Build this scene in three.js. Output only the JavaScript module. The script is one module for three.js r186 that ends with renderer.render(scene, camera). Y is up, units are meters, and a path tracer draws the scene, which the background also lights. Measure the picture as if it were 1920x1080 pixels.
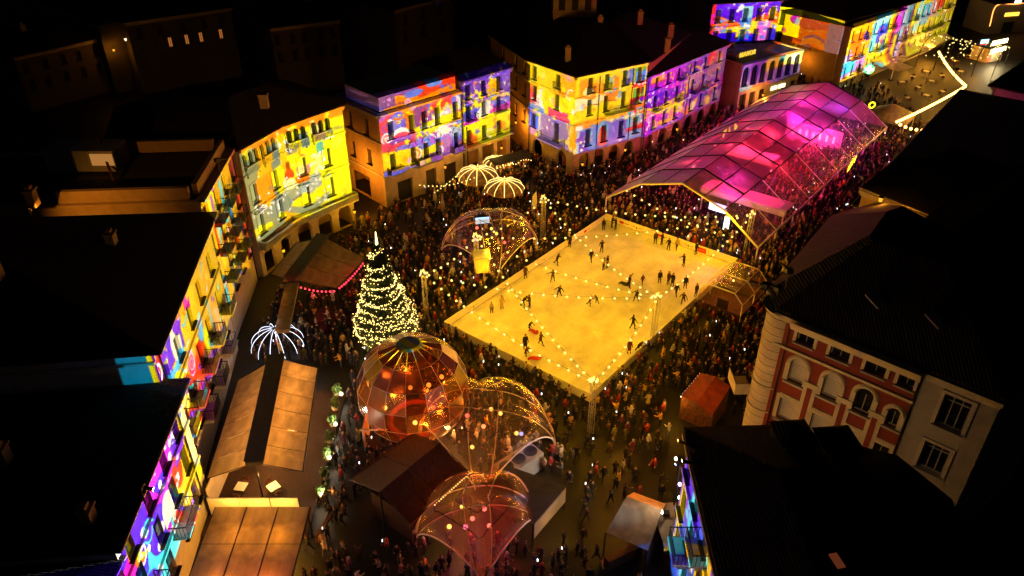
import * as THREE from 'three';
import { mergeGeometries } from 'three/addons/utils/BufferGeometryUtils.js';
import { MarchingCubes } from 'three/addons/objects/MarchingCubes.js';
import { ImprovedNoise } from 'three/addons/math/ImprovedNoise.js';
import { FontLoader } from 'three/addons/loaders/FontLoader.js';
import { TextGeometry } from 'three/addons/geometries/TextGeometry.js';

// ---------------------------------------------------------------- camera, sky, moon, exposure
const scene = new THREE.Scene();
const camera = new THREE.PerspectiveCamera(40.725, 16 / 9, 1, 1500);
camera.position.set(0, 50, 0);
camera.rotation.set(THREE.MathUtils.degToRad(-32.938), 0, 0);
scene.add(camera);
const renderer = new THREE.WebGLRenderer({ antialias: true });
renderer.toneMapping = THREE.LinearToneMapping;
renderer.toneMappingExposure = 1.0;
renderer.shadowMap.enabled = true;
{
  const w = 64, h = 32, d = new Float32Array(w * h * 4);
  for (let y = 0; y < h; y++) for (let x = 0; x < w; x++) {
    const e = Math.max(0, (y + 0.5) / h * 2 - 1), k = 1 - 0.55 * e, i = (y * w + x) * 4;
    d[i] = 0.0021 * k; d[i + 1] = 0.0019 * k; d[i + 2] = 0.0021 * k; d[i + 3] = 1;
  }
  const t = new THREE.DataTexture(d, w, h, THREE.RGBAFormat, THREE.FloatType);
  t.mapping = THREE.EquirectangularReflectionMapping; t.magFilter = THREE.LinearFilter; t.needsUpdate = true;
  scene.background = t; scene.environment = t;
}
const moon = new THREE.DirectionalLight(new THREE.Color().setRGB(0.8, 0.88, 1), 0.006);
moon.position.set(-60, 120, 40); moon.target.position.set(0, 0, -80); moon.castShadow = true;
Object.assign(moon.shadow.camera, { left: -150, right: 150, top: 150, bottom: -150, far: 400 });
scene.add(moon, moon.target);

// ---------------------------------------------------------------- helpers
let seed = 7;
const rnd = () => { seed = (seed + 0x6d2b79f5) | 0; let t = Math.imul(seed ^ (seed >>> 15), 1 | seed); t = (t + Math.imul(t ^ (t >>> 7), 61 | t)) ^ t; return ((t ^ (t >>> 14)) >>> 0) / 4294967296; };
const R = (a, b) => a + (b - a) * rnd(), pick = (a) => a[Math.floor(rnd() * a.length)];
const V = (x, y, z) => new THREE.Vector3(x, y, z), sin = Math.sin, cos = Math.cos, PI = Math.PI, deg = PI / 180;
const noise = new ImprovedNoise();
const used = new Map();
function numbered(n) { const k = used.get(n) ?? 0; used.set(n, k + 1); return k ? n + '_' + String(k).padStart(3, '0') : n; }
function tag(o, label, category, group, kind) { o.userData.label = label; if (category) o.userData.category = category; if (group) o.userData.group = group; if (kind) o.userData.kind = kind; return o; }
function thing(name, label, category, [x, y, z] = [0, 0, 0], turn = 0, group) {
  const o = new THREE.Group(); o.name = numbered(name); o.position.set(x, y, z); o.rotation.y = turn; scene.add(o);
  return tag(o, label, category, group);
}
const flat = (g) => { const q = g.index ? g.toNonIndexed() : g; for (const n of Object.keys(q.attributes)) if (!['position', 'normal', 'uv', 'color'].includes(n)) q.deleteAttribute(n); return q; };
function metric(g) {   // uv in metres, from the plane each face lies nearest to
  const p = g.attributes.position, n = g.attributes.normal, u = new Float32Array(p.count * 2);
  for (let i = 0; i < p.count; i += 3) {
    let ax = 0, ay = 0, az = 0;
    for (let k = 0; k < 3; k++) { ax += Math.abs(n.getX(i + k)); ay += Math.abs(n.getY(i + k)); az += Math.abs(n.getZ(i + k)); }
    for (let k = 0; k < 3; k++) { const x = p.getX(i + k), y = p.getY(i + k), z = p.getZ(i + k); const j = (i + k) * 2;
      if (ay > ax && ay > az) { u[j] = x; u[j + 1] = z; } else if (ax > az) { u[j] = z; u[j + 1] = y; } else { u[j] = x; u[j + 1] = y; } }
  }
  g.setAttribute('uv', new THREE.BufferAttribute(u, 2)); return g;
}
function mesh(name, geos, mat, parent = scene, own = false) {
  let g = geos;
  if (Array.isArray(geos)) { const l = geos.flat(9).map(flat); g = l.length > 1 ? mergeGeometries(l) : l[0]; if (!own) metric(g); }
  const m = new THREE.Mesh(g, mat); m.name = parent === scene ? numbered(name) : name; m.castShadow = m.receiveShadow = true; parent.add(m); return m;
}
function box(w, h, d, x = 0, y = 0, z = 0, ry = 0, rx = 0, rz = 0) { const g = new THREE.BoxGeometry(w, h, d); if (rx) g.rotateX(rx); if (rz) g.rotateZ(rz); if (ry) g.rotateY(ry); return g.translate(x, y, z); }
const cyl = (r0, r1, h, x = 0, y = 0, z = 0, n = 10) => new THREE.CylinderGeometry(r1, r0, h, n).translate(x, y + h / 2, z);
const ball = (r, x = 0, y = 0, z = 0, a = 8, b = 6) => new THREE.SphereGeometry(r, a, b).translate(x, y, z);
function bar(a, b, r = 0.05, n = 5) { const d = b.clone().sub(a), g = new THREE.CylinderGeometry(r, r, d.length(), n); g.applyQuaternion(new THREE.Quaternion().setFromUnitVectors(V(0, 1, 0), d.clone().normalize())); const m = a.clone().add(b).multiplyScalar(0.5); return g.translate(m.x, m.y, m.z); }
const tube = (pts, r = 0.05, n = 5, seg = pts.length * 3) => new THREE.TubeGeometry(new THREE.CatmullRomCurve3(pts), seg, r, n);
function tris(list) { const a = []; for (const t of list) { const q = t.length === 4 ? [t[0], t[1], t[2], t[0], t[2], t[3]] : t; for (const v of q) a.push(v.x ?? v[0], v.y ?? v[1], v.z ?? v[2]); } const g = new THREE.BufferGeometry(); g.setAttribute('position', new THREE.Float32BufferAttribute(a, 3)); g.setAttribute('uv', new THREE.Float32BufferAttribute(new Float32Array(a.length / 3 * 2), 2)); g.computeVertexNormals(); return g; }
function prism(pts, h, y = 0) { const s = new THREE.Shape(pts.map(([x, z]) => new THREE.Vector2(x, -z))); return new THREE.ExtrudeGeometry(s, { depth: h, bevelEnabled: false }).rotateX(-PI / 2).translate(0, y, 0); }
// a slab: a quad given thickness downwards
function slab(a, b, c, d, t = 0.06) { const o = [a, b, c, d].map((p) => V(p.x, p.y - t, p.z)); return tris([[a, b, c, d], [o[3], o[2], o[1], o[0]], [a, o[0], o[1], b], [b, o[1], o[2], c], [c, o[2], o[3], d], [d, o[3], o[0], a]]); }

// ---------------------------------------------------------------- procedural materials
function tex(n, f, srgb = true, rep = 1) {   // n x n texture that tiles; f(u, v) -> [r, g, b] in 0..255
  const d = new Uint8Array(n * n * 4);
  for (let y = 0; y < n; y++) for (let x = 0; x < n; x++) { const c = f(x / n, y / n), i = (y * n + x) * 4; d[i] = c[0]; d[i + 1] = c[1]; d[i + 2] = c[2]; d[i + 3] = 255; }
  const t = new THREE.DataTexture(d, n, n); t.wrapS = t.wrapT = THREE.RepeatWrapping; t.magFilter = t.minFilter = THREE.LinearFilter; t.repeat.set(rep, rep); if (srgb) t.colorSpace = THREE.SRGBColorSpace; t.needsUpdate = true; return t;
}
const TN = (u, v, f, s) => noise.noise(cos(u * 2 * PI) * f, sin(u * 2 * PI) * f + s, cos(v * 2 * PI) * f + sin(v * 2 * PI) * f * 0.7);
const fbm = (u, v, f, s) => TN(u, v, f, s) * 0.6 + TN(u, v, f * 2.3, s + 5) * 0.3 + TN(u, v, f * 5.1, s + 9) * 0.2;
const g3 = (g) => [g, g, g];
const plasterT = tex(256, (u, v) => { const a = fbm(u, v, 1.4, 1), b = TN(u, v, 30, 3); return g3(Math.max(0, Math.min(255, 226 + a * 26 + b * 10))); }, true, 1 / 6);
const grainT = tex(128, (u, v) => g3(128 + TN(u, v, 28, 2) * 90 + fbm(u, v, 3, 8) * 40), false, 1 / 1.5);
const tileT = tex(128, (u, v) => { const r = Math.abs(sin(u * 8 * PI)), s = (v * 4) % 1; return g3(60 + 150 * r * (0.55 + 0.45 * s) + TN(u, v, 9, 4) * 25); }, false, 1 / 1.6);
const tileC = tex(128, (u, v) => { const k = 150 + fbm(u, v, 4, 6) * 80 + TN(Math.floor(u * 8) / 8, Math.floor(v * 4) / 4, 9, 3) * 60; return [k, k * 0.8, k * 0.68]; }, true, 1 / 1.6);
const cobbleT = tex(256, (u, v) => { const row = Math.floor(v * 16), x = u * 16 + (row % 2) * 0.5, fx = x % 1, fy = (v * 16) % 1; const e = Math.min(fx, 1 - fx, fy, 1 - fy); return g3(Math.min(255, 60 + Math.min(1, e * 5) * 130 + TN(u, v, 12, 3) * 60)); }, false, 1 / 3);
const cobbleC = tex(256, (u, v) => { const k = 150 + fbm(u, v, 1.5, 3) * 90 + TN(Math.floor(u * 16) / 16, Math.floor(v * 16) / 16, 8, 1) * 50; return g3(Math.max(30, Math.min(255, k))); }, true, 1 / 3);
const fabricT = tex(128, (u, v) => g3(128 + fbm(u, v, 1.0, 3) * 120 + TN(u, v, 20, 3) * 10), false, 1 / 5);
const fabricC = tex(128, (u, v) => g3(Math.min(255, 215 + fbm(u, v, 1.1, 12) * 60 + TN(u, v, 30, 4) * 14)), true, 1 / 5);
const woodC = tex(128, (u, v) => { const b = Math.floor(v * 8), k = 150 + TN(u * 0.2, b / 8, 6, 2) * 70 + TN(u, v, 14, 5) * 30 - (((v * 8) % 1) < 0.08 ? 70 : 0); return [k, k * 0.72, k * 0.48]; }, true, 1 / 1.6);
const iceC = tex(1024, (u, v) => { const a = fbm(u, v, 1.1, 2), s = Math.abs(TN(u * 1, v, 3.2, 9)); return g3(Math.min(255, 232 + a * 44 - (s < 0.02 ? 22 : 0) - (Math.abs(TN(u, v, 6.1, 19)) < 0.012 ? 16 : 0) - (Math.abs(TN(v, u, 8.3, 31)) < 0.01 ? 12 : 0) + TN(u, v, 40, 2) * 8)); }, true, 1 / 12);
const filmT = tex(256, (u, v) => g3(128 + fbm(u, v, 2.2, 6) * 120 + TN(u, v, 9, 2) * 35), false, 1 / 3);
const col = (r, g, b) => new THREE.Color().setRGB(r, g, b);
const S = (o) => new THREE.MeshStandardMaterial({ roughness: 0.85, ...o });
const P = (o) => new THREE.MeshPhysicalMaterial(o);
const plaster = (r, g, b) => S({ color: col(r, g, b), map: plasterT, bumpMap: grainT, bumpScale: 0.006 });
const M = {
  plaster: plaster(0.52, 0.46, 0.38), cream: plaster(0.5, 0.42, 0.3), ochre: plaster(0.45, 0.3, 0.13), grey: plaster(0.34, 0.33, 0.31), pale: plaster(0.6, 0.56, 0.5),
  redwall: plaster(0.22, 0.026, 0.009), sand: plaster(0.6, 0.52, 0.34), stone: S({ color: col(0.36, 0.33, 0.28), map: plasterT, bumpMap: grainT, bumpScale: 0.012 }),
  trim: plaster(0.5, 0.45, 0.38), roof: S({ color: col(0.02, 0.0125, 0.01), map: tileC, bumpMap: tileT, bumpScale: 0.09, roughness: 0.9 }), flatroof: S({ color: col(0.04, 0.034, 0.03), map: plasterT }),
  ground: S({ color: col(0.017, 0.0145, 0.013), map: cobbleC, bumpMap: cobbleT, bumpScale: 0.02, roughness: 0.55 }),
  dark: S({ color: col(0.02, 0.018, 0.016) }), black: S({ color: col(0.008, 0.008, 0.008), roughness: 0.6 }), shutter: S({ color: col(0.022, 0.02, 0.013) }), brownshut: S({ color: col(0.014, 0.01, 0.007) }), blueshut: S({ color: col(0.05, 0.2, 0.55) }),
  pane: P({ color: col(0.01, 0.011, 0.012), roughness: 0.12, specularIntensity: 1 }), blind: S({ color: col(0.5, 0.46, 0.36) }), iron: S({ color: col(0.02, 0.02, 0.02), roughness: 0.5, metalness: 0.6 }), steel: S({ color: col(0.5, 0.5, 0.5), roughness: 0.38, metalness: 0.85 }),
  whitep: S({ color: col(0.7, 0.68, 0.64), roughness: 0.5 }), wood: S({ color: col(0.3, 0.2, 0.12), map: woodC }), darkwood: S({ color: col(0.085, 0.045, 0.025), map: woodC }),
  canvas: P({ color: col(0.46, 0.31, 0.15), map: fabricC, bumpMap: fabricT, bumpScale: 0.03, roughness: 0.95, transmission: 0.55, thickness: 0 }), canvasdark: S({ color: col(0.04, 0.032, 0.024), map: fabricC }), canvasred: S({ color: col(0.32, 0.045, 0.015), map: fabricC, bumpMap: fabricT, bumpScale: 0.03 }), canvasgrey: S({ color: col(0.27, 0.19, 0.12), map: fabricC, bumpMap: fabricT, bumpScale: 0.03 }),
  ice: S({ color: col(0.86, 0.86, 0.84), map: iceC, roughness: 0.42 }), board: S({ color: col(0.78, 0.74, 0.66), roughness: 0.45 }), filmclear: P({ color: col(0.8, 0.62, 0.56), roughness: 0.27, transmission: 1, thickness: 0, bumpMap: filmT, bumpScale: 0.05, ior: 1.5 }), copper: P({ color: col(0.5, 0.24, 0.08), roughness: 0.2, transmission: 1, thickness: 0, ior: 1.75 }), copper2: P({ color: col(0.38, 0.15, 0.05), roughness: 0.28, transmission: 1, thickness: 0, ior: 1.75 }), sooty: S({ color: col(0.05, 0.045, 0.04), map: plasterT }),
  clear: P({ color: col(0.8, 0.64, 0.4), roughness: 0.215, transmission: 1, thickness: 0, bumpMap: filmT, bumpScale: 0.05, ior: 1.5 }),
  film: P({ color: col(0.72, 0.5, 0.56), roughness: 0.33, transmission: 0.94, thickness: 0, bumpMap: filmT, bumpScale: 0.04, ior: 1.5 }), leaf: S({ color: col(0.045, 0.085, 0.02) }), needle: S({ color: col(0.02, 0.04, 0.012) }), glasspane: P({ color: col(0.95, 0.95, 0.93), roughness: 0.03, transmission: 1, thickness: 0 }),
};
const glowCache = new Map();
const glow = (r, g, b, k = 1) => { const n = [r, g, b, k].join(); if (!glowCache.has(n)) glowCache.set(n, S({ color: col(0.05, 0.05, 0.05), emissive: col(r, g, b), emissiveIntensity: k })); return glowCache.get(n); };
function lamp(x, y, z, c, i, rad = 4) { const l = new THREE.PointLight(col(...c), i); l.position.set(x, y, z); l.shadow.radius = rad; l.castShadow = true; scene.add(l); return l; }
const WARM = [1, 0.462, 0.002], ORG = [1, 0.4, 0.03], AMBER = [1, 0.33, 0.02], WHITE = [1, 0.86, 0.62];

// ---------------------------------------------------------------- facades
function wallPanel(w, y0, h, t, holes) {
  const s = new THREE.Shape([new THREE.Vector2(0, y0), new THREE.Vector2(w, y0), new THREE.Vector2(w, h), new THREE.Vector2(0, h)]);
  for (const o of holes) {
    const p = new THREE.Path(), a = o.x - o.w / 2, b = o.x + o.w / 2, top = o.y + o.h, lo = Math.max(o.y, y0 + 0.001);
    p.moveTo(a, lo); p.lineTo(b, lo);
    if (o.arch) { p.lineTo(b, top - o.w / 2); p.absarc(o.x, top - o.w / 2, o.w / 2, 0, PI, false); } else { p.lineTo(b, top); p.lineTo(a, top); }
    p.lineTo(a, lo); s.holes.push(p);
  }
  return new THREE.ExtrudeGeometry(s, { depth: t, bevelEnabled: false, curveSegments: 6 }).translate(0, 0, -t);
}
function windowPart(o, put) {
  const { x, y, w, h } = o, type = o.type ?? 'glass', f = 0.09, z = -0.3, arch = o.arch, hh = arch ? h - w / 2 : h;
  const fr = [box(f, hh, 0.1, x - w / 2 + f / 2, y + hh / 2, z), box(f, hh, 0.1, x + w / 2 - f / 2, y + hh / 2, z), box(w - 2 * f, f, 0.1, x, y + f / 2, z)];
  if (arch) fr.push(new THREE.TorusGeometry(w / 2 - f / 2, f / 2, 4, 10, PI).translate(x, y + hh, z)); else fr.push(box(w - 2 * f, f, 0.1, x, y + h - f / 2, z));
  if (type === 'glass' || type === 'lit') fr.push(box(0.06, hh - 2 * f, 0.09, x, y + hh / 2, z));
  if (type === 'cross') fr.push(box(0.08, hh - 2 * f, 0.09, x - w / 6, y + hh / 2, z), box(0.08, hh - 2 * f, 0.09, x + w / 6, y + hh / 2, z), box(w - 2 * f, 0.08, 0.085, x, y + hh * 0.78, z));
  if (!o.nosill) fr.push(box(w + 0.3, 0.12, 0.3, x, y - 0.061, 0.14));
  const wm = put(mesh('window', fr, o.frame ?? (type === 'shut' ? M.brownshut : M.dark), o.root));
  const back = arch ? [new THREE.ShapeGeometry(archShape(w, h)).translate(x, y, z - 0.07)] : [box(w, h, 0.03, x, y + h / 2, z - 0.08)];
  const mat = type === 'lit' ? (o.glow ?? glow(1, 0.32, 0.06, 0.35)) : type === 'shut' ? (o.shut ?? M.shutter) : type === 'blind' ? M.blind : M.pane;
  mesh(type === 'shut' ? 'shutter' : type === 'blind' ? 'blind' : 'pane', back, mat, wm);
  if (type === 'shut') for (const s of [-1, 1]) mesh('shutter_leaf', [box(w / 2 - 0.1, h - 0.12, 0.05, x + s * w / 4, y + h / 2, z + 0.03), ...[0.3, 0.7].map((k) => box(w / 2 - 0.12, 0.07, 0.03, x + s * w / 4, y + h * k, z + 0.07))], o.shut ?? M.shutter, wm);
  if (type === 'blind') mesh('blind_slat', [...Array(Math.floor(hh / 0.22))].map((_, k) => box(w - 2 * f, 0.05, 0.03, x, y + 0.1 + k * 0.22, z - 0.04)), M.blind, wm);
  if (o.open) for (const s of [-1, 1]) mesh('shutter', [box(w / 2, h, 0.06, x + s * (w / 2 + w / 4 + 0.06), y + h / 2, 0.07), ...[0.15, 0.5, 0.85].map((k) => box(w / 2 - 0.06, 0.06, 0.03, x + s * (w * 0.75 + 0.06), y + h * k, 0.115))], o.open, wm);
  if (o.surround) mesh('surround', arch ? [new THREE.RingGeometry(w / 2, w / 2 + o.surround, 12, 1, 0, PI).translate(x, y + hh, 0.06), new THREE.TorusGeometry(w / 2 + o.surround / 2, o.surround / 2, 4, 12, PI).translate(x, y + hh, 0.03), box(o.surround, hh, 0.12, x - w / 2 - o.surround / 2, y + hh / 2, 0.06), box(o.surround, hh, 0.12, x + w / 2 + o.surround / 2, y + hh / 2, 0.06)] : [box(o.surround, h, 0.1, x - w / 2 - o.surround / 2, y + h / 2, 0.05), box(o.surround, h, 0.1, x + w / 2 + o.surround / 2, y + h / 2, 0.05), box(w + 2 * o.surround, o.surround, 0.1, x, y + h + o.surround / 2, 0.05)], o.trim ?? M.trim, wm);
  if (o.ped) mesh('pediment', [box(w + 0.7, 0.14, 0.45, x, y + h + 0.45, 0.22), bar(V(x - w / 2 - 0.3, y + h + 0.52, 0.3), V(x, y + h + 1.05, 0.3), 0.09), bar(V(x + w / 2 + 0.3, y + h + 0.52, 0.3), V(x, y + h + 1.05, 0.3), 0.09)], o.trim ?? M.trim, wm);
  if (o.hood) mesh('hood', [tube([V(x - w * 0.75, y + h + 0.1, 0.28), V(x - w * 0.4, y + h + 0.75, 0.28), V(x, y + h + 0.95, 0.28)], 0.08), tube([V(x, y + h + 0.95, 0.28), V(x + w * 0.4, y + h + 0.75, 0.28), V(x + w * 0.75, y + h + 0.1, 0.28)], 0.08)], M.trim, wm);
}
function archShape(w, h) { const s = new THREE.Shape(), r = w / 2; s.moveTo(-r, 0); s.lineTo(r, 0); s.lineTo(r, h - r); s.absarc(0, h - r, r, 0, PI, false); s.lineTo(-r, 0); return s; }
function balconyPart(b, put, root) {
  const { x, y, w, d = 1.1 } = b, rail = [], n = Math.round(w / 0.22), st = b.stone;
  const o = put(mesh('balcony', [box(w, 0.16, d, x, y - 0.08, d / 2 + 0.002), ...[-1, 1].map((s) => box(0.2, 0.35, d * 0.7, x + s * w * 0.4, y - 0.34, d * 0.35 + 0.002))], b.mat ?? M.trim, root));
  for (let i = 0; i <= n; i++) rail.push(box(st ? 0.1 : 0.035, st ? 0.75 : 0.95, st ? 0.1 : 0.035, x - w / 2 + 0.05 + (w - 0.1) * i / n, y + (st ? 0.375 : 0.475), d - 0.06));
  for (const s of [-1, 1]) for (let i = 1; i < d / 0.25; i++) rail.push(box(0.035, 0.9, 0.035, x + s * (w / 2 - 0.05), y + 0.45, d - 0.06 - i * 0.25));
  rail.push(box(w, st ? 0.14 : 0.06, st ? 0.2 : 0.06, x, y + (st ? 0.82 : 0.98), d - 0.06), ...[-1, 1].map((s) => box(0.06, 0.06, d - 0.12, x + s * (w / 2 - 0.04), y + 0.97, d / 2 - 0.05)));
  mesh('railing', rail, b.rail ?? (st ? M.trim : M.iron), o);
  if (b.solid) mesh('parapet', [box(w - 0.14, 0.8, 0.04, x, y + 0.45, d - 0.12)], b.solid, o);
}
// one side of a building: A and B are ground points, left and right as seen from outside
function facade(root, A, B, y0, H, s = {}) {
  const dx = B[0] - A[0], dz = B[1] - A[1], w = Math.hypot(dx, dz), ang = Math.atan2(-dz, dx), t = 0.45;
  const put = (m) => { m.position.set(A[0] - root.position.x, 0, A[1] - root.position.z); m.rotation.y = ang; return m; };
  const wins = s.wins ? s.wins(w) : [], gates = s.gates ? s.gates(w) : [], a = s.inset ? t : 0;
  for (const o of wins) o.x = Math.min(Math.max(o.x, a + o.w / 2 + 0.1), w - a - o.w / 2 - 0.1);
  const wall = wallPanel(w - 2 * a, y0, H, t, [...wins, ...gates].map((o) => ({ ...o, x: o.x - a }))).translate(a, 0, 0);
  put(mesh(s.name ?? 'wall', [wall], s.mat ?? M.plaster, root));
  for (const o of wins) windowPart({ ...o, root }, put);
  if (gates.length) put(mesh('arcade_back', [box(w - 1.2, (s.gateTop ?? 4.2) - y0, 0.2, w / 2, (y0 + (s.gateTop ?? 4.2)) / 2, -3.4)], s.backMat ?? M.ochre, root));
  for (const o of gates) if (o.door) put(mesh('shop_front', [box(o.w * 0.9, o.h * 0.92, 0.08, o.x, o.y + o.h * 0.46, -0.38)], o.door, root));
  if (s.courses) for (const y of s.courses) put(mesh('string_course', [box(w - 0.02, 0.22, 0.2, w / 2, y, 0.102)], s.trim ?? M.trim, root));
  if (s.cornice !== false) put(mesh('cornice', [box(w + 0.3, 0.3, 0.5, w / 2, H - 0.16, 0.252), box(w + 0.1, 0.25, 0.3, w / 2, H - 0.436, 0.152)], s.trim ?? M.trim, root));
  if (s.balc) for (const b of s.balc(w)) balconyPart(b, put, root);
  if (s.pipes) for (const x of s.pipes) put(mesh('drainpipe', [cyl(0.07, 0.07, H - y0 - 0.7, x, y0, 0.12, 6)], M.iron, root));
  if (s.extra) s.extra(w, put, root);
  return { w, ang, put };
}
const cols = (w, xs, y, ww, h, o = {}) => xs.map((f) => ({ x: f * w, y, w: ww, h, ...o }));
const even = (n, m = 0.5) => [...Array(n)].map((_, i) => (i + m) / n);
function rectRoof(w, d, y, over, rise, hip) {
  const x0 = -over, x1 = w + over, z0 = over, z1 = -d - over, ym = y + 0.22, zr = -d / 2, yr = ym + rise;
  const b = [V(x0, y, z0), V(x1, y, z0), V(x1, y, z1), V(x0, y, z1)], a = b.map((p) => V(p.x, ym, p.z)), r0 = V(x0 + hip, yr, zr), r1 = V(x1 - hip, yr, zr);
  return tris([[b[3], b[2], b[1], b[0]], [b[0], b[1], a[1], a[0]], [b[1], b[2], a[2], a[1]], [b[2], b[3], a[3], a[2]], [b[3], b[0], a[0], a[3]], [a[0], a[1], r1, r0], [a[2], a[3], r0, r1], [a[1], a[2], r1], [a[3], a[0], r0]]);
}
function polyRoof(pts, y, over, rise, k) {   // pts: absolute [x, z], anticlockwise seen from above is not required
  const n = pts.length, c = pts.reduce((s, p) => [s[0] + p[0] / n, s[1] + p[1] / n], [0, 0]);
  const out = pts.map(([x, z]) => { const l = Math.hypot(x - c[0], z - c[1]), q = (l + over * 1.3) / l; return [c[0] + (x - c[0]) * q, c[1] + (z - c[1]) * q]; });
  const inn = pts.map(([x, z]) => [c[0] + (x - c[0]) * k, c[1] + (z - c[1]) * k]), f = [];
  for (let i = 0; i < n; i++) { const j = (i + 1) % n, o0 = V(out[i][0], y + 0.22, out[i][1]), o1 = V(out[j][0], y + 0.22, out[j][1]), u0 = V(out[i][0], y, out[i][1]), u1 = V(out[j][0], y, out[j][1]), t0 = V(inn[i][0], y + rise, inn[i][1]), t1 = V(inn[j][0], y + rise, inn[j][1]), cc = V(c[0], y + rise, c[1]);
    f.push([u0, u1, o1, o0], [o0, o1, t1, t0], [t0, t1, cc], [V(c[0], y, c[1]), u1, u0]); }
  return tris(f);
}
function building(name, label, A, B, d, H, s = {}) {
  const o = thing(name, label, s.category ?? 'building', [A[0], 0, A[1]]);
  const dx = B[0] - A[0], dz = B[1] - A[1], w = Math.hypot(dx, dz), n = [dz / w, -dx / w];   // n points back into the block
  const C = [B[0] + n[0] * d, B[1] + n[1] * d], D = [A[0] + n[0] * d, A[1] + n[1] * d];
  const f = facade(o, A, B, s.y0 ?? 0, H, s.front ?? {});
  facade(o, B, C, s.y0 ?? 0, H, { mat: s.mat, inset: true, cornice: false, ...s.right }); facade(o, D, A, s.y0 ?? 0, H, { mat: s.mat, inset: true, cornice: false, ...s.left }); facade(o, C, D, s.y0 ?? 0, H, { mat: s.mat, cornice: false });
  const r = f.put(mesh('roof', s.flat ? [box(w - 0.9, 0.2, d - 0.9, w / 2, H - 0.3, -d / 2)] : [rectRoof(w, d, H + 0.01, s.over ?? 0.7, s.rise ?? d * 0.28, s.hip ?? d * 0.5)], s.flat ? M.flatroof : M.roof, o));
  if (!s.flat) f.put(mesh('gutter', [bar(V(-(s.over ?? 0.7), H + 0.1, (s.over ?? 0.7) + 0.07), V(w + (s.over ?? 0.7), H + 0.1, (s.over ?? 0.7) + 0.07), 0.075, 6)], M.steel, o));
  for (const [x, z, y, h = 1.6] of s.chimneys ?? []) mesh('chimney', [box(0.9, h, 0.7, x * w, y + h / 2, -z * d), box(1.1, 0.15, 0.9, x * w, y + h + 0.076, -z * d), box(0.6, 0.3, 0.4, x * w, y + h + 0.3, -z * d)], M.ochre, r);
  o.userData.frame = undefined; delete o.userData.frame;
  return { o, f, w, C, D, r };
}

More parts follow.
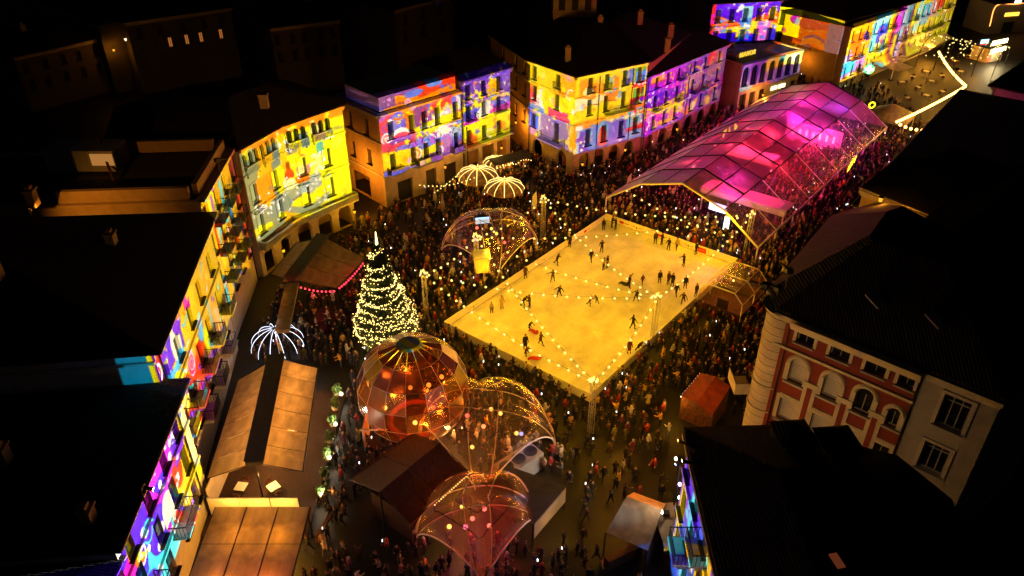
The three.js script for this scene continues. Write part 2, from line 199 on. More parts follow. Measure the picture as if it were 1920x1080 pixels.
// ---------------------------------------------------------------- slides: the pictures that the projectors throw on the facades
class Slide {
  constructor(w, h, px = 34) { this.w = w; this.h = h; this.s = px; this.m = 0.6; const c = document.createElement('canvas'); c.width = Math.round((w + 1.2) * px); c.height = Math.round((h + 1.2) * px); this.c = c; const g = this.g = c.getContext('2d'); g.fillStyle = '#000'; g.fillRect(0, 0, c.width, c.height); g.setTransform(px, 0, 0, -px, 0.6 * px, c.height - 0.6 * px); g.beginPath(); g.rect(0, 0, w, h); g.clip(); g.lineCap = 'round'; g.lineJoin = 'round'; }
  X(u) { return u * this.w; } Y(v) { return v * this.h; }
  rect(u0, v0, u1, v1, c) { const g = this.g; g.fillStyle = c; g.fillRect(this.X(u0), this.Y(v0), this.X(u1 - u0), this.Y(v1 - v0)); return this; }
  wave(v0, v1, amp, n, ph, c, u0 = 0, u1 = 1) { const g = this.g; g.fillStyle = c; g.beginPath(); const N = 60, f = (u, v, p) => this.Y(v) + amp * sin(u * n * 2 * PI + p) + amp * 0.4 * sin(u * n * 4.3 + p * 2); for (let i = 0; i <= N; i++) { const u = u0 + (u1 - u0) * i / N; g.lineTo(this.X(u), f(u, v0, ph)); } for (let i = N; i >= 0; i--) { const u = u0 + (u1 - u0) * i / N; g.lineTo(this.X(u), f(u, v1, ph + 0.9)); } g.fill(); g.lineWidth = 0.14; g.strokeStyle = 'rgba(255,255,255,0.4)'; g.beginPath(); for (let i = 0; i <= N; i++) { const u = u0 + (u1 - u0) * i / N; g.lineTo(this.X(u), f(u, v1, ph + 0.9) - 0.2); } g.stroke(); g.strokeStyle = 'rgba(20,0,60,0.6)'; g.beginPath(); for (let i = 0; i <= N; i++) { const u = u0 + (u1 - u0) * i / N; g.lineTo(this.X(u), f(u, v0, ph) + 0.12); } g.stroke(); return this; }
  disc(u, v, r, c) { const g = this.g; g.fillStyle = c; g.beginPath(); g.arc(this.X(u), this.Y(v), r, 0, 7); g.fill(); return this; }
  oval(u, v, a, b, c, rot = 0) { const g = this.g; g.fillStyle = c; g.beginPath(); g.ellipse(this.X(u), this.Y(v), a, b, rot, 0, 7); g.fill(); if (a > 0.6 && b > 0.6) { g.lineWidth = 0.12; g.strokeStyle = 'rgba(255,255,255,0.35)'; g.beginPath(); g.ellipse(this.X(u), this.Y(v), a * 0.72, b * 0.72, rot, 0.4, 3.2); g.stroke(); g.strokeStyle = 'rgba(20,0,60,0.35)'; g.beginPath(); g.ellipse(this.X(u), this.Y(v), a * 0.96, b * 0.96, rot, 3.0, 6.6); g.stroke(); } return this; }
  ring(u, v, r, lw, c, a0 = 0, a1 = 7) { const g = this.g; g.strokeStyle = c; g.lineWidth = lw; g.beginPath(); g.arc(this.X(u), this.Y(v), r, a0, a1); g.stroke(); return this; }
  moon(u, v, r, a, c, k = 0.55) { const g = this.g; g.save(); g.translate(this.X(u), this.Y(v)); g.rotate(a); g.fillStyle = c; g.beginPath(); g.arc(0, 0, r, PI * 0.5, PI * 1.5, false); const q = r * k; g.bezierCurveTo(-q * 1.1, -r * 0.75, -q * 1.1, r * 0.75, 0, r); g.fill(); g.restore(); return this; }
  spiral(u, v, r, c, lw, turns = 2.2, dir = 1) { const g = this.g; g.strokeStyle = c; g.lineWidth = lw; g.beginPath(); for (let i = 0; i <= 80; i++) { const t = i / 80, a = dir * t * turns * 2 * PI, q = r * (0.08 + 0.92 * t); g.lineTo(this.X(u) + cos(a) * q, this.Y(v) + sin(a) * q); } g.stroke(); return this; }
  star(u, v, r, c, n = 5, k = 0.45, rot = 0.3) { const g = this.g; g.fillStyle = c; g.beginPath(); for (let i = 0; i < 2 * n; i++) { const q = i % 2 ? r * k : r, a = rot + i * PI / n; g.lineTo(this.X(u) + sin(a) * q, this.Y(v) + cos(a) * q); } g.fill(); return this; }
  dots(n, u0, v0, u1, v1, r0, r1, c) { for (let i = 0; i < n * 0.7; i++) this.disc(R(u0, u1), R(v0, v1), R(r0, r1) * 2.3, Array.isArray(c) ? pick(c) : c); return this; }
  stars(n, u0, v0, u1, v1, r0, r1, c) { for (let i = 0; i < n; i++) this.star(R(u0, u1), R(v0, v1), R(r0, r1) * 1.5, c, 5, 0.45, R(0, 1)); return this; }
  line(pts, lw, c) { const g = this.g; g.strokeStyle = c; g.lineWidth = lw; g.beginPath(); pts.forEach(([u, v], i) => i ? g.quadraticCurveTo(this.X(pts[i - 1][0]), this.Y(v), this.X(u), this.Y(v)) : g.moveTo(this.X(u), this.Y(v))); g.stroke(); return this; }
  flake(u, v, r, c) { for (let i = 0; i < 6; i++) { const a = i * PI / 3, x = cos(a) * r / this.w, y = sin(a) * r / this.h; this.line([[u, v], [u + x, v + y]], r * 0.13, c); for (const k of [0.5, 0.78]) for (const s of [-1, 1]) { const b = a + s * 0.9; this.line([[u + x * k, v + y * k], [u + x * k + cos(b) * r * 0.26 / this.w, v + y * k + sin(b) * r * 0.26 / this.h]], r * 0.09, c); } } return this; }
  cloud(u, v, r, c) { for (const [x, y, q] of [[-0.9, 0, 0.6], [-0.3, 0.35, 0.75], [0.4, 0.2, 0.7], [0.95, -0.05, 0.5], [0, -0.15, 0.7]]) this.disc(u + x * r / this.w, v + y * r / this.h, q * r, c); return this; }
  detail(n, pal) {   // the small stuff of the picture: curls, flecks, little stars, rings and thin streamers
    for (let i = 0; i < n * 0.42; i++) { const u = R(0.01, 0.99), v = R(0.02, 0.98), c = pick(pal), k = rnd();
      if (k < 0.2) this.spiral(u, v, R(0.5, 1.1), c, R(0.2, 0.3), R(1.2, 2), rnd() < 0.5 ? 1 : -1); else if (k < 0.38) this.star(u, v, R(0.35, 0.75), c, 5, 0.42, R(0, 1)); else if (k < 0.6) for (let q = 0; q < 6; q++) this.disc(u + R(-1, 1) / this.w, v + R(-0.8, 0.8) / this.h, R(0.12, 0.26), c);
      else if (k < 0.76) this.ring(u, v, R(0.4, 0.8), 0.22, c, R(0, 3), R(3.5, 6)); else if (k < 0.9) { const L = R(1, 2.6) / this.w, a = R(-0.5, 0.5); this.line([[u, v], [u + L * 0.5, v + a * 0.12], [u + L, v + a * 0.05]], R(0.16, 0.3), c); } else this.oval(u, v, R(0.2, 0.55), R(0.2, 0.5), c); }
    return this;
  }
  texture() { const w = this.c.width, h = this.c.height, im = this.g.getImageData(0, 0, w, h), d = im.data; for (let i = 0; i < d.length; i += 4) { const l = (d[i] + d[i + 1] + d[i + 2]) / 3; for (let k = 0; k < 3; k++) d[i + k] = Math.max(0, Math.min(255, 255 * Math.pow(Math.max(0, Math.min(1, (l + (d[i + k] - l) * 1.6) / 255)), 1.3))); } this.g.putImageData(im, 0, 0); const t = new THREE.CanvasTexture(this.c); t.colorSpace = THREE.SRGBColorSpace; t.wrapS = t.wrapT = THREE.ClampToEdgeWrapping; return t; }
}
// a projector: lamp, slide parallel to the wall, and a housing that lets light out only through the slide
function projector(label, L, A, B, y0, H, sl, power, off = 0.0) {
  const dx = B[0] - A[0], dz = B[1] - A[1], w = Math.hypot(dx, dz), ex = V(dx / w, 0, dz / w), s = 0.013, m = sl.m;
  const P = (x, y, k) => V(A[0] + ex.x * x, y, A[1] + ex.z * x).sub(L).multiplyScalar(k);
  const q = (k, e) => [P(-e, y0 - e, k), P(w + e, y0 - e, k), P(w + e, H + e, k), P(-e, H + e, k)];
  const o = thing('projector', label, 'projector', [L.x, L.y, L.z], 0);
  const c = q(s, m), g = tris([[c[0], c[1], c[2], c[3]]]); g.setAttribute('uv', new THREE.Float32BufferAttribute([0, 0, 1, 0, 1, 1, 0, 0, 1, 1, 0, 1], 2));
  const sm = P2({ map: sl.texture(), roughness: 0, transmission: 1, thickness: 0, specularIntensity: 0 });
  const slide = mesh('slide', g, sm, o); slide.castShadow = false;
  const b = q(s * 1.04, m * 0.4), bm = b.reduce((t, p) => t.add(p), V(0, 0, 0)).multiplyScalar(0.25), a = b.map((p) => p.clone().sub(bm).multiplyScalar(0.5).sub(bm.clone().normalize().multiplyScalar(0.14)));
  mesh('hood', [tris([[a[0], a[1], b[1], b[0]], [a[1], a[2], b[2], b[1]], [a[2], a[3], b[3], b[2]], [a[3], a[0], b[0], b[3]]])], M.black, o);
  const mid = q(1, 0).reduce((t, p) => t.add(p), V(0, 0, 0)).multiplyScalar(0.25), dir = mid.clone().normalize();
  const yaw = Math.atan2(-dir.x, -dir.z), hb = [box(0.5, 0.35, 0.5, 0, 0, 0.42, 0)]; hb[0].rotateX(Math.asin(dir.y)).rotateY(yaw);
  mesh('housing', hb, M.black, o); mesh('bracket', [cyl(0.05, 0.05, 1.4, -dir.x * 0.45, -1.5, -dir.z * 0.45, 6)], M.iron, o);
  let half = 0; for (const p of q(1, m)) half = Math.max(half, p.angleTo(mid));
  const D = mid.length(), sp = new THREE.SpotLight(col(1, 1, 1), power * 0.92 * PI * D * D / 0.5, 0, half + 0.02, 0.0, 2);
  sp.position.copy(L); sp.target.position.copy(L.clone().add(mid)); sp.shadow.radius = 0.012; sp.castShadow = true; scene.add(sp, sp.target);
  return o;
}
const P2 = P;

// ---------------------------------------------------------------- the setting: plaza ground
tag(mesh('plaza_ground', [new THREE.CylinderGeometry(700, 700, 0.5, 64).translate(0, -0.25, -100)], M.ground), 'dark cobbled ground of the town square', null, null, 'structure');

// ---------------------------------------------------------------- buildings round the square
const shutW = (o = {}) => ({ type: 'shut', nosill: false, ...o });
const gatesEven = (n, gw, gh, m = 0.5) => (w) => even(n, m).map((f) => ({ x: f * w, y: 0, w: gw, h: gh, arch: true }));
// the curved yellow palace on the left: two wall segments
{
  const L = [-30.0, -79.6], K = [-27.6, -86.2], Q = [-21.2, -93.4], o = thing('palace', 'tall bent palace with balustrades, projected yellow with a crescent and a snowflake', 'building', [L[0], 0, L[1]]);
  const seg = (n, top, mid, low) => ({ mat: M.cream, courses: [13.2, 8.75], wins: (w) => [
    ...top.map((x) => ({ x, y: 13.65, w: 0.72, h: 2.0, arch: true, type: 'glass', nosill: true, surround: 0.12 })),
    ...mid.map((x) => ({ x, y: 9.5, w: 1.05, h: 2.3, type: 'blind', surround: 0.18 })), ...low.map((x) => ({ x, y: 5.4, w: 1.1, h: 2.5, type: 'blind', ped: true, surround: 0.18 }))],
    gates: (w) => even(n).map((f) => ({ x: f * w, y: 0, w: 2.1, h: 3.3, arch: true })), gateTop: 3.5, balc: (w) => [{ x: w / 2, y: 4.0, w: w - 0.06, d: 1.25, stone: true }, ...(n > 2 ? [[2.5, 3], [6.1, 3]] : [[1.6, 2.7], [4.9, 2.7]]).map(([x, bw]) => ({ x, y: 13.35, w: bw, d: 0.5, stone: true }))] });
  facade(o, L, K, 0, 16.6, seg(2, [0.55, 1.6, 2.65, 3.8, 4.9, 5.95], [1.2, 5.2], [1.3, 5.2]));
  facade(o, K, Q, 0, 16.6, seg(3, [1.5, 2.5, 3.5, 5.1, 6.1, 7.1], [2.7, 6.4], [2.6, 6.3]));
  const q2 = [-30.5, -101.5], l2 = [-48, -92], l3 = [-44, -80.0];
  facade(o, Q, q2, 0, 16.6, { mat: M.ochre, inset: true, cornice: false }); facade(o, l3, L, 0, 16.6, { mat: M.ochre, inset: true, cornice: false });
  const rf = mesh('roof', [polyRoof([L, K, Q, q2, l2, l3], 16.62, 0.75, 3.6, 0.35).translate(-L[0], 0, -L[1])], M.roof, o);
  mesh('chimney', [box(0.9, 1.5, 0.7, 1.6, 19.6, -6.6), box(1.1, 0.15, 0.9, 1.6, 20.43, -6.6)], M.ochre, rf);
}
// left bank, from the camera outwards
building('town_house', 'low dark house at the lower left corner with a starry violet projection', [-24.2, -14], [-24.2, -30.0], 24, 10.6, { mat: M.pale, rise: 3, left: { mat: M.pale }, front: { mat: M.plaster, courses: [8.4], wins: (w) => [...cols(w, [0.62, 0.86], 6.0, 1.15, 2.1, shutW()), ...cols(w, [0.62, 0.86], 2.6, 1.15, 2.1, shutW())] } });
building('town_house', 'dark roofed house at the lower left projected magenta, purple and turquoise', [-23.7, -30.3], [-25.0, -44.6], 30, 12.3, { mat: M.pale, rise: 0.15, over: 0.75, front: { mat: M.plaster, courses: [9.0, 5.2], pipes: [12.9], wins: (w) => [...cols(w, [0.11, 0.37, 0.62, 0.84], 9.45, 1.15, 1.7, shutW()), ...cols(w, [0.11, 0.37, 0.62, 0.84], 6.1, 1.15, 2.1, shutW()), ...cols(w, [0.11, 0.37, 0.62, 0.84], 2.5, 1.15, 2.3, shutW())], balc: (w) => [{ x: 7.9, y: 5.0, w: 3.0, d: 1.3 }, { x: 1.9, y: 5.0, w: 2.2, d: 1.1 }] }, chimneys: [[0.12, 0.06, 12.3, 1.2], [0.5, 0.3, 12.6, 1.3], [0.8, 0.45, 12.6, 1.2]] });
building('town_house', 'broad house at the left with a dark tiled roof, balconies and a turquoise end wall', [-26.2, -44.9], [-28.9, -65.3], 28, 15.6, { mat: M.pale, rise: 5, hip: 9, over: 0.8, front: { mat: M.plaster, courses: [10.2], pipes: [0.7], wins: (w) => [...[1.4, 4.9, 9.4, 13.2, 17.9].flatMap((x) => [{ x, y: 11.1, w: 1.2, h: 2.1, ...shutW() }, { x, y: 7.0, w: 1.15, h: 2.2, ...shutW() }, { x, y: 3.9, w: 1.15, h: 2.3, ...shutW() }])], balc: () => [[18.4, 6.6], [13.4, 6.7], [9.4, 6.6], [4.8, 6.7], [1.4, 6.7], [16, 3.7], [11.3, 3.7], [6.6, 3.7]].map(([x, y]) => ({ x, y, w: 2.3, d: 1.2, solid: M.trim })) }, left: { mat: M.pale, courses: [14.4] }, chimneys: [[0.25, 0.4, 19.4, 1.6], [0.6, 0.2, 17.2, 1.6], [0.8, 0.45, 19.8, 1.4]] });
{
  const b = building('town_house', 'tall flat roofed house at the left with an ochre side wall and stacked dark balconies', [-29.55, -66.0], [-30.6, -79.2], 24, 17.0, { mat: M.ochre, flat: true, front: { mat: M.plaster, courses: [13.4], pipes: [0.5, 12.7], wins: (w) => [1.5, 4.9, 8.3, 11.6].flatMap((x) => [4.2, 7.4, 10.6, 14.0].map((y) => ({ x, y, w: 1.15, h: 2.2, ...shutW() }))), balc: () => [3.2, 6.6, 10].flatMap((x, i) => [6.9, 10.1, 13.5].map((y) => ({ x: x + (i % 2) * 0.2, y, w: 2.2, d: 1.15, mat: M.shutter }))) }, left: { mat: M.ochre, courses: [15.9] } });
  const put = b.f.put;
  put(mesh('terrace_parapet', [box(0.5, 1.2, 12, 0.7, 17.62, -7), box(11, 1.2, 0.5, 6.8, 17.62, -0.6), box(0.5, 1.2, 9, 12.6, 17.62, -6)], M.ochre, b.o));
  mesh('penthouse', [box(7, 2.2, 3.2, -43.4 + 29.55, 18.3, -73.9 + 66)], M.grey, b.o); mesh('lit_window', [box(2.2, 1.2, 0.1, -39.7 + 29.55 - 1.4, 18.5, -72.24 + 66)], glow(1, 0.42, 0.1, 0.4), b.o);
  put(mesh('roof_pole', [bar(V(5, 17.2, -9.5), V(10.2, 19.8, -12.2), 0.14)], M.wood, b.o));
}
// the orange and purple houses at the back of the square
{
  const A = [-17.6, -98.0], B = [-7.2, -107.9];
  const b = building('corner_house', 'flat roofed corner house with an orange side wall and moons projected on its front', A, B, 11, 13.6, { mat: M.ochre, flat: true,
    front: { mat: M.cream, courses: [9.55, 4.75], pipes: [14.2], wins: () => [...[1.7, 5.2, 7.4, 9.7, 13].map((x) => ({ x, y: 9.8, w: 0.95, h: 2.5, type: 'shut', shut: M.brownshut, surround: 0.14 })), ...[1.6, 5.15, 7.4, 9.6, 13].map((x) => ({ x, y: 5.2, w: 0.95, h: 2.5, type: 'shut', shut: M.brownshut, surround: 0.14, hood: true }))], balc: () => [{ x: 1.7, y: 4.9, w: 2.3, d: 1.1, solid: M.trim }, { x: 7.4, y: 4.9, w: 4.2, d: 1.2, solid: M.trim }, { x: 13, y: 4.9, w: 2.4, d: 1.1, solid: M.trim }], gates: () => [{ x: 8.1, y: 0.02, w: 1.9, h: 3.4, door: M.dark }, { x: 3.4, y: 0.02, w: 2.6, h: 3.2, door: M.brownshut }, { x: 11.8, y: 0.02, w: 2.6, h: 3.2, door: M.brownshut }], extra: (w, put, root) => put(mesh('attic', [box(w - 1.2, 1.9, 8, w / 2 + 0.2, 14.56, -4.8)], M.cream, root)) },
    left: { mat: M.ochre, cornice: true, courses: [9.55, 4.75], wins: (w) => [...[0.36, 0.72].flatMap((f) => [{ x: f * w, y: 10, w: 0.95, h: 2.3, ...shutW() }, { x: f * w, y: 5.7, w: 0.95, h: 2.2, ...shutW() }])], gates: (w) => [{ x: 0.45 * w, y: 0.02, w: 4.6, h: 3.4 }], gateTop: 3.8 } });
  building('town_house', 'narrow house with a starry purple projection beside the orange corner house', [-7.0, -108.1], [-0.3, -114.4], 11, 14.8, { mat: M.ochre, rise: 2.4, hip: 2, over: 0.35, front: { mat: M.cream, courses: [11.4, 8.2], pipes: [0.4], wins: () => [0.9, 3.9, 6.9].flatMap((x) => [12, 8.9, 5.2].map((y) => ({ x, y, w: 0.95, h: 2.1, ...shutW() }))), balc: (w) => [{ x: 6.9, y: 8.8, w: 2.4, d: 1.0 }, { x: 1.2, y: 8.8, w: 1.9, d: 0.9 }, { x: w / 2, y: 5.0, w: w - 0.3, d: 1.0 }], gates: () => [1.6, 4.6, 7.6].map((x) => ({ x, y: 0.02, w: 2.3, h: 3.9 })), gateTop: 4.1 }, right: { mat: M.ochre, wins: (w) => [{ x: 3, y: 9, w: 1, h: 2, ...shutW() }, { x: 7, y: 9, w: 1, h: 2, ...shutW() }] } });
}
{
  const p = [[-3.6, -131.8], [2.6, -117.3], [9.2, -109.2], [20.5, -116.6], [29, -131], [12, -146]];
  const o = thing('arcade_house', 'big yellow corner house with arcades, a roof turret and blue shutters', 'building', [p[1][0], 0, p[1][1]]);
  facade(o, p[0], p[1], 0, 15.2, { mat: M.ochre, courses: [11.9, 7.6], wins: (w) => [0.35, 0.68, 0.9].flatMap((f) => [12.6, 9.1, 4.8].map((y) => ({ x: f * w, y, w: 1, h: 2.1, ...shutW() }))) });
  facade(o, p[1], p[2], 0, 15.2, { mat: M.cream, courses: [11.9, 7.75], pipes: [0.25], wins: () => [{ x: 1.3, y: 12.5, w: 1.0, h: 2.1, ...shutW() }, { x: 6.6, y: 12.5, w: 1, h: 2.1, ...shutW() }, { x: 1.4, y: 9.3, w: 0.95, h: 2.2, ...shutW() }, { x: 6.5, y: 9.2, w: 0.95, h: 2.3, ...shutW() }, { x: 1.3, y: 4.9, w: 1, h: 2.2, ...shutW({ open: M.blueshut }) }, { x: 6.6, y: 4.2, w: 1.15, h: 2.9, ...shutW() }], balc: () => [{ x: 5.9, y: 4.0, w: 5.4, d: 1.2 }, { x: 6.6, y: 12.4, w: 1.5, d: 0.5 }], gates: () => [{ x: 2.2, y: 0.02, w: 2.2, h: 3, arch: true }, { x: 7.9, y: 0.02, w: 2.2, h: 3, arch: true }], gateTop: 3.3 });
  facade(o, p[2], p[3], 0, 15.2, { mat: M.cream, courses: [11.9, 7.75, 3.2], pipes: [4.3, 10.7], wins: () => [...[2.7, 5.8, 9.2, 12.1].flatMap((x, i) => [{ x, y: 12.3, w: 0.98, h: 2.3, ...shutW(i === 3 ? { open: M.blueshut } : {}) }, { x, y: 8.9, w: 0.95, h: 2.4, ...shutW(i === 3 ? { open: M.blueshut } : {}) }, { x, y: 4.1, w: 1.1, h: 2.6, ...shutW() }])], balc: () => [{ x: 8.2, y: 8.45, w: 5.4, d: 1.1 }, ...[2.7, 5.8, 9.2, 12.1].map((x) => ({ x, y: 12.2, w: 1.5, d: 0.45 }))], gates: () => [2.3, 5.2, 8.1, 11.1].map((x) => ({ x, y: 0.02, w: 2, h: 2.9, arch: true })), gateTop: 3.15 });
  facade(o, p[3], p[4], 0, 15.2, { mat: M.ochre, inset: true, cornice: false });
  const q = p.map(([x, z]) => [x - p[1][0], z - p[1][1]]), r = mesh('roof', [polyRoof(q, 15.22, 0.7, 4.6, 0.4)], M.roof, o);
  for (const [x, z, y] of [[8.1, -112.5, 16.4], [13.4, -121, 18.6], [20, -124.5, 18.6], [23.4, -117.9, 16.2], [24.5, -122, 17.2]]) mesh('chimney', [box(0.8, 1.9, 0.65, x - p[1][0], y + 0.9, z - p[1][1]), box(1, 0.14, 0.85, x - p[1][0], y + 1.92, z - p[1][1]), box(0.5, 0.3, 0.35, x - p[1][0], y + 2.14, z - p[1][1])], M.ochre, r);
  const tx = 9.7 - p[1][0], tz = -127 - p[1][1];
  const t = mesh('turret', [box(6.6, 7.5, 6.4, tx, 19.2, tz), box(6.8, 0.2, 6.6, tx, 20.6, tz)], M.ochre, o);
  for (const k of [-2, 0, 2]) mesh('shutter', [box(1.0, 1.7, 0.08, tx + k, 21.7, tz + 3.245)], M.brownshut, t); mesh('turret_roof', [new THREE.ConeGeometry(5.4, 2.2, 4).rotateY(PI / 4).translate(tx, 24.07, tz)], M.roof, t);
}
building('arcade_house', 'long house projected purple with a yellow wave and blue swirl', [20.8, -117.0], [37.1, -134.8], 13, 12.7, { mat: M.ochre, rise: 3.4, over: 0.6, front: { mat: M.cream, courses: [9.95, 6.15], pipes: [0.2, 12.4], wins: () => [2.8, 6, 9.2, 14, 17.4, 22].flatMap((x) => [10.2, 6.8, 3.5].map((y) => ({ x, y, w: 1.1, h: 2.2, ...shutW() }))), balc: () => [{ x: 2.8, y: 6.6, w: 2, d: 0.9 }, { x: 9.2, y: 6.6, w: 2, d: 0.9 }, { x: 9.2, y: 10.1, w: 1.9, d: 0.9 }, { x: 16, y: 6.6, w: 5, d: 0.9 }], gates: gatesEven(6, 2.4, 2.7), gateTop: 2.95 }, chimneys: [[0.2, 0.45, 15.2], [0.55, 0.4, 15.4]] });
{
  const b = building('department_store', 'low flat roofed store with seven tall black arches and a lit name sign', [40.4, -134.9], [53.9, -144.3], 11, 9.1, { mat: M.ochre, flat: true, front: { mat: M.plaster, courses: [4.3], wins: (w) => even(7).map((f) => ({ x: f * w, y: 4.75, w: 1.75, h: 3.7, arch: true, type: 'glass', nosill: true })), gates: (w) => [0.08, 0.24, 0.4, 0.78, 0.93].map((f) => ({ x: f * w, y: 0.02, w: 1.7, h: 3.5, door: M.brownshut })) } });
  b.f.put(mesh('penthouse', [box(4.6, 1.0, 3, 3.6, 9.32, -4.4)], M.grey, b.o));
  const font = await new FontLoader().loadAsync('fonts/droid/droid_sans_bold.typeface.json');
  const tg = new TextGeometry('MANOR', { font, size: 0.85, depth: 0.12, curveSegments: 3 }); tg.computeBoundingBox();
  b.f.put(mesh('name_sign', [tg.translate(2.0, 9.25, -2.86)], glow(1, 0.62, 0.05, 1.1), b.o));
  b.f.put(mesh('shop_light', [box(1.6, 0.7, 0.1, 9.6, 3.1, 0.12)], glow(1, 0.8, 0.4, 3), b.o)); b.f.put(mesh('shop_light', [box(1.9, 0.7, 0.1, 11.8, 3.1, 0.12)], glow(1, 0.8, 0.4, 3), b.o));
}
building('town_house', 'house with a night blue projection behind the flat roofed store', [36.8, -147.5], [50.2, -150.4], 14, 16.4, { mat: M.ochre, rise: 3, front: { mat: M.cream, courses: [12.2], wins: (w) => even(5).flatMap((f) => [13, 9.2].map((y) => ({ x: f * w, y, w: 1.1, h: 2.3, ...shutW() }))) } });
{
  const a = [53.2, -161.0], c = [57.2, -158.6], d = [62.6, -149.2], o = thing('corner_house', 'orange and lemon yellow corner house at the far end of the clear tent', 'building', [c[0], 0, c[1]]);
  facade(o, a, c, 0, 13, { mat: M.cream, wins: (w) => [1.3, 3.4].flatMap((x) => [9.6, 6].map((y) => ({ x, y, w: 0.9, h: 2.2, ...shutW() }))), balc: () => [{ x: 3.2, y: 9.4, w: 1.9, d: 0.8 }] });
  facade(o, c, d, 0, 13, { mat: M.cream, pipes: [0.4, 6.6], courses: [9], wins: () => [2.5, 5, 8.6].flatMap((x) => [9.8, 5.4].map((y) => ({ x, y, w: 1.0, h: 1.9, ...shutW() }))) });
  facade(o, d, [74, -158], 0, 13, { mat: M.ochre, inset: true, cornice: false });
  mesh('roof', [polyRoof([a, c, d, [74, -158], [66, -172]].map(([x, z]) => [x - c[0], z - c[1]]), 13.02, 0.8, 3, 0.4)], M.roof, o);
}
const row = [['yellow and orange house with a big dark shade tree before it in the right-hand row', [63.6, -148.2], [69.9, -153.8]], ['turquoise and white projected house with a white shop awning in the right-hand row', [70.1, -154.0], [78.6, -161.6]], ['house projected in magenta and plum stripes in the right-hand row', [78.8, -161.8], [85.6, -167.8]], ['yellow house with balconies at the end of the right-hand row', [85.8, -168.0], [99, -179.8]]];
for (const [l, a, b] of row) building('row_house', l, a, b, 14, 12.4 + R(-0.3, 0.5), { mat: M.ochre, rise: 3, front: { mat: M.plaster, courses: [8.6, 5], wins: (w) => even(Math.round(w / 2.6)).flatMap((f) => [9.1, 5.6, 2.2].map((y) => ({ x: f * w, y, w: 1.1, h: 2.1, ...shutW() }))), balc: (w) => [{ x: w * 0.4, y: 5.5, w: w * 0.5, d: 1 }, { x: w * 0.7, y: 9, w: 2, d: 0.9 }] } });
// right bank: the red and cream house, its dark roof, the roofs behind and the one below
{
  const q = [[20.4, -48.6], [28.3, -41.5], [31.9, -38.3], [43, -47], [34.6, -66], [29.4, -63.2], [20.6, -51.2]], o = thing('stucco_house', 'red and cream stucco house with arched windows and rounded corner', 'building', [q[0][0], 0, q[0][1]]);
  facade(o, q[0], q[1], 0, 16.5, { mat: M.redwall, trim: M.sand, pipes: [1.05, 10.55], courses: [13.55, 15.95], wins: () => [
    ...[2.35, 5.0, 7.6, 9.75].map((x, i) => ({ x, y: 14.45, w: [1.35, 1.45, 1.45, 1.1][i], h: 1.2, type: 'glass', frame: M.grey, surround: 0.24, trim: M.sand })),
    ...[2.35, 5.05, 7.5, 9.7].map((x, i) => ({ x, y: 10.7, w: i === 3 ? 0.85 : 1.25, h: i === 3 ? 1.7 : 2.25, arch: true, type: i < 2 ? 'blind' : 'glass', frame: M.grey, surround: 0.36, trim: M.sand })),
    ...[2.2, 4.9, 7.4, 9.6].map((x, i) => ({ x, y: 6.7, w: 1.25, h: 2.1, type: i === 3 ? 'glass' : 'blind', frame: M.grey, surround: 0.3, trim: M.sand }))],
    extra: (w, put, root) => { for (const x of [3.62, 6.28, 8.62]) { const p = put(mesh('pilaster', [box(1.0, 6.4, 0.1, x, 8.0, 0.052), box(1.16, 0.2, 0.2, x, 11.3, 0.102)], M.sand, root)); mesh('inlay', [box(0.42, 5.9, 0.03, x, 7.9, 0.118)], M.redwall, p); } for (const x of [2.3, 5.0, 7.45, 9.65]) { put(mesh('panel_frame', [box(1.7, 0.14, 0.1, x, 9.2, 0.05)], M.sand, root)); put(mesh('sill', [box(1.7, 0.16, 0.16, x, 10.5, 0.081)], M.sand, root)); }; put(mesh('cove', [tris([[V(1.2, 15.6, 0.46), V(w, 15.6, 0.46), V(w, 16.45, 0.95), V(1.2, 16.45, 0.95)]])], M.sand, root)); } });
  facade(o, q[1], q[2], 0, 16.5, { mat: M.stone, trim: M.sand, courses: [15.9], wins: () => [{ x: 2.5, y: 12.6, w: 1.75, h: 2.7, type: 'cross', frame: M.grey, surround: 0.25 }, { x: 2.4, y: 8.4, w: 1.7, h: 2.5, type: 'cross', frame: M.grey, surround: 0.25 }] });
  facade(o, q[5], q[6], 0, 16.5, { mat: M.sand, inset: true, wins: (w) => even(4).flatMap((f) => [14, 10.4].map((y) => ({ x: f * w, y, w: 1.2, h: 1.6, type: 'glass' }))) });
  facade(o, q[2], q[3], 0, 16.5, { mat: M.stone, inset: true, cornice: false });
  const cx = 0.75, cz = -0.85, rings = [...Array(22)].map((_, i) => cyl(1.33, 1.33, 0.7, cx, 0.02 + i * 0.75, cz, 20));
  mesh('corner_turret', [cyl(1.28, 1.28, 16.4, cx, 0, cz, 20), ...rings, cyl(1.4, 1.75, 0.5, cx, 15.9, cz, 20), cyl(1.45, 1.45, 0.14, cx, 9.1, cz, 20), cyl(1.45, 1.45, 0.14, cx, 6.6, cz, 20)], M.sand, o);
  const bq = mesh('balcony', [box(1.5, 0.2, 2.2, -1.0, 7.1, -2.4), box(0.1, 0.9, 2.2, -1.7, 7.65, -2.4), box(1.3, 0.9, 0.1, -1.05, 7.65, -1.34)], M.sand, o);
  const r = mesh('roof', [polyRoof(q.map(([x, z]) => [x - q[0][0], z - q[0][1]]), 16.53, 0.3, 5.2, 0.32)], M.roof, o);
  for (const [px, pz] of [[[25.96, -46.09]], [[29.12, -43.66]]].map((p) => p[0])) mesh('skylight', [box(1.1, 0.12, 1.3, px - q[0][0], 19.2, pz - q[0][1], 0.7, 0.5)], M.grey, r);
}
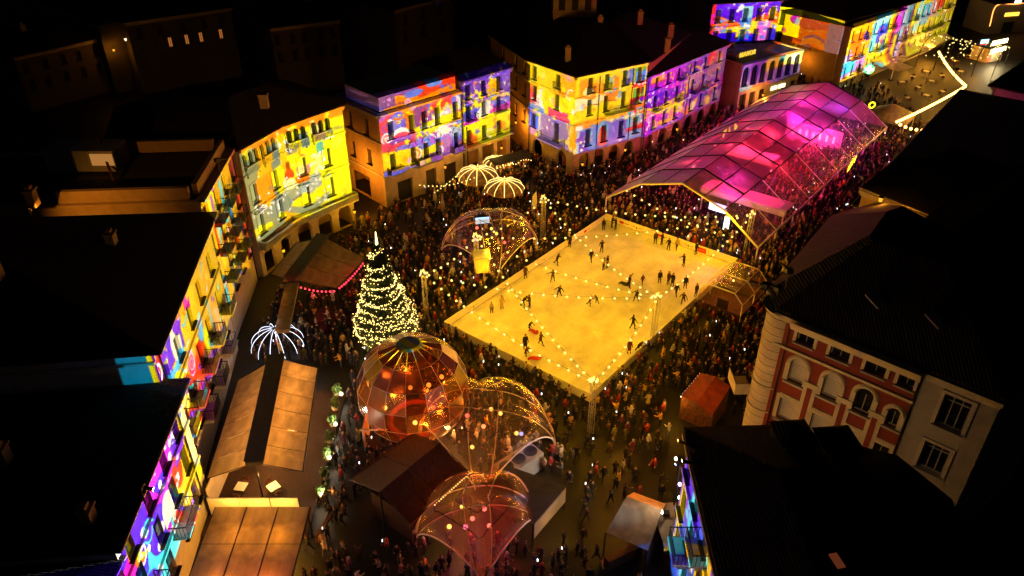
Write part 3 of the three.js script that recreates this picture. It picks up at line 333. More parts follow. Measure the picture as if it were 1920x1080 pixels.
building('block', 'dark roofed block beyond the stucco house with a lit yellow attic strip', [33.6, -67.4], [37.4, -62.2], 16, 17.6, { mat: M.ochre, rise: 0.6, over: 0.2, front: { mat: M.ochre } });
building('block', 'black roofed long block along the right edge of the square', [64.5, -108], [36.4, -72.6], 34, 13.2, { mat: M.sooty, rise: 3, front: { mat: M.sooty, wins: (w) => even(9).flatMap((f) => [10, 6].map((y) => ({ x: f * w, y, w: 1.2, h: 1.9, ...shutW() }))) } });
building('block', 'dark house with a pale upper wall at the right edge near the light garlands', [87, -128], [71, -112], 26, 12.8, { mat: M.pale, rise: 0.8, front: { mat: M.grey } });
{
  const q = [[11.9, -38.2], [17.7, -38.3], [24.4, -35.6], [26.0, -32.2], [24, -16], [11.4, -20]], X = q[0][0], Z = q[0][1];
  const o = thing('town_house', 'black roofed house with dormers in the lower right corner, its side projected blue', 'building', [X, 0, Z]);
  facade(o, q[0], q[5], 0, 13.6, { mat: M.plaster, courses: [10.4, 6.6], wins: (w) => [1.2, 4.2, 7.2, 10.2, 13.2].flatMap((x) => [10.9, 7.2, 3.4].map((y) => ({ x, y, w: 1.2, h: 2.2, ...shutW() }))), balc: () => [{ x: 4.2, y: 7, w: 2.4, d: 1.2 }, { x: 9.6, y: 7, w: 3, d: 1.2 }, { x: 7.2, y: 10.7, w: 2.2, d: 1 }] });
  for (let k = 0; k < 3; k++) facade(o, q[k + 1], q[k], 0, 13.6, { mat: M.grey, inset: true, cornice: false });
  const r = mesh('roof', [polyRoof(q.map(([x, z]) => [x - X, z - Z]), 13.62, 0.45, 1.7, 0.42)], M.roof, o);
  for (const [x, z] of [[18.01, -36.55], [20.64, -35.98]]) mesh('dormer', [box(1.9, 1.7, 2.4, x - X, 14.4, z - Z, 0.1), new THREE.ConeGeometry(1.75, 1.0, 4).rotateY(PI / 4 + 0.1).translate(x - X, 15.76, z - Z)], M.roof, r);
  const [sx, sz] = [17.30, -26.77]; mesh('skylight', [box(0.45, 0.1, 0.9, sx - X, 15.36, sz - Z, 0.2)], glow(1, 0.22, 0.08, 0.1), r);
}
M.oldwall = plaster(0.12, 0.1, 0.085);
// old town behind, far left: houses with dark roofs and a few lamps
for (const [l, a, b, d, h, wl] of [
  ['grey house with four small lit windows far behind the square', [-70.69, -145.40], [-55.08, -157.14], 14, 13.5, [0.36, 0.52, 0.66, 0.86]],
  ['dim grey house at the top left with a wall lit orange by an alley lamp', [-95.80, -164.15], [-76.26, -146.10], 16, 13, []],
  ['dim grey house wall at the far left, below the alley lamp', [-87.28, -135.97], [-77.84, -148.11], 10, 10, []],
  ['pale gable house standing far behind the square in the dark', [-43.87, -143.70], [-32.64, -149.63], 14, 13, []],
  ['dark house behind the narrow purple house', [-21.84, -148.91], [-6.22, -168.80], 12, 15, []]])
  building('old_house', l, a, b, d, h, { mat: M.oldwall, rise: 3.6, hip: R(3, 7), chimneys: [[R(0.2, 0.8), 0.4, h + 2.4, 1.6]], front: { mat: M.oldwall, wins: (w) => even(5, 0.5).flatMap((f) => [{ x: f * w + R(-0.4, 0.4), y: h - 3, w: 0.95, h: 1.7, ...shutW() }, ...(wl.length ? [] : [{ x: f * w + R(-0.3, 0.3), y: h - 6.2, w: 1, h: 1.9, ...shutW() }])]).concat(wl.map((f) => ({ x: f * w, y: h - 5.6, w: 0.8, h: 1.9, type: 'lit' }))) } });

// ---------------------------------------------------------------- the projections
const Yl = '#ffd500', Lm = '#f4f000', Or = '#ff8a00', Rd = '#e8201c', Mg = '#e000d8', Pu = '#6a10c8', Vi = '#8a5ad8', Bl = '#2a5ae0', Sk = '#58a8f0', Te = '#10c8d0', Wh = '#ffffff', Lv = '#a898e0', Pk = '#f04890', Gy = '#a4b09a';
{ // palace
  const s = new Slide(16.4, 12.0, 40);
  s.rect(0, 0, 1, 1, '#eeb400').rect(0.46, 0, 1, 1, '#ffe000').rect(0.84, 0, 1, 0.86, Lm).rect(0.9, 0.1, 1, 0.8, '#dff000');
  s.rect(0, 0.9, 1, 1, '#d89000').rect(0, 0, 0.14, 0.95, '#98a488').rect(0.1, 0.35, 0.3, 0.62, '#f0a000').wave(-0.05, 0.25, 0.5, 1, 0, '#9ca890', 0, 0.34).wave(0.04, 0.14, 0.3, 1, 1, Lm, 0, 0.2);
  s.moon(0.60, 0.46, 5.4, 0.75, '#9fae9c', 0.42).moon(0.60, 0.5, 5.0, 0.75, '#ffd800', 0.5).wave(0.22, 0.36, 0.4, 1.2, 2, '#a9b8a4', 0.22, 0.72).cloud(0.32, 0.22, 1.5, '#93a8a0').cloud(0.62, 0.28, 1.2, '#b0c0b8');
  s.rect(0.3, 0.62, 0.4, 0.86, '#84a09a').rect(0.4, 0.6, 0.46, 0.92, '#f0c000').rect(0.46, 0.68, 0.55, 0.84, '#a8a890').rect(0.58, 0.7, 0.66, 0.86, '#80a0a0').rect(0.7, 0.74, 0.8, 0.9, '#b8a890').rect(0.52, 0.42, 0.64, 0.52, '#c8a8a0').rect(0.5, 0.36, 0.62, 0.43, Or).rect(0.72, 0.58, 0.78, 0.72, '#60c0b8').line([[0.84, 1], [0.98, 0.78]], 0.5, Lm);
  s.oval(0.455, 0.48, 0.65, 0.8, '#a83200').oval(0.455, 0.48, 0.3, 0.75, '#d85800').rect(0.44, 0.54, 0.47, 0.62, '#803000').flake(0.72, 0.5, 1.35, Wh).disc(0.72, 0.5, 0.5, '#fff8c0').spiral(0.9, 0.62, 0.8, '#fff890', 0.16);
  s.dots(60, 0.02, 0.05, 0.8, 0.5, 0.04, 0.09, Wh).dots(40, 0.05, 0.5, 0.98, 0.97, 0.04, 0.1, '#fff0c0').dots(22, 0.15, 0.08, 0.5, 0.34, 0.06, 0.11, Wh);
  s.detail(46, ['#fff4b0', '#ffe000', '#c08000', '#8a9a90', '#ffffff']);
  projector('black projector on the eaves throwing the crescent and snowflake', V(19.2, 17.6, -50.6), [-30.0, -79.6], [-21.2, -93.4], 4.6, 16.6, s, 1.7);
}
{ // corner house and its purple neighbour
  const s = new Slide(23.8, 10.9, 36);
  s.rect(0, 0, 0.595, 1, '#7080d0').rect(0, 0.82, 0.6, 1, '#8060a8').wave(0.82, 0.97, 0.4, 1.2, 1, '#e09010', 0.14, 0.6).wave(0.87, 1.05, 0.3, 1.6, 2.2, '#e03030', 0.3, 0.6).oval(0.27, 0.93, 1.6, 0.5, '#3a8ae0').oval(0.42, 0.98, 1.4, 0.4, '#3a9af0').rect(0, 0.79, 0.6, 0.84, '#e8a000').rect(0, 0.84, 0.13, 1, '#7a6098').dots(14, 0, 0.84, 0.14, 1, 0.04, 0.1, '#d8b0e8');
  s.rect(0, 0.3, 0.09, 0.79, '#e0507a').wave(0.46, 0.79, 0.5, 1.3, 0.5, Or, 0.08, 0.26).oval(0.12, 0.62, 1.5, 2.0, '#5a70d8').oval(0.115, 0.62, 1.0, 1.5, '#8a9af0').moon(0.19, 0.58, 1.7, PI, Yl, 0.5).rect(0.24, 0.45, 0.34, 0.79, '#7a4a98').wave(0.66, 0.8, 0.3, 2, 0.4, '#d83060', 0.36, 0.52).rect(0.34, 0.5, 0.5, 0.66, '#8a5ab0').moon(0.465, 0.64, 1.6, 0.25, Yl, 0.4).disc(0.49, 0.6, 1.0, '#d8d0f0').rect(0.52, 0.45, 0.595, 0.78, '#7a88e0').moon(0.54, 0.66, 1.4, PI, '#e8ecff', 0.5);
  s.wave(0.28, 0.48, 0.45, 1.1, 0.3, '#e03a80', 0, 0.24).wave(0.36, 0.46, 0.2, 1.3, 0.8, '#7830b0', 0.06, 0.22).moon(0.14, 0.42, 1.7, -PI / 2, Wh, 0.75).wave(0.02, 0.3, 0.4, 1.4, 1.2, '#ffc400', 0, 0.27).wave(0.38, 0.52, 0.5, 1.4, 2.6, Yl, 0.24, 0.6).spiral(0.375, 0.42, 1.1, '#fff080', 0.2).spiral(0.375, 0.42, 0.8, '#e0a000', 0.12).wave(0.2, 0.4, 0.4, 1.6, 0.2, '#6a9ae8', 0.26, 0.6).cloud(0.45, 0.34, 1.0, Wh).oval(0.52, 0.4, 1.0, 0.35, '#7a20c0').cloud(0.55, 0.28, 0.9, '#c0d8ff').wave(0.04, 0.2, 0.4, 1.4, 2, '#ffd020', 0.28, 0.42).rect(0.32, 0, 0.4, 0.1, '#5a30a0').rect(0.42, 0, 0.595, 0.14, '#7030a8').oval(0.47, 0.18, 1.2, 0.8, '#b090d0').dots(60, 0.02, 0.05, 0.58, 0.8, 0.03, 0.09, [Wh, '#ffe8a0', '#ff9a60']).dots(14, 0.28, 0.6, 0.36, 0.74, 0.05, 0.09, '#ff5050').stars(8, 0.3, 0.6, 0.5, 0.78, 0.15, 0.32, Yl).spiral(0.15, 0.14, 0.5, '#e89000', 0.14).spiral(0.06, 0.2, 0.5, '#fff0a0', 0.12);
  s.rect(0.6, 0.42, 1, 1, '#4a12a8').wave(0.7, 1.02, 0.6, 1, 1, '#6a3ac8', 0.78, 1).wave(0.3, 0.5, 0.5, 1.2, 0.6, '#2060d8', 0.6, 1).wave(0.3, 0.42, 0.4, 1, 0.4, Mg, 0.6, 1).cloud(0.79, 0.41, 1.2, Wh).oval(0.88, 0.4, 1.3, 0.5, '#f000c0').wave(-0.1, 0.33, 0.4, 1.1, 0.9, '#ffe000', 0.6, 1).wave(0.02, 0.14, 0.3, 1.2, 0.2, '#f07800', 0.6, 0.72).oval(0.66, 0.12, 0.7, 0.9, '#f05010').oval(0.9, 0.16, 1.1, 0.7, '#f08000');
  s.oval(0.86, 0.7, 1.4, 1.7, '#f0c000').spiral(0.86, 0.7, 1.1, '#b88a00', 0.22).moon(0.95, 0.52, 1.2, -PI / 2, Yl).line([[0.7, 0.9], [0.74, 0.72], [0.72, 0.6]], 0.16, '#e8d0ff').line([[0.74, 0.96], [0.84, 0.98]], 0.16, '#b090ff').stars(14, 0.61, 0.5, 0.76, 0.8, 0.22, 0.5, '#ffe030').dots(70, 0.6, 0.45, 1, 1, 0.04, 0.13, [Wh, '#ffb0f0', '#b0c0ff']).dots(26, 0.76, 0.5, 0.84, 0.58, 0.04, 0.09, Wh).line([[0.8, 0.58], [0.88, 0.62]], 0.2, '#60a8ff').stars(5, 0.84, 0.05, 1, 0.28, 0.3, 0.5, '#ff9000').rect(0.592, 0, 0.604, 1, '#101020');
  s.detail(120, ['#ffffff', '#ffe040', '#ff9030', '#5a80ff', '#c060e0', '#ffd0f0']);
  projector('black projector on the eaves beside the crescent one, aimed at the orange corner house', V(20.2, 17.6, -50.2), [-17.6, -98.0], [-0.3, -114.4], 4.7, 15.6, s, 1.6);
}
{ // big yellow corner house, left face
  const s = new Slide(10.4, 11.6, 40);
  s.rect(0, 0, 1, 1, '#e8a800').rect(0, 0.72, 0.7, 1, '#ffc800').wave(0.3, 0.72, 0.4, 1, 0, '#ffd400', 0.2, 1).wave(0.42, 0.66, 0.4, 1, 2, '#d82050', 0, 0.26).rect(0.16, 0.82, 0.26, 1, '#ffe880').spiral(0.74, 0.74, 0.8, '#c08000', 0.2).moon(0.42, 0.5, 2.7, 0.35, Wh, 0.45).wave(0.32, 0.52, 0.4, 0.8, 0.6, '#c00a80', 0.44, 0.86).wave(0.3, 0.4, 0.2, 1, 1.6, Pk, 0.5, 0.9).rect(0, 0, 1, 0.37, '#9a90c8').wave(0.28, 0.42, 0.3, 1, 0, '#6aa8f0', 0, 0.35).rect(0, 0.08, 0.2, 0.38, '#5a80d8').rect(0.2, 0.04, 0.29, 0.36, '#90c8f8').rect(0.72, 0.04, 0.9, 0.32, '#8a88b8').wave(0.02, 0.36, 0.2, 2, 0, '#f0b020', 0.9, 1).line([[0.24, 0.06], [0.27, 0.36]], 0.4, '#ffe8e8').rect(0.54, 0.3, 0.66, 0.345, '#4a70e8').dots(60, 0, 0.4, 0.9, 1, 0.04, 0.11, ['#ffe890', '#e09000', Wh]).dots(24, 0.02, 0.45, 0.25, 0.66, 0.04, 0.1, '#ff90b0').dots(22, 0.1, 0.02, 0.9, 0.34, 0.04, 0.1, Wh).stars(4, 0.86, 0.02, 1, 0.4, 0.3, 0.5, '#ffd8a0').oval(0.2, 0.02, 0.5, 0.5, Yl);
  s.detail(36, ['#fff0a0', '#ffe000', '#c88000', '#ffffff', '#ffb0d0']);
  projector('black projector on the left roof terrace facing the yellow corner house', V(-28.8, 18.9, -71.4), [2.6, -117.3], [9.2, -109.2], 3.5, 15.1, s, 1.5);
}
{ // big yellow corner house, right face
  const s = new Slide(13.6, 12.0, 40);
  s.rect(0, 0, 1, 1, '#ffcf00').rect(0, 0.3, 1, 0.42, '#f0a800').wave(0.62, 0.92, 0.4, 1.4, 0, '#e09c00', 0.05, 0.6).oval(0.45, 0.82, 1.1, 1.2, '#f8e000').wave(0.55, 0.68, 0.5, 1, 0.6, '#fff6d8', 0, 0.32).oval(0.08, 0.6, 1.2, 0.5, '#fffbe8').cloud(0.17, 0.78, 0.7, '#fff0c0').oval(0.34, 0.66, 1.1, 0.6, '#fff4d0').oval(0.62, 0.62, 0.9, 0.4, '#ffeaa0').rect(0.84, 0.72, 1, 0.9, '#f0f4ff').rect(0.8, 0.7, 1, 0.77, '#e02010').rect(0.84, 0.54, 1, 0.7, '#ffdc00').rect(0.88, 0.6, 0.97, 0.7, '#f08000').rect(0.73, 0.78, 0.81, 0.96, '#4a98e8').oval(0.72, 0.84, 0.5, 1.1, '#58a8f0').rect(0.78, 0.46, 1, 0.56, '#f03820').rect(0.92, 0.5, 1, 0.55, '#c010c0').wave(0.4, 0.5, 0.2, 2, 0, '#ff9000', 0.74, 1);
  s.rect(0, 0, 1, 0.31, '#2a80d8').rect(0, 0, 0.1, 0.3, '#b8d8ff').rect(0.08, 0, 0.2, 0.3, '#5a50b8').rect(0.22, 0, 0.33, 0.34, '#2a98e0').rect(0.3, 0.24, 0.42, 0.3, '#3a68f0').oval(0.41, 0.2, 1.3, 1.9, '#40b0e8').rect(0.355, 0.02, 0.47, 0.21, '#e0142a').star(0.41, 0.23, 0.8, '#e0142a', 7, 0.6).rect(0.55, 0, 0.62, 0.34, '#5878e8').rect(0.66, 0, 0.74, 0.36, '#2a60c0').rect(0.76, 0.02, 0.98, 0.42, '#5ac0f0').rect(0.85, 0.12, 0.89, 0.42, '#ff5050').wave(0.13, 0.18, 0.2, 1, 0, '#f01828', 0.76, 1).rect(0.78, 0, 1, 0.12, '#30a0e0').rect(0, 0, 0.04, 0.34, '#f0a800').wave(0.26, 0.36, 0.25, 1.5, 1, Wh, 0.02, 0.12).oval(0.06, 0.18, 0.5, 0.3, '#7030c0').dots(60, 0.04, 0.02, 1, 0.36, 0.04, 0.12, [Wh, '#c0f0ff', '#ffd0d0']).dots(30, 0.36, 0.04, 0.47, 0.2, 0.05, 0.16, '#ff9a9a').dots(70, 0.02, 0.45, 0.75, 0.98, 0.04, 0.12, ['#fff4b0', '#e8a000']).dots(10, 0.82, 0.71, 1, 0.76, 0.06, 0.1, Wh).spiral(0.94, 0.86, 0.5, '#90b8ff', 0.12).rect(0.1, 0.265, 0.22, 0.3, '#60a0ff').wave(0.3, 0.34, 0.15, 3, 0, '#60a8ff', 0.42, 0.76);
  s.detail(60, ['#fff6c0', '#ffe000', '#c88000', '#ffffff', '#60b8ff']);
  projector('black projector on the eaves, third along, aimed at the yellow corner house', V(20.6, 19.6, -49.6), [9.2, -109.2], [20.5, -116.6], 3.2, 15.1, s, 1.45);
}
{ // long purple and blue house
  const s = new Slide(24.3, 10.0, 36);
  s.rect(0, 0, 0.5, 1, '#7a0ad0').wave(0.5, 1.02, 0.7, 1.4, 0, '#a800d8', 0.05, 0.42).wave(0.4, 0.7, 0.8, 1.3, 0.4, '#4a28c8', 0, 0.4).wave(0.24, 0.5, 1.4, 0.9, 2.6, '#ffc400', 0, 0.48).wave(0.3, 0.4, 1.4, 0.9, 2.7, '#ffe840', 0.05, 0.45).wave(0.8, 0.96, 0.3, 1.2, 1, '#f0a000', 0.04, 0.2).wave(0.08, 0.24, 0.6, 1.3, 0, '#b010d0', 0, 0.45).wave(0.02, 0.2, 0.6, 1.6, 2, '#e8a800', 0.14, 0.38).wave(-0.02, 0.1, 0.3, 1.4, 1, '#3858d0', 0.1, 0.5);
  s.rect(0.47, 0, 1, 1, '#34509a').rect(0.5, 0.1, 0.76, 1, '#2a60c0').oval(0.6, 0.6, 3.0, 3.4, '#4a20b0').spiral(0.6, 0.6, 2.6, '#ffb800', 0.65, 1.6).spiral(0.6, 0.6, 1.7, '#f0e0d0', 0.25, 1.6).spiral(0.6, 0.6, 2.2, '#3a60d8', 0.3, 1.5).moon(0.59, 0.25, 1.9, PI / 2 + 0.2, '#ffb400', 0.2).rect(0.48, 0.04, 0.62, 0.14, '#d89000').wave(0.4, 0.9, 0.6, 2, 0.5, '#6a7cae', 0.74, 1).wave(0.7, 1, 0.5, 1.4, 1.3, '#c81a60', 0.74, 0.86).oval(0.93, 0.8, 0.7, 1.4, '#d89a20').wave(0.2, 0.5, 0.3, 2.2, 0, '#5830a0', 0.82, 1).wave(0.3, 0.34, 0.3, 2, 1, '#d8a050', 0.74, 0.94).rect(0.7, 0.05, 1, 0.2, '#64809e').dots(110, 0.02, 0.05, 0.48, 0.98, 0.05, 0.14, [Wh, '#ff9aff', '#c0b0ff']).dots(70, 0.72, 0.05, 1, 0.98, 0.05, 0.16, ['#e8b860', '#c8c0d8', '#b0a0e0']).dots(20, 0.48, 0.3, 0.75, 0.95, 0.05, 0.12, ['#a0d0ff', '#ffe0a0']).stars(8, 0.76, 0.4, 1, 0.9, 0.25, 0.5, '#d8a040');
  s.detail(130, ['#ffffff', '#ffd040', '#c040ff', '#3050d0', '#e0a0ff', '#ff90d0']);
  projector('black projector at the right roof corner aimed at the purple house', V(36.2, 16.0, -73.6), [20.8, -117.0], [37.1, -134.8], 2.7, 12.7, s, 1.35);
}
{ // store with arches
  const s = new Slide(16.5, 5.0, 30);
  s.rect(0, 0, 1, 1, '#5a40a0').rect(0, 0.2, 0.14, 1, '#a090d8').wave(0.5, 1, 0.2, 2, 0, '#f0a800', 0.38, 0.7).wave(0.7, 1.05, 0.15, 1, 0, Te, 0.6, 0.96).rect(0, 0, 0.2, 0.14, Te).rect(0.2, 0, 0.5, 0.1, '#e08a20').dots(90, 0, 0.05, 1, 0.95, 0.04, 0.1, [Wh, '#e0c0ff']).rect(0.92, 0.1, 1, 0.9, '#d8c8e8');
  projector('black projector on the black roof, aimed at the arches of the store', V(37.6, 16.0, -75.2), [40.4, -134.9], [53.9, -144.3], 4.2, 9.2, s, 1.1);
  const t = new Slide(13.7, 7.2, 34);
  t.rect(0, 0, 1, 1, '#2038c8').wave(0.55, 1, 0.5, 1.4, 0, '#5a10d0', 0, 1).wave(0.3, 0.62, 0.6, 1.2, 0.4, '#ff7a00', 0, 1).wave(0.2, 0.45, 0.5, 1.2, 1.4, '#ffc800', 0, 1).rect(0, 0, 0.4, 0.25, '#4a10b8').rect(0.44, 0.05, 0.6, 0.6, '#40a0f0').rect(0.7, 0, 0.9, 0.5, '#e8a0ff').oval(0.9, 0.7, 0.9, 1.2, '#ffc000').rect(0.45, 0.6, 0.6, 0.9, '#b0e0ff').dots(70, 0, 0.05, 1, 1, 0.06, 0.16, [Wh, '#90a0ff']).rect(0, 0, 0.05, 1, '#ff5020');
  t.detail(40, ['#ffffff', '#ffe060', '#60b0ff', '#c050ff']);
  projector('black projector on the black roof, aimed at the night blue house', V(38.8, 16.0, -76.8), [36.8, -147.5], [50.2, -150.4], 9.2, 16.4, t, 1.8);
  const u = new Slide(4.7, 8.5, 40);
  u.rect(0, 0, 1, 1, '#f4e800').rect(0, 0.3, 0.5, 0.9, '#f0ff00').oval(0.75, 0.8, 0.9, 0.9, '#c050e0').oval(0.85, 0.75, 0.5, 0.7, '#40c0f0').rect(0.4, 0.05, 0.8, 0.3, '#fff8e0').oval(0.4, 0.5, 0.3, 0.5, '#d880c0');
  projector('black projector at the ridge end of the black roof, aimed at the lemon face', V(37.2, 16.4, -70.8), [53.2, -161.0], [57.2, -158.6], 4.5, 13, u, 1.9);
  const v = new Slide(10.9, 11.5, 36);
  v.rect(0, 0, 1, 1, '#e07a10').rect(0, 0.92, 1, 1, '#ffd400').wave(0.66, 0.92, 0.4, 1, 0, '#c88468', 0, 0.9).wave(0.5, 0.74, 0.4, 1, 2, '#f09010', 0.1, 1).disc(0.48, 0.34, 3.6, '#a08cb0').wave(0.46, 0.56, 0.3, 1, 1, '#f08800', 0, 0.7).moon(0.48, 0.3, 3.6, -PI / 2, '#e8a860', 0.75).rect(0.7, 0.4, 1, 0.9, '#b8a4b8').rect(0, 0, 1, 0.1, '#7a4620').dots(10, 0.1, 0.5, 0.9, 0.9, 0.05, 0.1, '#ffe0c0');
  projector('black projector over the eaves of the long purple house, aimed at the orange corner house', V(38.2, 14.0, -133.6), [57.2, -158.6], [62.6, -149.2], 1.5, 13, v, 0.85);
}
{ // right-hand row
  const s = new Slide(47.5, 11.6, 26);
  s.rect(0, 0, 0.19, 1, '#f0b000').rect(0.02, 0.3, 0.12, 0.8, '#ff8a00').oval(0.14, 0.7, 0.9, 1.1, '#6a40c0').wave(0.02, 0.4, 0.6, 3, 0, '#c8b0e0', 0, 0.18).oval(0.08, 0.35, 1.6, 1.4, '#ff8000').wave(0.1, 0.3, 0.3, 2, 0, '#60d0e0', 0, 0.1);
  s.rect(0.19, 0, 0.38, 1, '#14b8d8').oval(0.29, 0.62, 2.6, 2.4, '#1058c8').rect(0.2, 0.05, 0.24, 0.95, '#b0f0ff').oval(0.27, 0.4, 1.5, 1.0, '#ffe000').oval(0.3, 0.55, 1.6, 0.7, '#e8e0d0').rect(0.2, 0.8, 0.36, 0.98, '#c8f4ff').wave(0.1, 0.3, 0.6, 5, 0, '#ffd860', 0.19, 0.38).rect(0.33, 0, 0.38, 1, '#ffe400').rect(0.36, 0, 0.39, 1, '#ff7a00');
  s.rect(0.385, 0, 0.545, 1, '#7a3a7a').rect(0.4, 0.55, 0.45, 1, '#f000d8').rect(0.46, 0.4, 0.49, 1, '#c8d8ff').rect(0.49, 0.6, 0.53, 1, '#10a0b0').rect(0.41, 0.1, 0.44, 0.5, '#ffd000').rect(0.46, 0.05, 0.49, 0.4, '#c0b8e0').rect(0.5, 0.1, 0.52, 0.45, '#ffb000');
  s.rect(0.55, 0, 1, 1, '#ffd800').rect(0.59, 0.4, 0.63, 1, '#c8f8ff').rect(0.64, 0.5, 0.72, 0.9, '#20c0d8').rect(0.72, 0.6, 0.8, 1, '#e8c0c8').rect(0.78, 0.7, 0.86, 1, '#e02848').rect(0.86, 0.5, 1, 1, '#f0c000').rect(0.6, 0.1, 0.75, 0.35, '#f0e080').dots(130, 0, 0, 1, 1, 0.06, 0.16, [Wh, '#fff0a0', '#ffd0ff']);
  s.detail(110, ['#ffffff', '#ffe060', '#30d0e0', '#ff50c0', '#2050b0', '#ff8000']);
  projector('black projector on the long black roof at the right, aimed at the row of houses', V(62.5, 16.6, -108.4), [63.6, -148.2], [99, -179.8], 1.6, 12.6, s, 2.0);
}
{ // left bank: tall flat roofed house with streaks
  const s = new Slide(13.4, 14.6, 36);
  s.rect(0, 0, 1, 1, '#e8b000');
  for (let i = 0; i < 46; i++) { const u = R(0, 1), v = R(-0.1, 0.9); s.rect(u, v, u + R(0.02, 0.08), v + R(0.1, 0.4), pick(['#ffe000', '#ffd000', '#10b8c8', '#20d0e0', '#e0f8ff', '#f07800', '#e02030', '#b060d0', '#f8f000', '#203848', '#f0a000', '#0a90b0'])); }
  s.rect(0.86, 0, 1, 1, '#8a2040').rect(0.92, 0.2, 1, 0.8, '#ff4030').dots(40, 0, 0, 1, 1, 0.05, 0.14, [Wh, '#a0f0ff']);
  projector('black projector on the lower right eaves aimed at the stacked balconies', V(11.3, 14.4, -36.4), [-29.55, -66.0], [-30.6, -79.2], 2.4, 17, s, 1.8);
}
{ // left bank: broad house, with its end wall
  const s = new Slide(21.7, 11.3, 38); s.X = (u) => s.w * (u < 0.155 ? u * 0.05 / 0.155 : 0.05 + (u - 0.155) * 0.95 / 0.845);
  s.rect(0, 0, 1, 1, '#ffc000').rect(0, 0, 0.13, 1, '#087f98').rect(0.118, 0, 0.142, 1, Yl).rect(0.142, 0, 0.168, 1, '#6a20b8').oval(0.19, 0.82, 0.9, 1.3, '#e02040').oval(0.22, 0.72, 1.2, 1.6, '#6a18c0').oval(0.24, 0.92, 1.0, 0.8, '#40c8e8').wave(0.6, 0.95, 0.6, 1.3, 0, '#5a20c0', 0.26, 0.42).oval(0.35, 0.72, 1.3, 2.0, '#fff4e0').oval(0.4, 0.86, 1.2, 1.3, '#8020c8').oval(0.36, 0.93, 0.6, 0.6, Yl).wave(0.56, 0.68, 0.4, 1.2, 1, '#28b8d8', 0.2, 0.4).oval(0.5, 0.88, 0.8, 1.4, '#ffb000').oval(0.55, 0.8, 0.5, 0.9, '#e020c0').rect(0.62, 0.4, 1, 1, '#f0b400').dots(12, 0.5, 0.7, 0.64, 0.95, 0.1, 0.3, ['#ff00b0', '#ffe060']);
  s.rect(0.15, 0, 1, 0.56, '#ffb400').rect(0.16, 0.1, 0.26, 0.56, '#18b0d8').oval(0.27, 0.36, 1.7, 2.6, Yl).spiral(0.27, 0.36, 1.4, '#fff8c0', 0.4, 2).spiral(0.27, 0.36, 2.0, '#ff9000', 0.2, 2).wave(0.2, 0.46, 0.6, 1.4, 0, '#ff5a10', 0.34, 0.52).oval(0.43, 0.42, 1.0, 1.3, '#ffe8f8').spiral(0.43, 0.42, 0.9, '#e81080', 0.3, 1.8).oval(0.38, 0.22, 0.7, 0.9, Te).wave(0.05, 0.25, 0.4, 1.3, 0.6, '#e83a18', 0.26, 0.5).oval(0.3, 0.1, 1.2, 0.9, '#7a3ac8').oval(0.55, 0.36, 1.3, 1.5, '#f05a10').oval(0.6, 0.46, 0.9, 1.2, '#50c0f0').star(0.54, 0.44, 0.7, Yl, 5).oval(0.64, 0.3, 0.8, 1.4, '#ffe000').rect(0.74, 0.05, 0.8, 0.5, '#18c0d8').rect(0.86, 0.1, 0.92, 0.56, Yl).wave(0, 0.14, 0.4, 2, 0, '#8a38b0', 0.4, 0.9).dots(44, 0.16, 0.02, 1, 0.96, 0.05, 0.16, [Wh, '#fff4a0', '#a0ffff']);
  s.detail(50, ['#ffffff', '#fff080', '#ff7a00', '#8a30d0', '#20c0e0']);
  s.rect(0, 0, 0.118, 1, '#087f98').rect(0.118, 0, 0.142, 1, Yl).rect(0.142, 0, 0.16, 1, '#6a20b8');
  projector('black projector on the lower right eaves aimed at the broad left house', V(11.2, 14.4, -34.8), [-26.05, -43.85], [-28.9, -65.4], 4.3, 15.6, s, 1.8);
}
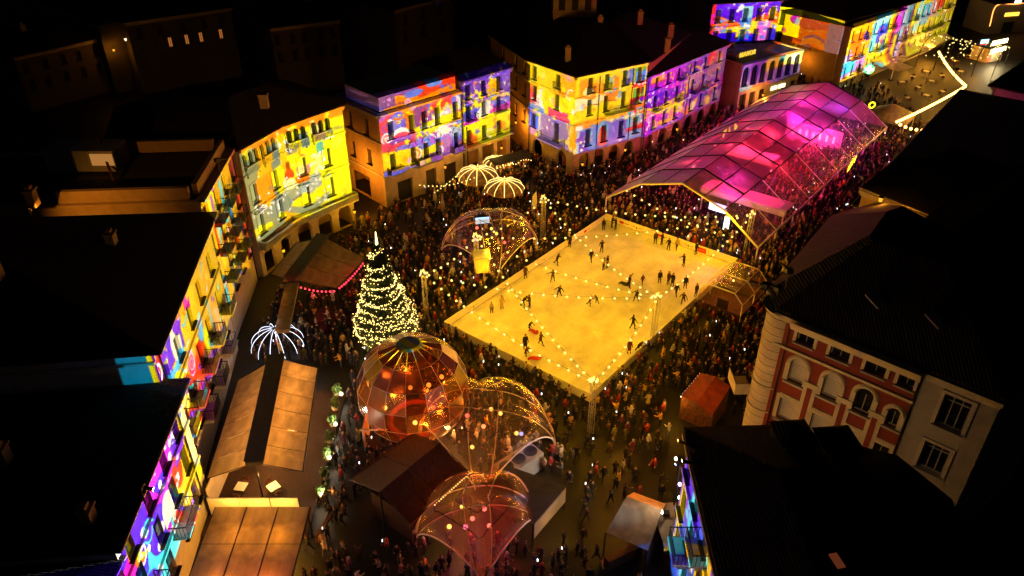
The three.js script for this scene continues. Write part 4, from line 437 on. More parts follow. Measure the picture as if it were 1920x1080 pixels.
{ // left bank: magenta house and the low one
  const s = new Slide(28.6, 9.1, 34);
  s.rect(0, 0, 1, 1, '#5a10c8').rect(0, 0, 0.34, 1, '#5030a0').stars(34, 0.02, 0.35, 0.3, 0.9, 0.2, 0.4, '#ffe070').wave(0.4, 0.8, 0.5, 1.1, 0, Te, 0.3, 0.46).wave(-0.1, 0.42, 0.9, 1.2, 0.4, '#ff7a00', 0.3, 0.62).wave(-0.1, 0.2, 0.6, 1.2, 1.4, '#ffb000', 0.34, 0.6).wave(0.3, 0.72, 0.8, 0.9, 2.2, '#e000c0', 0.42, 0.56).wave(0.26, 0.6, 0.9, 1.2, 0.2, '#18c8e0', 0.44, 0.66).oval(0.58, 0.68, 0.8, 2.6, '#5a10d0').moon(0.6, 0.72, 2.2, 0.2, '#ff9000', 0.5).moon(0.605, 0.72, 2.0, 0.2, Yl, 0.7).wave(0.6, 0.98, 0.7, 0.8, 1.2, '#e800e0', 0.66, 0.86).oval(0.76, 0.86, 1.4, 2.2, '#5a10d8').moon(0.74, 0.66, 2.4, -PI / 2, '#f000e8', 0.4).oval(0.68, 0.46, 1.8, 1.8, '#5008c0').oval(0.76, 0.36, 1.3, 1.8, '#fffce8').wave(0.1, 0.6, 0.5, 1, 0, '#ffc400', 0.82, 0.94).oval(0.86, 0.5, 1.0, 1.5, '#ff3a10').wave(0.55, 0.98, 0.4, 1, 0, '#8a20e0', 0.86, 0.95).rect(0.94, 0, 1, 1, '#ffc800').oval(0.78, 0.1, 0.9, 1.6, '#e82010').wave(0, 0.3, 0.5, 1.2, 0, Te, 0.62, 0.76).oval(0.56, 0.2, 1.6, 1.4, '#6a08c8').wave(0.02, 0.2, 0.6, 1.6, 1, '#e000d0', 0.5, 0.6).wave(0.2, 0.5, 0.3, 1.5, 0, '#4030d0', 0.08, 0.3).dots(50, 0.3, 0.05, 0.96, 0.98, 0.07, 0.22, Wh).dots(14, 0.44, 0.24, 0.62, 0.5, 0.1, 0.2, '#1060d0');
  s.detail(60, ['#ffffff', '#ffd040', '#ff40f0', '#30d0f0', '#3010a0']);
  projector('black projector at the lower end of the right-hand mast, aimed at the magenta house', V(12.4, 8.5, -40.6), [-24.4, -16], [-25.0, -44.6], 3.2, 12.3, s, 1.8);
}
{ // lower right
  const s = new Slide(18.2, 11.8, 30);
  s.rect(0, 0, 1, 1, '#1a70c8').wave(0.5, 1, 0.8, 2, 0, '#5a18c0', 0, 0.3).rect(0.02, 0.1, 0.1, 0.8, '#ffc800').rect(0.16, 0.05, 0.24, 0.9, '#5ad0ff').wave(0.1, 0.8, 1, 2, 1, '#ffb400', 0.34, 0.5).rect(0.5, 0, 0.6, 1, '#6a20c8').wave(0.2, 0.7, 0.8, 1.5, 0, '#30b8f0', 0.4, 1).rect(0.66, 0.1, 0.72, 0.8, '#f0e0d0').rect(0.8, 0.2, 0.88, 0.9, '#ff8000').dots(50, 0, 0, 1, 1, 0.06, 0.2, [Wh, '#a0f0ff']);
  projector('black projector on the left eaves, aimed across at the lower right house', V(-22.6, 13.6, -33.5), [11.9, -38.2], [11.4, -20], 1, 12.6, s, 1.5);
}
// the slim mast that carries the two near projectors
{ const t = thing('projector_mast', 'slim dark steel mast at the lower right carrying two projectors', 'mast', [12.6, 0, -40.8]); mesh('mast_leg', [cyl(0.07, 0.07, 7.3, -0.1, 0, 1.0), cyl(0.07, 0.07, 7.3, 0.1, 0, -1.0)], M.iron, t); mesh('cross_bar', [bar(V(-0.1, 7.2, 1.0), V(0.1, 7.2, -1.0), 0.06), bar(V(-0.1, 0.3, 1.0), V(0.1, 7.1, -1.0), 0.04), bar(V(0.1, 0.3, -1.0), V(-0.1, 7.1, 1.0), 0.04)], M.iron, t); }

// ---------------------------------------------------------------- wall lanterns and street light
function lantern(label, x, y, z, c, i) {
  const o = thing('wall_lantern', label, 'lantern', [x, y, z]);
  mesh('lantern_glass', [cyl(0.13, 0.2, 0.4, 0, -0.2, 0, 6)], glow(...c.map((k) => Math.min(1, k * 1.2)), 1.6), o); mesh('lantern_cap', [new THREE.ConeGeometry(0.28, 0.22, 6).translate(0, 0.32, 0), cyl(0.1, 0.14, 0.08, 0, -0.3, 0, 6)], M.iron, o); mesh('lantern_arm', [bar(V(0, 0.42, 0), V(0, 0.85, 0), 0.03)], M.iron, o);
  lamp(x, y, z, c, i, 6);
}
lantern('amber lantern in the passage between the palace and the orange corner house', -22.4, 5.6, -97.6, AMBER, 190);
lantern('amber lantern in the alley left of the yellow corner house', 0.6, 5.2, -117.4, AMBER, 85);
lantern('amber lantern under the long palace balcony, right end', -20.6, 3.2, -90.6, WARM, 26);
lantern('amber lantern under the long palace balcony, left end', -27.4, 3.2, -80.5, WARM, 26);
lantern('amber lantern low before the shop front of the orange corner house', -9.6, 3.9, -103.2, AMBER, 42);
lantern('amber lantern low before the columns of the purple house', -1.6, 3.6, -111.0, AMBER, 36);
lantern('amber lantern at the foot of the yellow corner house', 10.4, 3.1, -106.0, AMBER, 18);
lantern('amber lantern at the arcade under the yellow clouds', 17.4, 3.0, -111.6, AMBER, 17);
lantern('amber lantern at the arcade under the purple wave', 27, 2.8, -120.6, AMBER, 18);
lantern('amber lantern before the store entrance', 45, 3.4, -135.6, AMBER, 60);
lantern('amber lantern at the foot of the orange corner house by the clear tent', 57.0, 4.5, -152.6, AMBER, 36);
lantern('amber lantern over the terrace tables of the right-hand row', 76, 4.2, -154.5, AMBER, 45);
lantern("amber alley lantern far away at the top left", -74.2, 8.6, -145.4, AMBER, 14);
lantern('amber roof lantern lighting the turret of the yellow corner house', 8.2, 19.4, -121.8, AMBER, 16);
lantern('amber lantern lighting the yellow attic strip behind the dark roof', 33.0, 18.9, -62.6, AMBER, 26);
lantern('pale lantern facing the stucco house from the lower right', 16.5, 11.5, -38.6, [1, 0.6, 0.22], 64);
lantern('pale lantern high above the far left roofs', -58, 18, -118, [1, 0.7, 0.45], 4);

// ---------------------------------------------------------------- the ice rink (its own axes: x across, z towards the camera end)
const YAW = 38.694 * deg, RO = [12.88, -94.09], ex = [cos(YAW), sin(YAW)], ez = [-sin(YAW), cos(YAW)];
const rink = (x, z) => [RO[0] + ex[0] * x + ez[0] * z, RO[1] + ex[1] * x + ez[1] * z];
const RW = 19.1, RL = 32.4;
{
  const i = mesh('ice_rink', [box(RW, 0.12, RL, RW / 2, 0.0601, RL / 2)], M.ice); i.position.set(RO[0], 0, RO[1]); i.rotation.y = -YAW; tag(i, 'bright yellow lit ice of the skating rink', null, null, 'structure');
  const b = thing('rink_barrier', 'low pale barrier of advertising panels round the ice rink', 'barrier', [RO[0], 0, RO[1]], -YAW);
  const printed = (k) => { const c = document.createElement('canvas'); c.width = 128; c.height = 64; const g = c.getContext('2d'); g.fillStyle = '#efe6d2'; g.fillRect(0, 0, 128, 64); if (k === 1) { g.fillStyle = '#d01818'; g.fillRect(26, 10, 80, 46); g.fillStyle = '#f0d0c0'; g.fillRect(38, 30, 54, 4); } else if (k === 2) { g.fillStyle = '#c8281c'; g.fillRect(14, 18, 44, 26); g.fillStyle = '#554030'; g.fillRect(66, 28, 48, 6); } else { g.fillStyle = '#6a5a48'; g.beginPath(); g.moveTo(56, 44); g.lineTo(64, 18); g.lineTo(76, 44); g.fill(); g.fillRect(24, 28, 24, 5); g.fillRect(84, 28, 26, 5); } const t = new THREE.CanvasTexture(c); t.colorSpace = THREE.SRGBColorSpace; return S({ map: t, roughness: 0.45 }); };
  const prints = [1, 2, 3].map(printed), pg = box(1.9, 0.92, 0.09);
  const run = (x0, z0, x1, z1, n, pat) => { for (let k = 0; k < n; k++) { const f = (k + 0.5) / n, x = x0 + (x1 - x0) * f, z = z0 + (z1 - z0) * f, L = Math.hypot(x1 - x0, z1 - z0) / n - 0.04; const p = mesh('barrier_panel', pg, pat && pat[k] ? prints[pat[k] - 1] : M.board, b); p.scale.x = L / 1.9; p.position.set(x, 0.58, z); p.rotation.y = Math.atan2(-(z1 - z0), x1 - x0); } };
  run(0, 0, RW, 0, 10, { 1: 2, 2: 3, 6: 3, 7: 1, 4: 2 }); run(0, RL, 0, 0, 17, { 2: 3, 5: 3, 9: 3, 12: 3, 14: 2 }); run(RW, 0, RW, RL, 17, { 4: 3, 8: 2, 12: 3 }); run(RW, RL, 0, RL, 10, null);
  mesh('handrail', [[0, 0, RW, 0], [RW, 0, RW, RL], [RW, RL, 0, RL], [0, RL, 0, 0]].map(([a, c, d, e]) => bar(V(a, 1.08, c), V(d, 1.08, e), 0.045)), M.board, b);
  mesh('kick_rail', [[0, 0, RW, 0], [RW, 0, RW, RL], [0, RL, 0, 0]].map(([a, c, d, e]) => bar(V(a, 0.15, c), V(d, 0.15, e), 0.06)), M.darkwood, b);
}
// lattice masts and the bulb strings hung between them
const mastAt = { a: [4.0, -88.5], b: [-9.5, -70.6], c: [7.2, -52.6], d: [14.9, -66.0], e: [29.3, -84.2], f: [-4.2, -78.7] };
const mastLabel = { a: 'lattice mast with bulbs at the far left corner of the ice rink', b: 'lattice mast with bulbs beside the Christmas tree', c: 'lattice mast with bulbs at the nearest corner of the ice rink', d: 'lattice mast with bulbs at the middle of the long near side of the rink', e: 'lattice mast with bulbs by the clear skate hut', f: 'lattice mast with bulbs carrying the yellow banner' };
const bulbG = new THREE.SphereGeometry(0.135, 8, 6), bulbM = glow(1, 0.78, 0.24, 1.5), bulbBig = new THREE.SphereGeometry(0.24, 8, 6), bulbHot = glow(1, 0.6, 0.16, 5), bulbMini = new THREE.SphereGeometry(0.11, 6, 5);
for (const k of Object.keys(mastAt)) {
  const [x, z] = mastAt[k], o = thing('lattice_mast', mastLabel[k], 'mast', [x, 0, z], 0.4, 'lattice masts round the rink'), r = 0.2, pts = [[-r, -r], [r, -r], [r, r], [-r, r]], g = [], d = [];
  for (const [a, c] of pts) g.push(bar(V(a, 0, c), V(a, 6.1, c), 0.035));
  for (let y = 0; y < 6; y += 0.6) for (let q = 0; q < 4; q++) { const p0 = pts[q], p1 = pts[(q + 1) % 4]; d.push(bar(V(p0[0], y, p0[1]), V(p1[0], y + 0.6, p1[1]), 0.02, 4)); }
  mesh('upright', g, M.steel, o); mesh('lattice', d, M.steel, o); mesh('foot', [box(1.1, 0.1, 1.1, 0, 0.051, 0)], M.iron, o);
  for (let q = 0; q < 5; q++) { const m = mesh('bulb', bulbG, bulbM, o); m.position.set(cos(q * 1.26) * 0.28, 6.1 + (q % 3) * 0.22, sin(q * 1.26) * 0.28); }
  lamp(x, 6.75, z, WARM, 19, 8);
}
function bulbString(label, a, b, sag, step, opt = {}) {
  const o = thing('string_light', label, 'string lights', [a.x, a.y, a.z], 0, opt.group), d = b.clone().sub(a), L = d.length(), n = Math.max(2, Math.round(L / step)), at = (t) => V(d.x * t, d.y * t - sag * 4 * t * (1 - t), d.z * t);
  mesh('cable', [tube([...Array(9)].map((_, i) => at(i / 8)), 0.018, 4, 24)], M.iron, o);
  for (let i = 0; i < n; i++) { const t = (i + 0.5) / n, m = mesh('bulb', opt.big ? bulbBig : opt.mini ? bulbMini : bulbG, opt.mat ?? (opt.big ? bulbHot : bulbM), o); m.position.copy(at(t)).add(V(0, -0.12, 0)); }
  if (opt.i !== 0) { const k = Math.max(1, Math.round(L / 4.2)); for (let i = 0; i < k; i++) { const p = at((i + 0.5) / k).add(a); lamp(p.x, p.y - 0.42, p.z, opt.c ?? WARM, opt.i ?? 16.8, 8); } }
  return o;
}
const mp = (k, y = 6.2) => V(mastAt[k][0], y, mastAt[k][1]), RS = { group: 'bulb strings over the ice rink' };
for (const [p, q, l, s] of [['b', 'f', 'bulb string from the tree mast to the banner mast', 0.9], ['f', 'a', 'bulb string from the banner mast to the far left mast', 0.9], ['a', 'e', 'bulb string along the far end of the ice rink', 1.2], ['e', 'd', 'bulb string from the skate hut to the middle near side mast', 0.9], ['d', 'c', 'bulb string along the long near side of the rink', 0.8], ['c', 'b', 'bulb string along the crowded short near end of the rink', 1.1], ['f', 'c', 'bulb string slanting from the banner mast to the nearest mast', 1.1], ['b', 'd', 'bulb string crossing the ice from the tree mast', 1.1], ['f', 'd', 'bulb string crossing the ice from the banner mast to the near side', 1.0], ['a', 'd', 'bulb string slanting from the far left mast to the near side', 1.3], ['f', 'e', 'bulb string crossing the ice from the banner mast to the skate hut', 1.3]]) bulbString(l, mp(p), mp(q), s, 1.25, RS);
bulbString('short bulb string over the far right corner of the ice', V(14.5, 6, -92), V(26.2, 4.2, -82.4), 0.7, 1.2, RS);
bulbString('small bulb string from the orange house to a parasol', V(-13.09, 3.6, -98.14), V(-5.08, 3.4, -101.20), 0.7, 0.62, { mini: 1, i: 4 });
bulbString('small bulb string rising steeply to the purple house', V(-10.95, 2.6, -97.51), V(-6.93, 4.5, -101.13), 0.2, 0.55, { mini: 1, i: 4 });
bulbString('thick bulb garland running from the white canopy up to the right', V(60.54, 5.5, -116.94), V(79.40, 6, -133.04), 0.3, 0.85, { i: 34, c: ORG, big: 1 });
bulbString('thick bulb garland bending from the roof edge to the bulb arbour', V(79.40, 6, -133.04), V(84.29, 6, -154.14), 0.5, 0.85, { i: 34, c: ORG, big: 1 });
bulbString('short thick bulb garland below the white canopy', V(61.09, 5.2, -117.26), V(64.37, 5, -114.82), 0.3, 0.85, { i: 24, c: ORG, big: 1 });
bulbString('faint cable lights from the arcade house to the clear tent', V(19.71, 3.2, -114.48), V(27.62, 6.5, -107.84), 0.1, 5, { mini: 1, i: 0 });
// ---------------------------------------------------------------- the long clear tent
{
  const o = thing('clear_tent', 'long many sided event tent of clear film, glowing pink and magenta inside', 'tent', [21.56, 0, -89.39], -YAW);
  const pr = [[-11, 2.42], [-5.94, 5.95], [0, 7.8], [5.94, 5.95], [11, 2.42]], pur = [pr[0], pr[1], [-2.97, 6.88], pr[2], [2.97, 6.88], pr[3], pr[4]], B = 5.688, n = 9;
  for (let i = 0; i <= n; i++) { const z = -i * B; for (let k = 0; k < 4; k++) mesh('arch_beam', [bar(V(pr[k][0], pr[k][1], z), V(pr[k + 1][0], pr[k + 1][1], z), i ? (k === 3 ? 0.06 : 0.14) : 0.13, 6)], i && k !== 3 ? M.iron : M.whitep, o); for (const s of [-1, 1]) mesh('post', [bar(V(11 * s, 0, z), V(11 * s, 2.42, z), 0.1, 6)], M.whitep, o); }
  for (const p of pur) mesh('purlin', [bar(V(p[0], p[1] - 0.02, 0), V(p[0], p[1] - 0.02, -n * B), Math.abs(p[0]) > 10 ? 0.13 : 0.1, 6)], Math.abs(p[0]) > 10 ? M.whitep : M.iron, o);
  for (let i = 0; i < n; i++) for (let k = 0; k < pur.length - 1; k++) { const a = pur[k], b = pur[k + 1], z0 = -i * B - 0.06, z1 = -(i + 1) * B + 0.06, u = 0.03; mesh('roof_film', [tris([[V(a[0], a[1] + u, z0), V(b[0], b[1] + u, z0), V(b[0], b[1] + u, z1), V(a[0], a[1] + u, z1)]])], k === 5 ? M.filmclear : M.film, o); }
  mesh('gable_film', [tris([[V(-11, 2.4, -n * B), V(11, 2.4, -n * B), V(5.94, 5.9, -n * B), V(-5.94, 5.9, -n * B)], [V(-5.94, 5.9, -n * B), V(5.94, 5.9, -n * B), V(0, 7.75, -n * B)]])], M.canvasgrey, o);
  mesh('guy_rope', [bar(V(11, 2.4, -2.5), V(16, 0, -4.5), 0.02, 4), bar(V(11, 2.4, -2.5), V(15.5, 0, -0.5), 0.02, 4)], M.steel, o);
  const w = (x, z) => [21.56 + ex[0] * x + ez[0] * z, -89.39 + ex[1] * x + ez[1] * z];
  let nth = 0; const PK = [1, 0.03, 0.1], MG = [1, 0.03, 0.5], VI = [0.4, 0.07, 1];
  for (const [x, z, y, c, i] of [[-3, -9, 6.2, PK, 60], [3, -8, 6, MG, 70], [0, -16, 6.8, PK, 120], [5, -17, 5, PK, 70], [-5, -20, 5.2, PK, 60], [1, -24, 6.8, PK, 130], [5, -27, 5, PK, 70], [-4, -29, 5.4, PK, 80], [1.5, -33, 6.6, MG, 190], [5, -35, 5, MG, 90], [0, -40, 6.8, MG, 150], [4, -44, 5.6, VI, 90], [-3, -45, 5.6, PK, 60]]) {
    const [X, Z] = w(x, z), l = thing('stage_light', (c === PK ? 'pink' : c === MG ? 'magenta' : 'violet') + ' spotlight under the clear tent roof, ' + ['first', 'second', 'third', 'fourth', 'fifth', 'sixth', 'seventh', 'eighth', 'ninth', 'tenth', 'eleventh', 'twelfth', 'thirteenth'][nth++] + ' from its open front', 'light', [X, y, Z], -YAW, 'coloured lights hung in the clear tent');
    mesh('lens', [ball(0.13)], glow(...c.map((k) => Math.min(1, k + 0.25)), 3), l); mesh('lamp_body', [cyl(0.16, 0.12, 0.3, 0, 0.16, 0, 8)], M.iron, l); lamp(X, y - 0.3, Z, c, i * 1.8, 8);
  }
  const add = (name, label, cat, x, y, z, geos, mat) => { const [X, Z] = w(x, z), q = thing(name, label, cat, [X, y, Z], -YAW); geos(q); return q; };
  add('video_screen', 'bright blue white screen inside the front of the clear tent', 'screen', 2.4, 0, -6.5, (q) => { mesh('screen', [box(2.4, 1.1, 0.1, 0, 2.6, 0)], glow(0.55, 0.6, 1, 4), q); mesh('screen_stand', [cyl(0.06, 0.06, 2.1, -0.8, 0, 0), cyl(0.06, 0.06, 2.1, 0.8, 0, 0)], M.iron, q); });
  add('video_screen', 'narrow upright white screen below the blue one in the clear tent', 'screen', 4.7, 0, -4.7, (q) => { mesh('screen', [box(0.7, 1.9, 0.1, 0, 1.7, 0)], glow(0.75, 1, 0.95, 4), q); mesh('screen_stand', [box(0.9, 0.7, 0.5, 0, 0.35, 0)], M.iron, q); });
  add('bar_front', 'long pink lit bar canopy across the clear tent', 'bar', 4.5, 0, -9.5, (q) => { mesh('bar_roof', [box(12, 0.7, 0.5, 0, 3.0, 0), box(12, 0.12, 3, 0, 3.42, -1.4)], M.whitep, q); mesh('counter', [box(11, 1.1, 0.8, 0, 0.55, -0.6)], M.wood, q); for (const x of [-5.8, -2, 2, 5.8]) mesh('post', [cyl(0.09, 0.09, 2.7, x, 0, 0)], M.whitep, q); });
  add('bar_front', 'second pink bar in the middle of the clear tent', 'bar', -1, 0, -24, (q) => { mesh('bar_roof', [box(7, 0.5, 0.4, 0, 2.8, 0), box(7, 0.1, 3, 0, 3.1, -1.5)], M.whitep, q); mesh('counter', [box(7, 1.1, 0.7, 0, 0.55, 0)], M.wood, q); for (const x of [-3.3, 3.3]) mesh('post', [cyl(0.08, 0.08, 2.6, x, 0, -1)], M.whitep, q); });
  add('stage', 'magenta lit stage near the far end of the clear tent', 'stage', 3, 0, -37, (q) => { mesh('platform', [box(9, 1, 5, 0, 0.5, 0)], M.darkwood, q); mesh('backdrop', [box(9, 3.2, 0.2, 0, 2.6, -2.5)], M.whitep, q); for (const x of [-3.6, 3.6]) mesh('loudspeaker', [box(0.9, 1.8, 0.8, x, 1.9, 1.8)], M.black, q); for (let k = -3; k <= 3; k++) mesh('light_bar', [box(0.16, 1.0, 0.1, k * 1.1, 2.7, -2.3)], glow(0.75, 0.3, 1, 5), q); });
  const sw = (x0, pts, q) => mesh('sign_stroke', pts.map(([a, b, c, d]) => bar(V(x0 + a, b, 0), V(x0 + c, d, 0), 0.07, 5)), glow(1, 0.85, 0.02, 3), q);
  add('neon_sign', 'yellow neon letters under the left roof slope of the clear tent', 'sign', -6.4, 4.3, -30, (q) => { q.rotation.y += PI / 2; for (const [x, p] of [[-4.2, [[0, 0, 0, 1], [0, 1, 0.7, 1], [0.7, 1, 0.7, 0.5], [0.7, 0.5, 0, 0.5]]], [-2.2, [[0, 1, 0, 0], [0, 0, 0.8, 0]]], [-0.2, [[0.8, 1, 0, 1], [0, 1, 0, 0], [0, 0, 0.8, 0], [0.8, 0, 0.8, 0.45], [0.8, 0.45, 0.4, 0.45]]]]) sw(x * 1.0, p, q); });
  add('neon_sign', 'upright yellow neon squiggle on the right edge of the clear tent', 'sign', 11.3, 1.2, -33.5, (q) => { q.rotation.y += PI / 2; sw(-1.6, [[0, 0, 0.4, 1], [0.4, 1, 0.7, 0.2], [0.7, 0.2, 1.1, 1.3], [1.1, 1.3, 1.3, 0.5], [1.3, 0.5, 2, 1.6], [2, 1.6, 2.4, 0.8], [2.4, 0.8, 3, 1.7]], q); });
  const s2 = V(62.78, 3.2, -130.91); const ys = thing('neon_sign', 'small round yellow neon sign behind the clear film at its far right', 'sign', [s2.x, 3.2, s2.z]); mesh('sign_ring', [new THREE.TorusGeometry(0.5, 0.12, 6, 14)], glow(1, 0.85, 0.02, 3), ys); mesh('sign_post', [cyl(0.05, 0.05, 3.0, 0, -3.2, 0)], M.iron, ys);
}
// ---------------------------------------------------------------- star domes of clear film
function starDome(name, label, [cx, cz], Rr, H, feet, ha, lights) {
  const o = thing(name, label, 'tent', [cx, 0, cz]), F = feet.map((a) => a * deg), n = F.length, rim = (i, t) => { const a = F[i], b = F[(i + 1) % n] + (i === n - 1 ? 2 * PI : 0), A = V(cos(a) * Rr, 0, sin(a) * Rr), B = V(cos(b) * Rr, 0, sin(b) * Rr), m = A.clone().lerp(B, t), q = a + (b - a) * t, c = V(cos(q) * Rr, 0, sin(q) * Rr), p = m.lerp(c, 0.42); p.y = ha * Math.pow(Math.max(0, sin(PI * t)), 0.62); return p; };
  const pt = (i, t, k) => { const r = rim(i, t), s = sin(k * PI / 2), c = cos(k * PI / 2); return V(r.x * s, r.y + (H - r.y) * c, r.z * s); };
  for (let i = 0; i < n; i++) for (const [t0, t1] of [[0, 0.5], [0.5, 1]]) {
    const f = [], U = 8, K = 9; for (let u = 0; u < U; u++) for (let k = 0; k < K; k++) { const a = t0 + (t1 - t0) * u / U, b = t0 + (t1 - t0) * (u + 1) / U, p = pt(i, a, k / K), q = pt(i, b, k / K), r = pt(i, b, (k + 1) / K), s = pt(i, a, (k + 1) / K); f.push(k ? [p, q, r, s] : [p, r, s]); }
    mesh('film_panel', [tris(f)], M.clear, o);
  }
  for (let i = 0; i < n; i++) {
    mesh('rim_arch', [tube([...Array(15)].map((_, k) => rim(i, k / 14)), 0.06, 6, 40)], M.whitep, o);
    for (const s of [-1, 1]) { const dx = cos(F[i]), dz = sin(F[i]); mesh('rib', [tube([...Array(13)].map((_, k) => { const q = k / 12, rr = Rr * sin(q * PI / 2), w = s * (Rr * 0.2 * (1 - q * q) + 0.2 * q); return V(dx * rr - dz * w, (H * cos(q * PI / 2) + 0.04) * (1 - 0.02 * (1 - q)), dz * rr + dx * w); }), 0.045, 6, 36)], M.whitep, o); }
  }
  for (const k of [0.2, 0.45]) mesh('hoop', [tube([...Array(33)].map((_, q) => { const g = (q % 32) / 32 * n, i = Math.floor(g) % n; return pt(i, g - Math.floor(g), k); }), 0.04, 5, 64)], M.iron, o);
  for (const [x, y, z, c, i] of lights) { const b = mesh('lamp', [ball(0.19, x, y, z)], glow(...c.map((k) => Math.min(1, k + 0.12)), 3), o); lamp(cx + x, y - 0.3, cz + z, c, i * 0.75, 6); }
  return o;
}
const RED = [1, 0.03, 0.05], YEL = [1, 0.55, 0.04], BLU = [0.1, 0.15, 1], VIO = [0.55, 0.08, 1];
starDome('star_dome', 'clear star shaped dome tent at the left of the ice, with purple lights', [-2.7, -84.6], 6.3, 5.8, [-84, -20, 84, 180], 3.4, [[-1.6, 4.4, 0.6, RED, 12], [-1.8, 3.2, 1.4, VIO, 26], [0.8, 3.8, 1, YEL, 16], [0.2, 4.6, 1.2, YEL, 12], [1.8, 3, 1.8, RED, 16]]);
starDome('star_dome', 'large amber clear star dome in front of the glass bubble', [-2.4, -50.6], 6.3, 5.9, [-100, 0, 91, 198], 4.1, [[-1.4, 4.9, 1, RED, 12], [1.4, 4.8, 0.6, YEL, 16], [0, 4.6, 2, [1, 0.16, 0.03], 26], [-3.2, 2.6, 0, [1, 0.8, 0.3], 34], [-1, 2.6, 2.4, ORG, 22], [2.8, 2.4, 0.5, ORG, 20], [3.2, 3, 1.2, BLU, 6], [0.5, 2.5, -2.5, ORG, 30]]);
starDome('star_dome', 'clear star dome with red lamps at the bottom of the square', [-2.8, -41.1], 4.9, 4.5, [-78, -10, 82, 170], 3.3, [[-1, 3.7, 0.4, YEL, 22], [0.7, 3.7, 0.6, RED, 20], [-0.2, 3.3, 1.2, RED, 22], [-0.7, 3.2, 1.9, [1, 0.05, 0.4], 16], [1.1, 3.2, 1.8, RED, 18], [-2, 2.4, 1.2, YEL, 8]]);
{ const o = thing('video_cube', 'blue white lit screen box under the top of the dome beside the rink', 'screen', [-3.7, 5.0, -84.4], 0.2); mesh('screen', [box(1.7, 0.8, 0.1, 0, 0.45, 0.5)], glow(0.3, 0.55, 1, 2.2), o); mesh('screen_case', [box(1.8, 0.9, 0.8, 0, 0.42, 0)], M.iron, o); mesh('hanger', [cyl(0.04, 0.04, 0.5, -0.6, 0.86, 0), cyl(0.04, 0.04, 0.5, 0.6, 0.86, 0)], M.steel, o); }
{ const [x, z] = [-3.6, -77.9], o = thing('banner_box', 'tapered yellow banner box hanging on the mast by the dome', 'banner', [x, 0, z], 0.15); mesh('banner_panel', [new THREE.CylinderGeometry(1.35, 0.95, 2.1, 4).rotateY(PI / 4).translate(0, 3.1, 0)], P({ color: col(0.75, 0.55, 0.12), roughness: 0.9, transmission: 0.4, thickness: 0 }), o); mesh('frame', [box(2.1, 0.12, 2.1, 0, 4.2, 0), cyl(0.12, 0.12, 2.1, 0.3, 0, 0)], M.steel, o); lamp(x, 3.2, z, YEL, 20, 5); }
// ---------------------------------------------------------------- the glass bubble
{
  const r = 5.1, cy = 4.2, o = thing('bubble_dome', 'big transparent bubble dome lit copper orange, with a dark cap', 'dome tent', [-8.95, 0, -54.0]), n = 16, lat = [78, 56, 34, 12, -10, -30, -52].map((d) => d * deg), p = (i, l) => V(cos(i / n * 2 * PI) * cos(l) * r, cy + sin(l) * r, sin(i / n * 2 * PI) * cos(l) * r);
  for (let k = 0; k < lat.length - 1; k++) for (let i = 0; i < n; i++) { if (k > 4 && i % 4 === 3) continue; const f = [], q = 1, mt = [M.clear, M.copper, M.copper2, M.copper][(i * 7 + k * 5 + (i * k) % 3) % 4]; for (let a = 0; a < q; a++) for (let b = 0; b < q; b++) { const u0 = i + a / q, u1 = i + (a + 1) / q, l0 = lat[k] + (lat[k + 1] - lat[k]) * b / q, l1 = lat[k] + (lat[k + 1] - lat[k]) * (b + 1) / q; f.push([p(u0, l0), p(u1, l0), p(u1, l1), p(u0, l1)]); } mesh('film_panel', [tris(f)], mt, o); }
  for (let i = 0; i < n; i++) mesh('rib', lat.slice(1).map((l, k) => bar(p(i, lat[k]), p(i, l), 0.026, 5)), M.steel, o);
  for (const l of lat.slice(1)) mesh('hoop', [...Array(n)].map((_, i) => bar(p(i, l), p(i + 1, l), 0.024, 5)), M.steel, o);
  mesh('cap', [cyl(cos(lat[0]) * r + 0.12, cos(lat[0]) * r - 0.1, 0.22, 0, cy + sin(lat[0]) * r - 0.05, 0, 20)], M.iron, o);
  mesh('floor', [cyl(3.3, 3.3, 0.2, 0, 0.01, 0, 24)], M.darkwood, o); mesh('entrance_frame', [box(0.12, 2.5, 2.4, -4.2, 1.25, 2.4), box(2.4, 0.12, 0.12, -3.2, 2.5, 3.6)], M.whitep, o);
  const seat = mesh('bench', [new THREE.TorusGeometry(2.4, 0.3, 6, 24).rotateX(PI / 2).translate(0, 0.5, 0)], M.canvasred, o); mesh('table', [cyl(0.5, 0.5, 0.08, 0.4, 0.95, 0.3, 14), cyl(0.06, 0.06, 0.75, 0.4, 0.2, 0.3)], M.wood, o);
  for (const [x, y, z, i] of [[1.6, 5.6, 1.2, 42], [-2.2, 4.2, 2.6, 34], [2.0, 4.0, 2.4, 40], [0.4, 2.8, 3.0, 36], [2.6, 5.2, -0.4, 26], [-0.5, 3.0, -1.5, 40]]) { mesh('lamp', [ball(0.22, x, y, z)], glow(1, 0.48, 0.12, 3.5), o); lamp(-8.95 + x, y - 0.32, -54 + z, [1, 0.22, 0.018], i * 0.95, 6); }
}
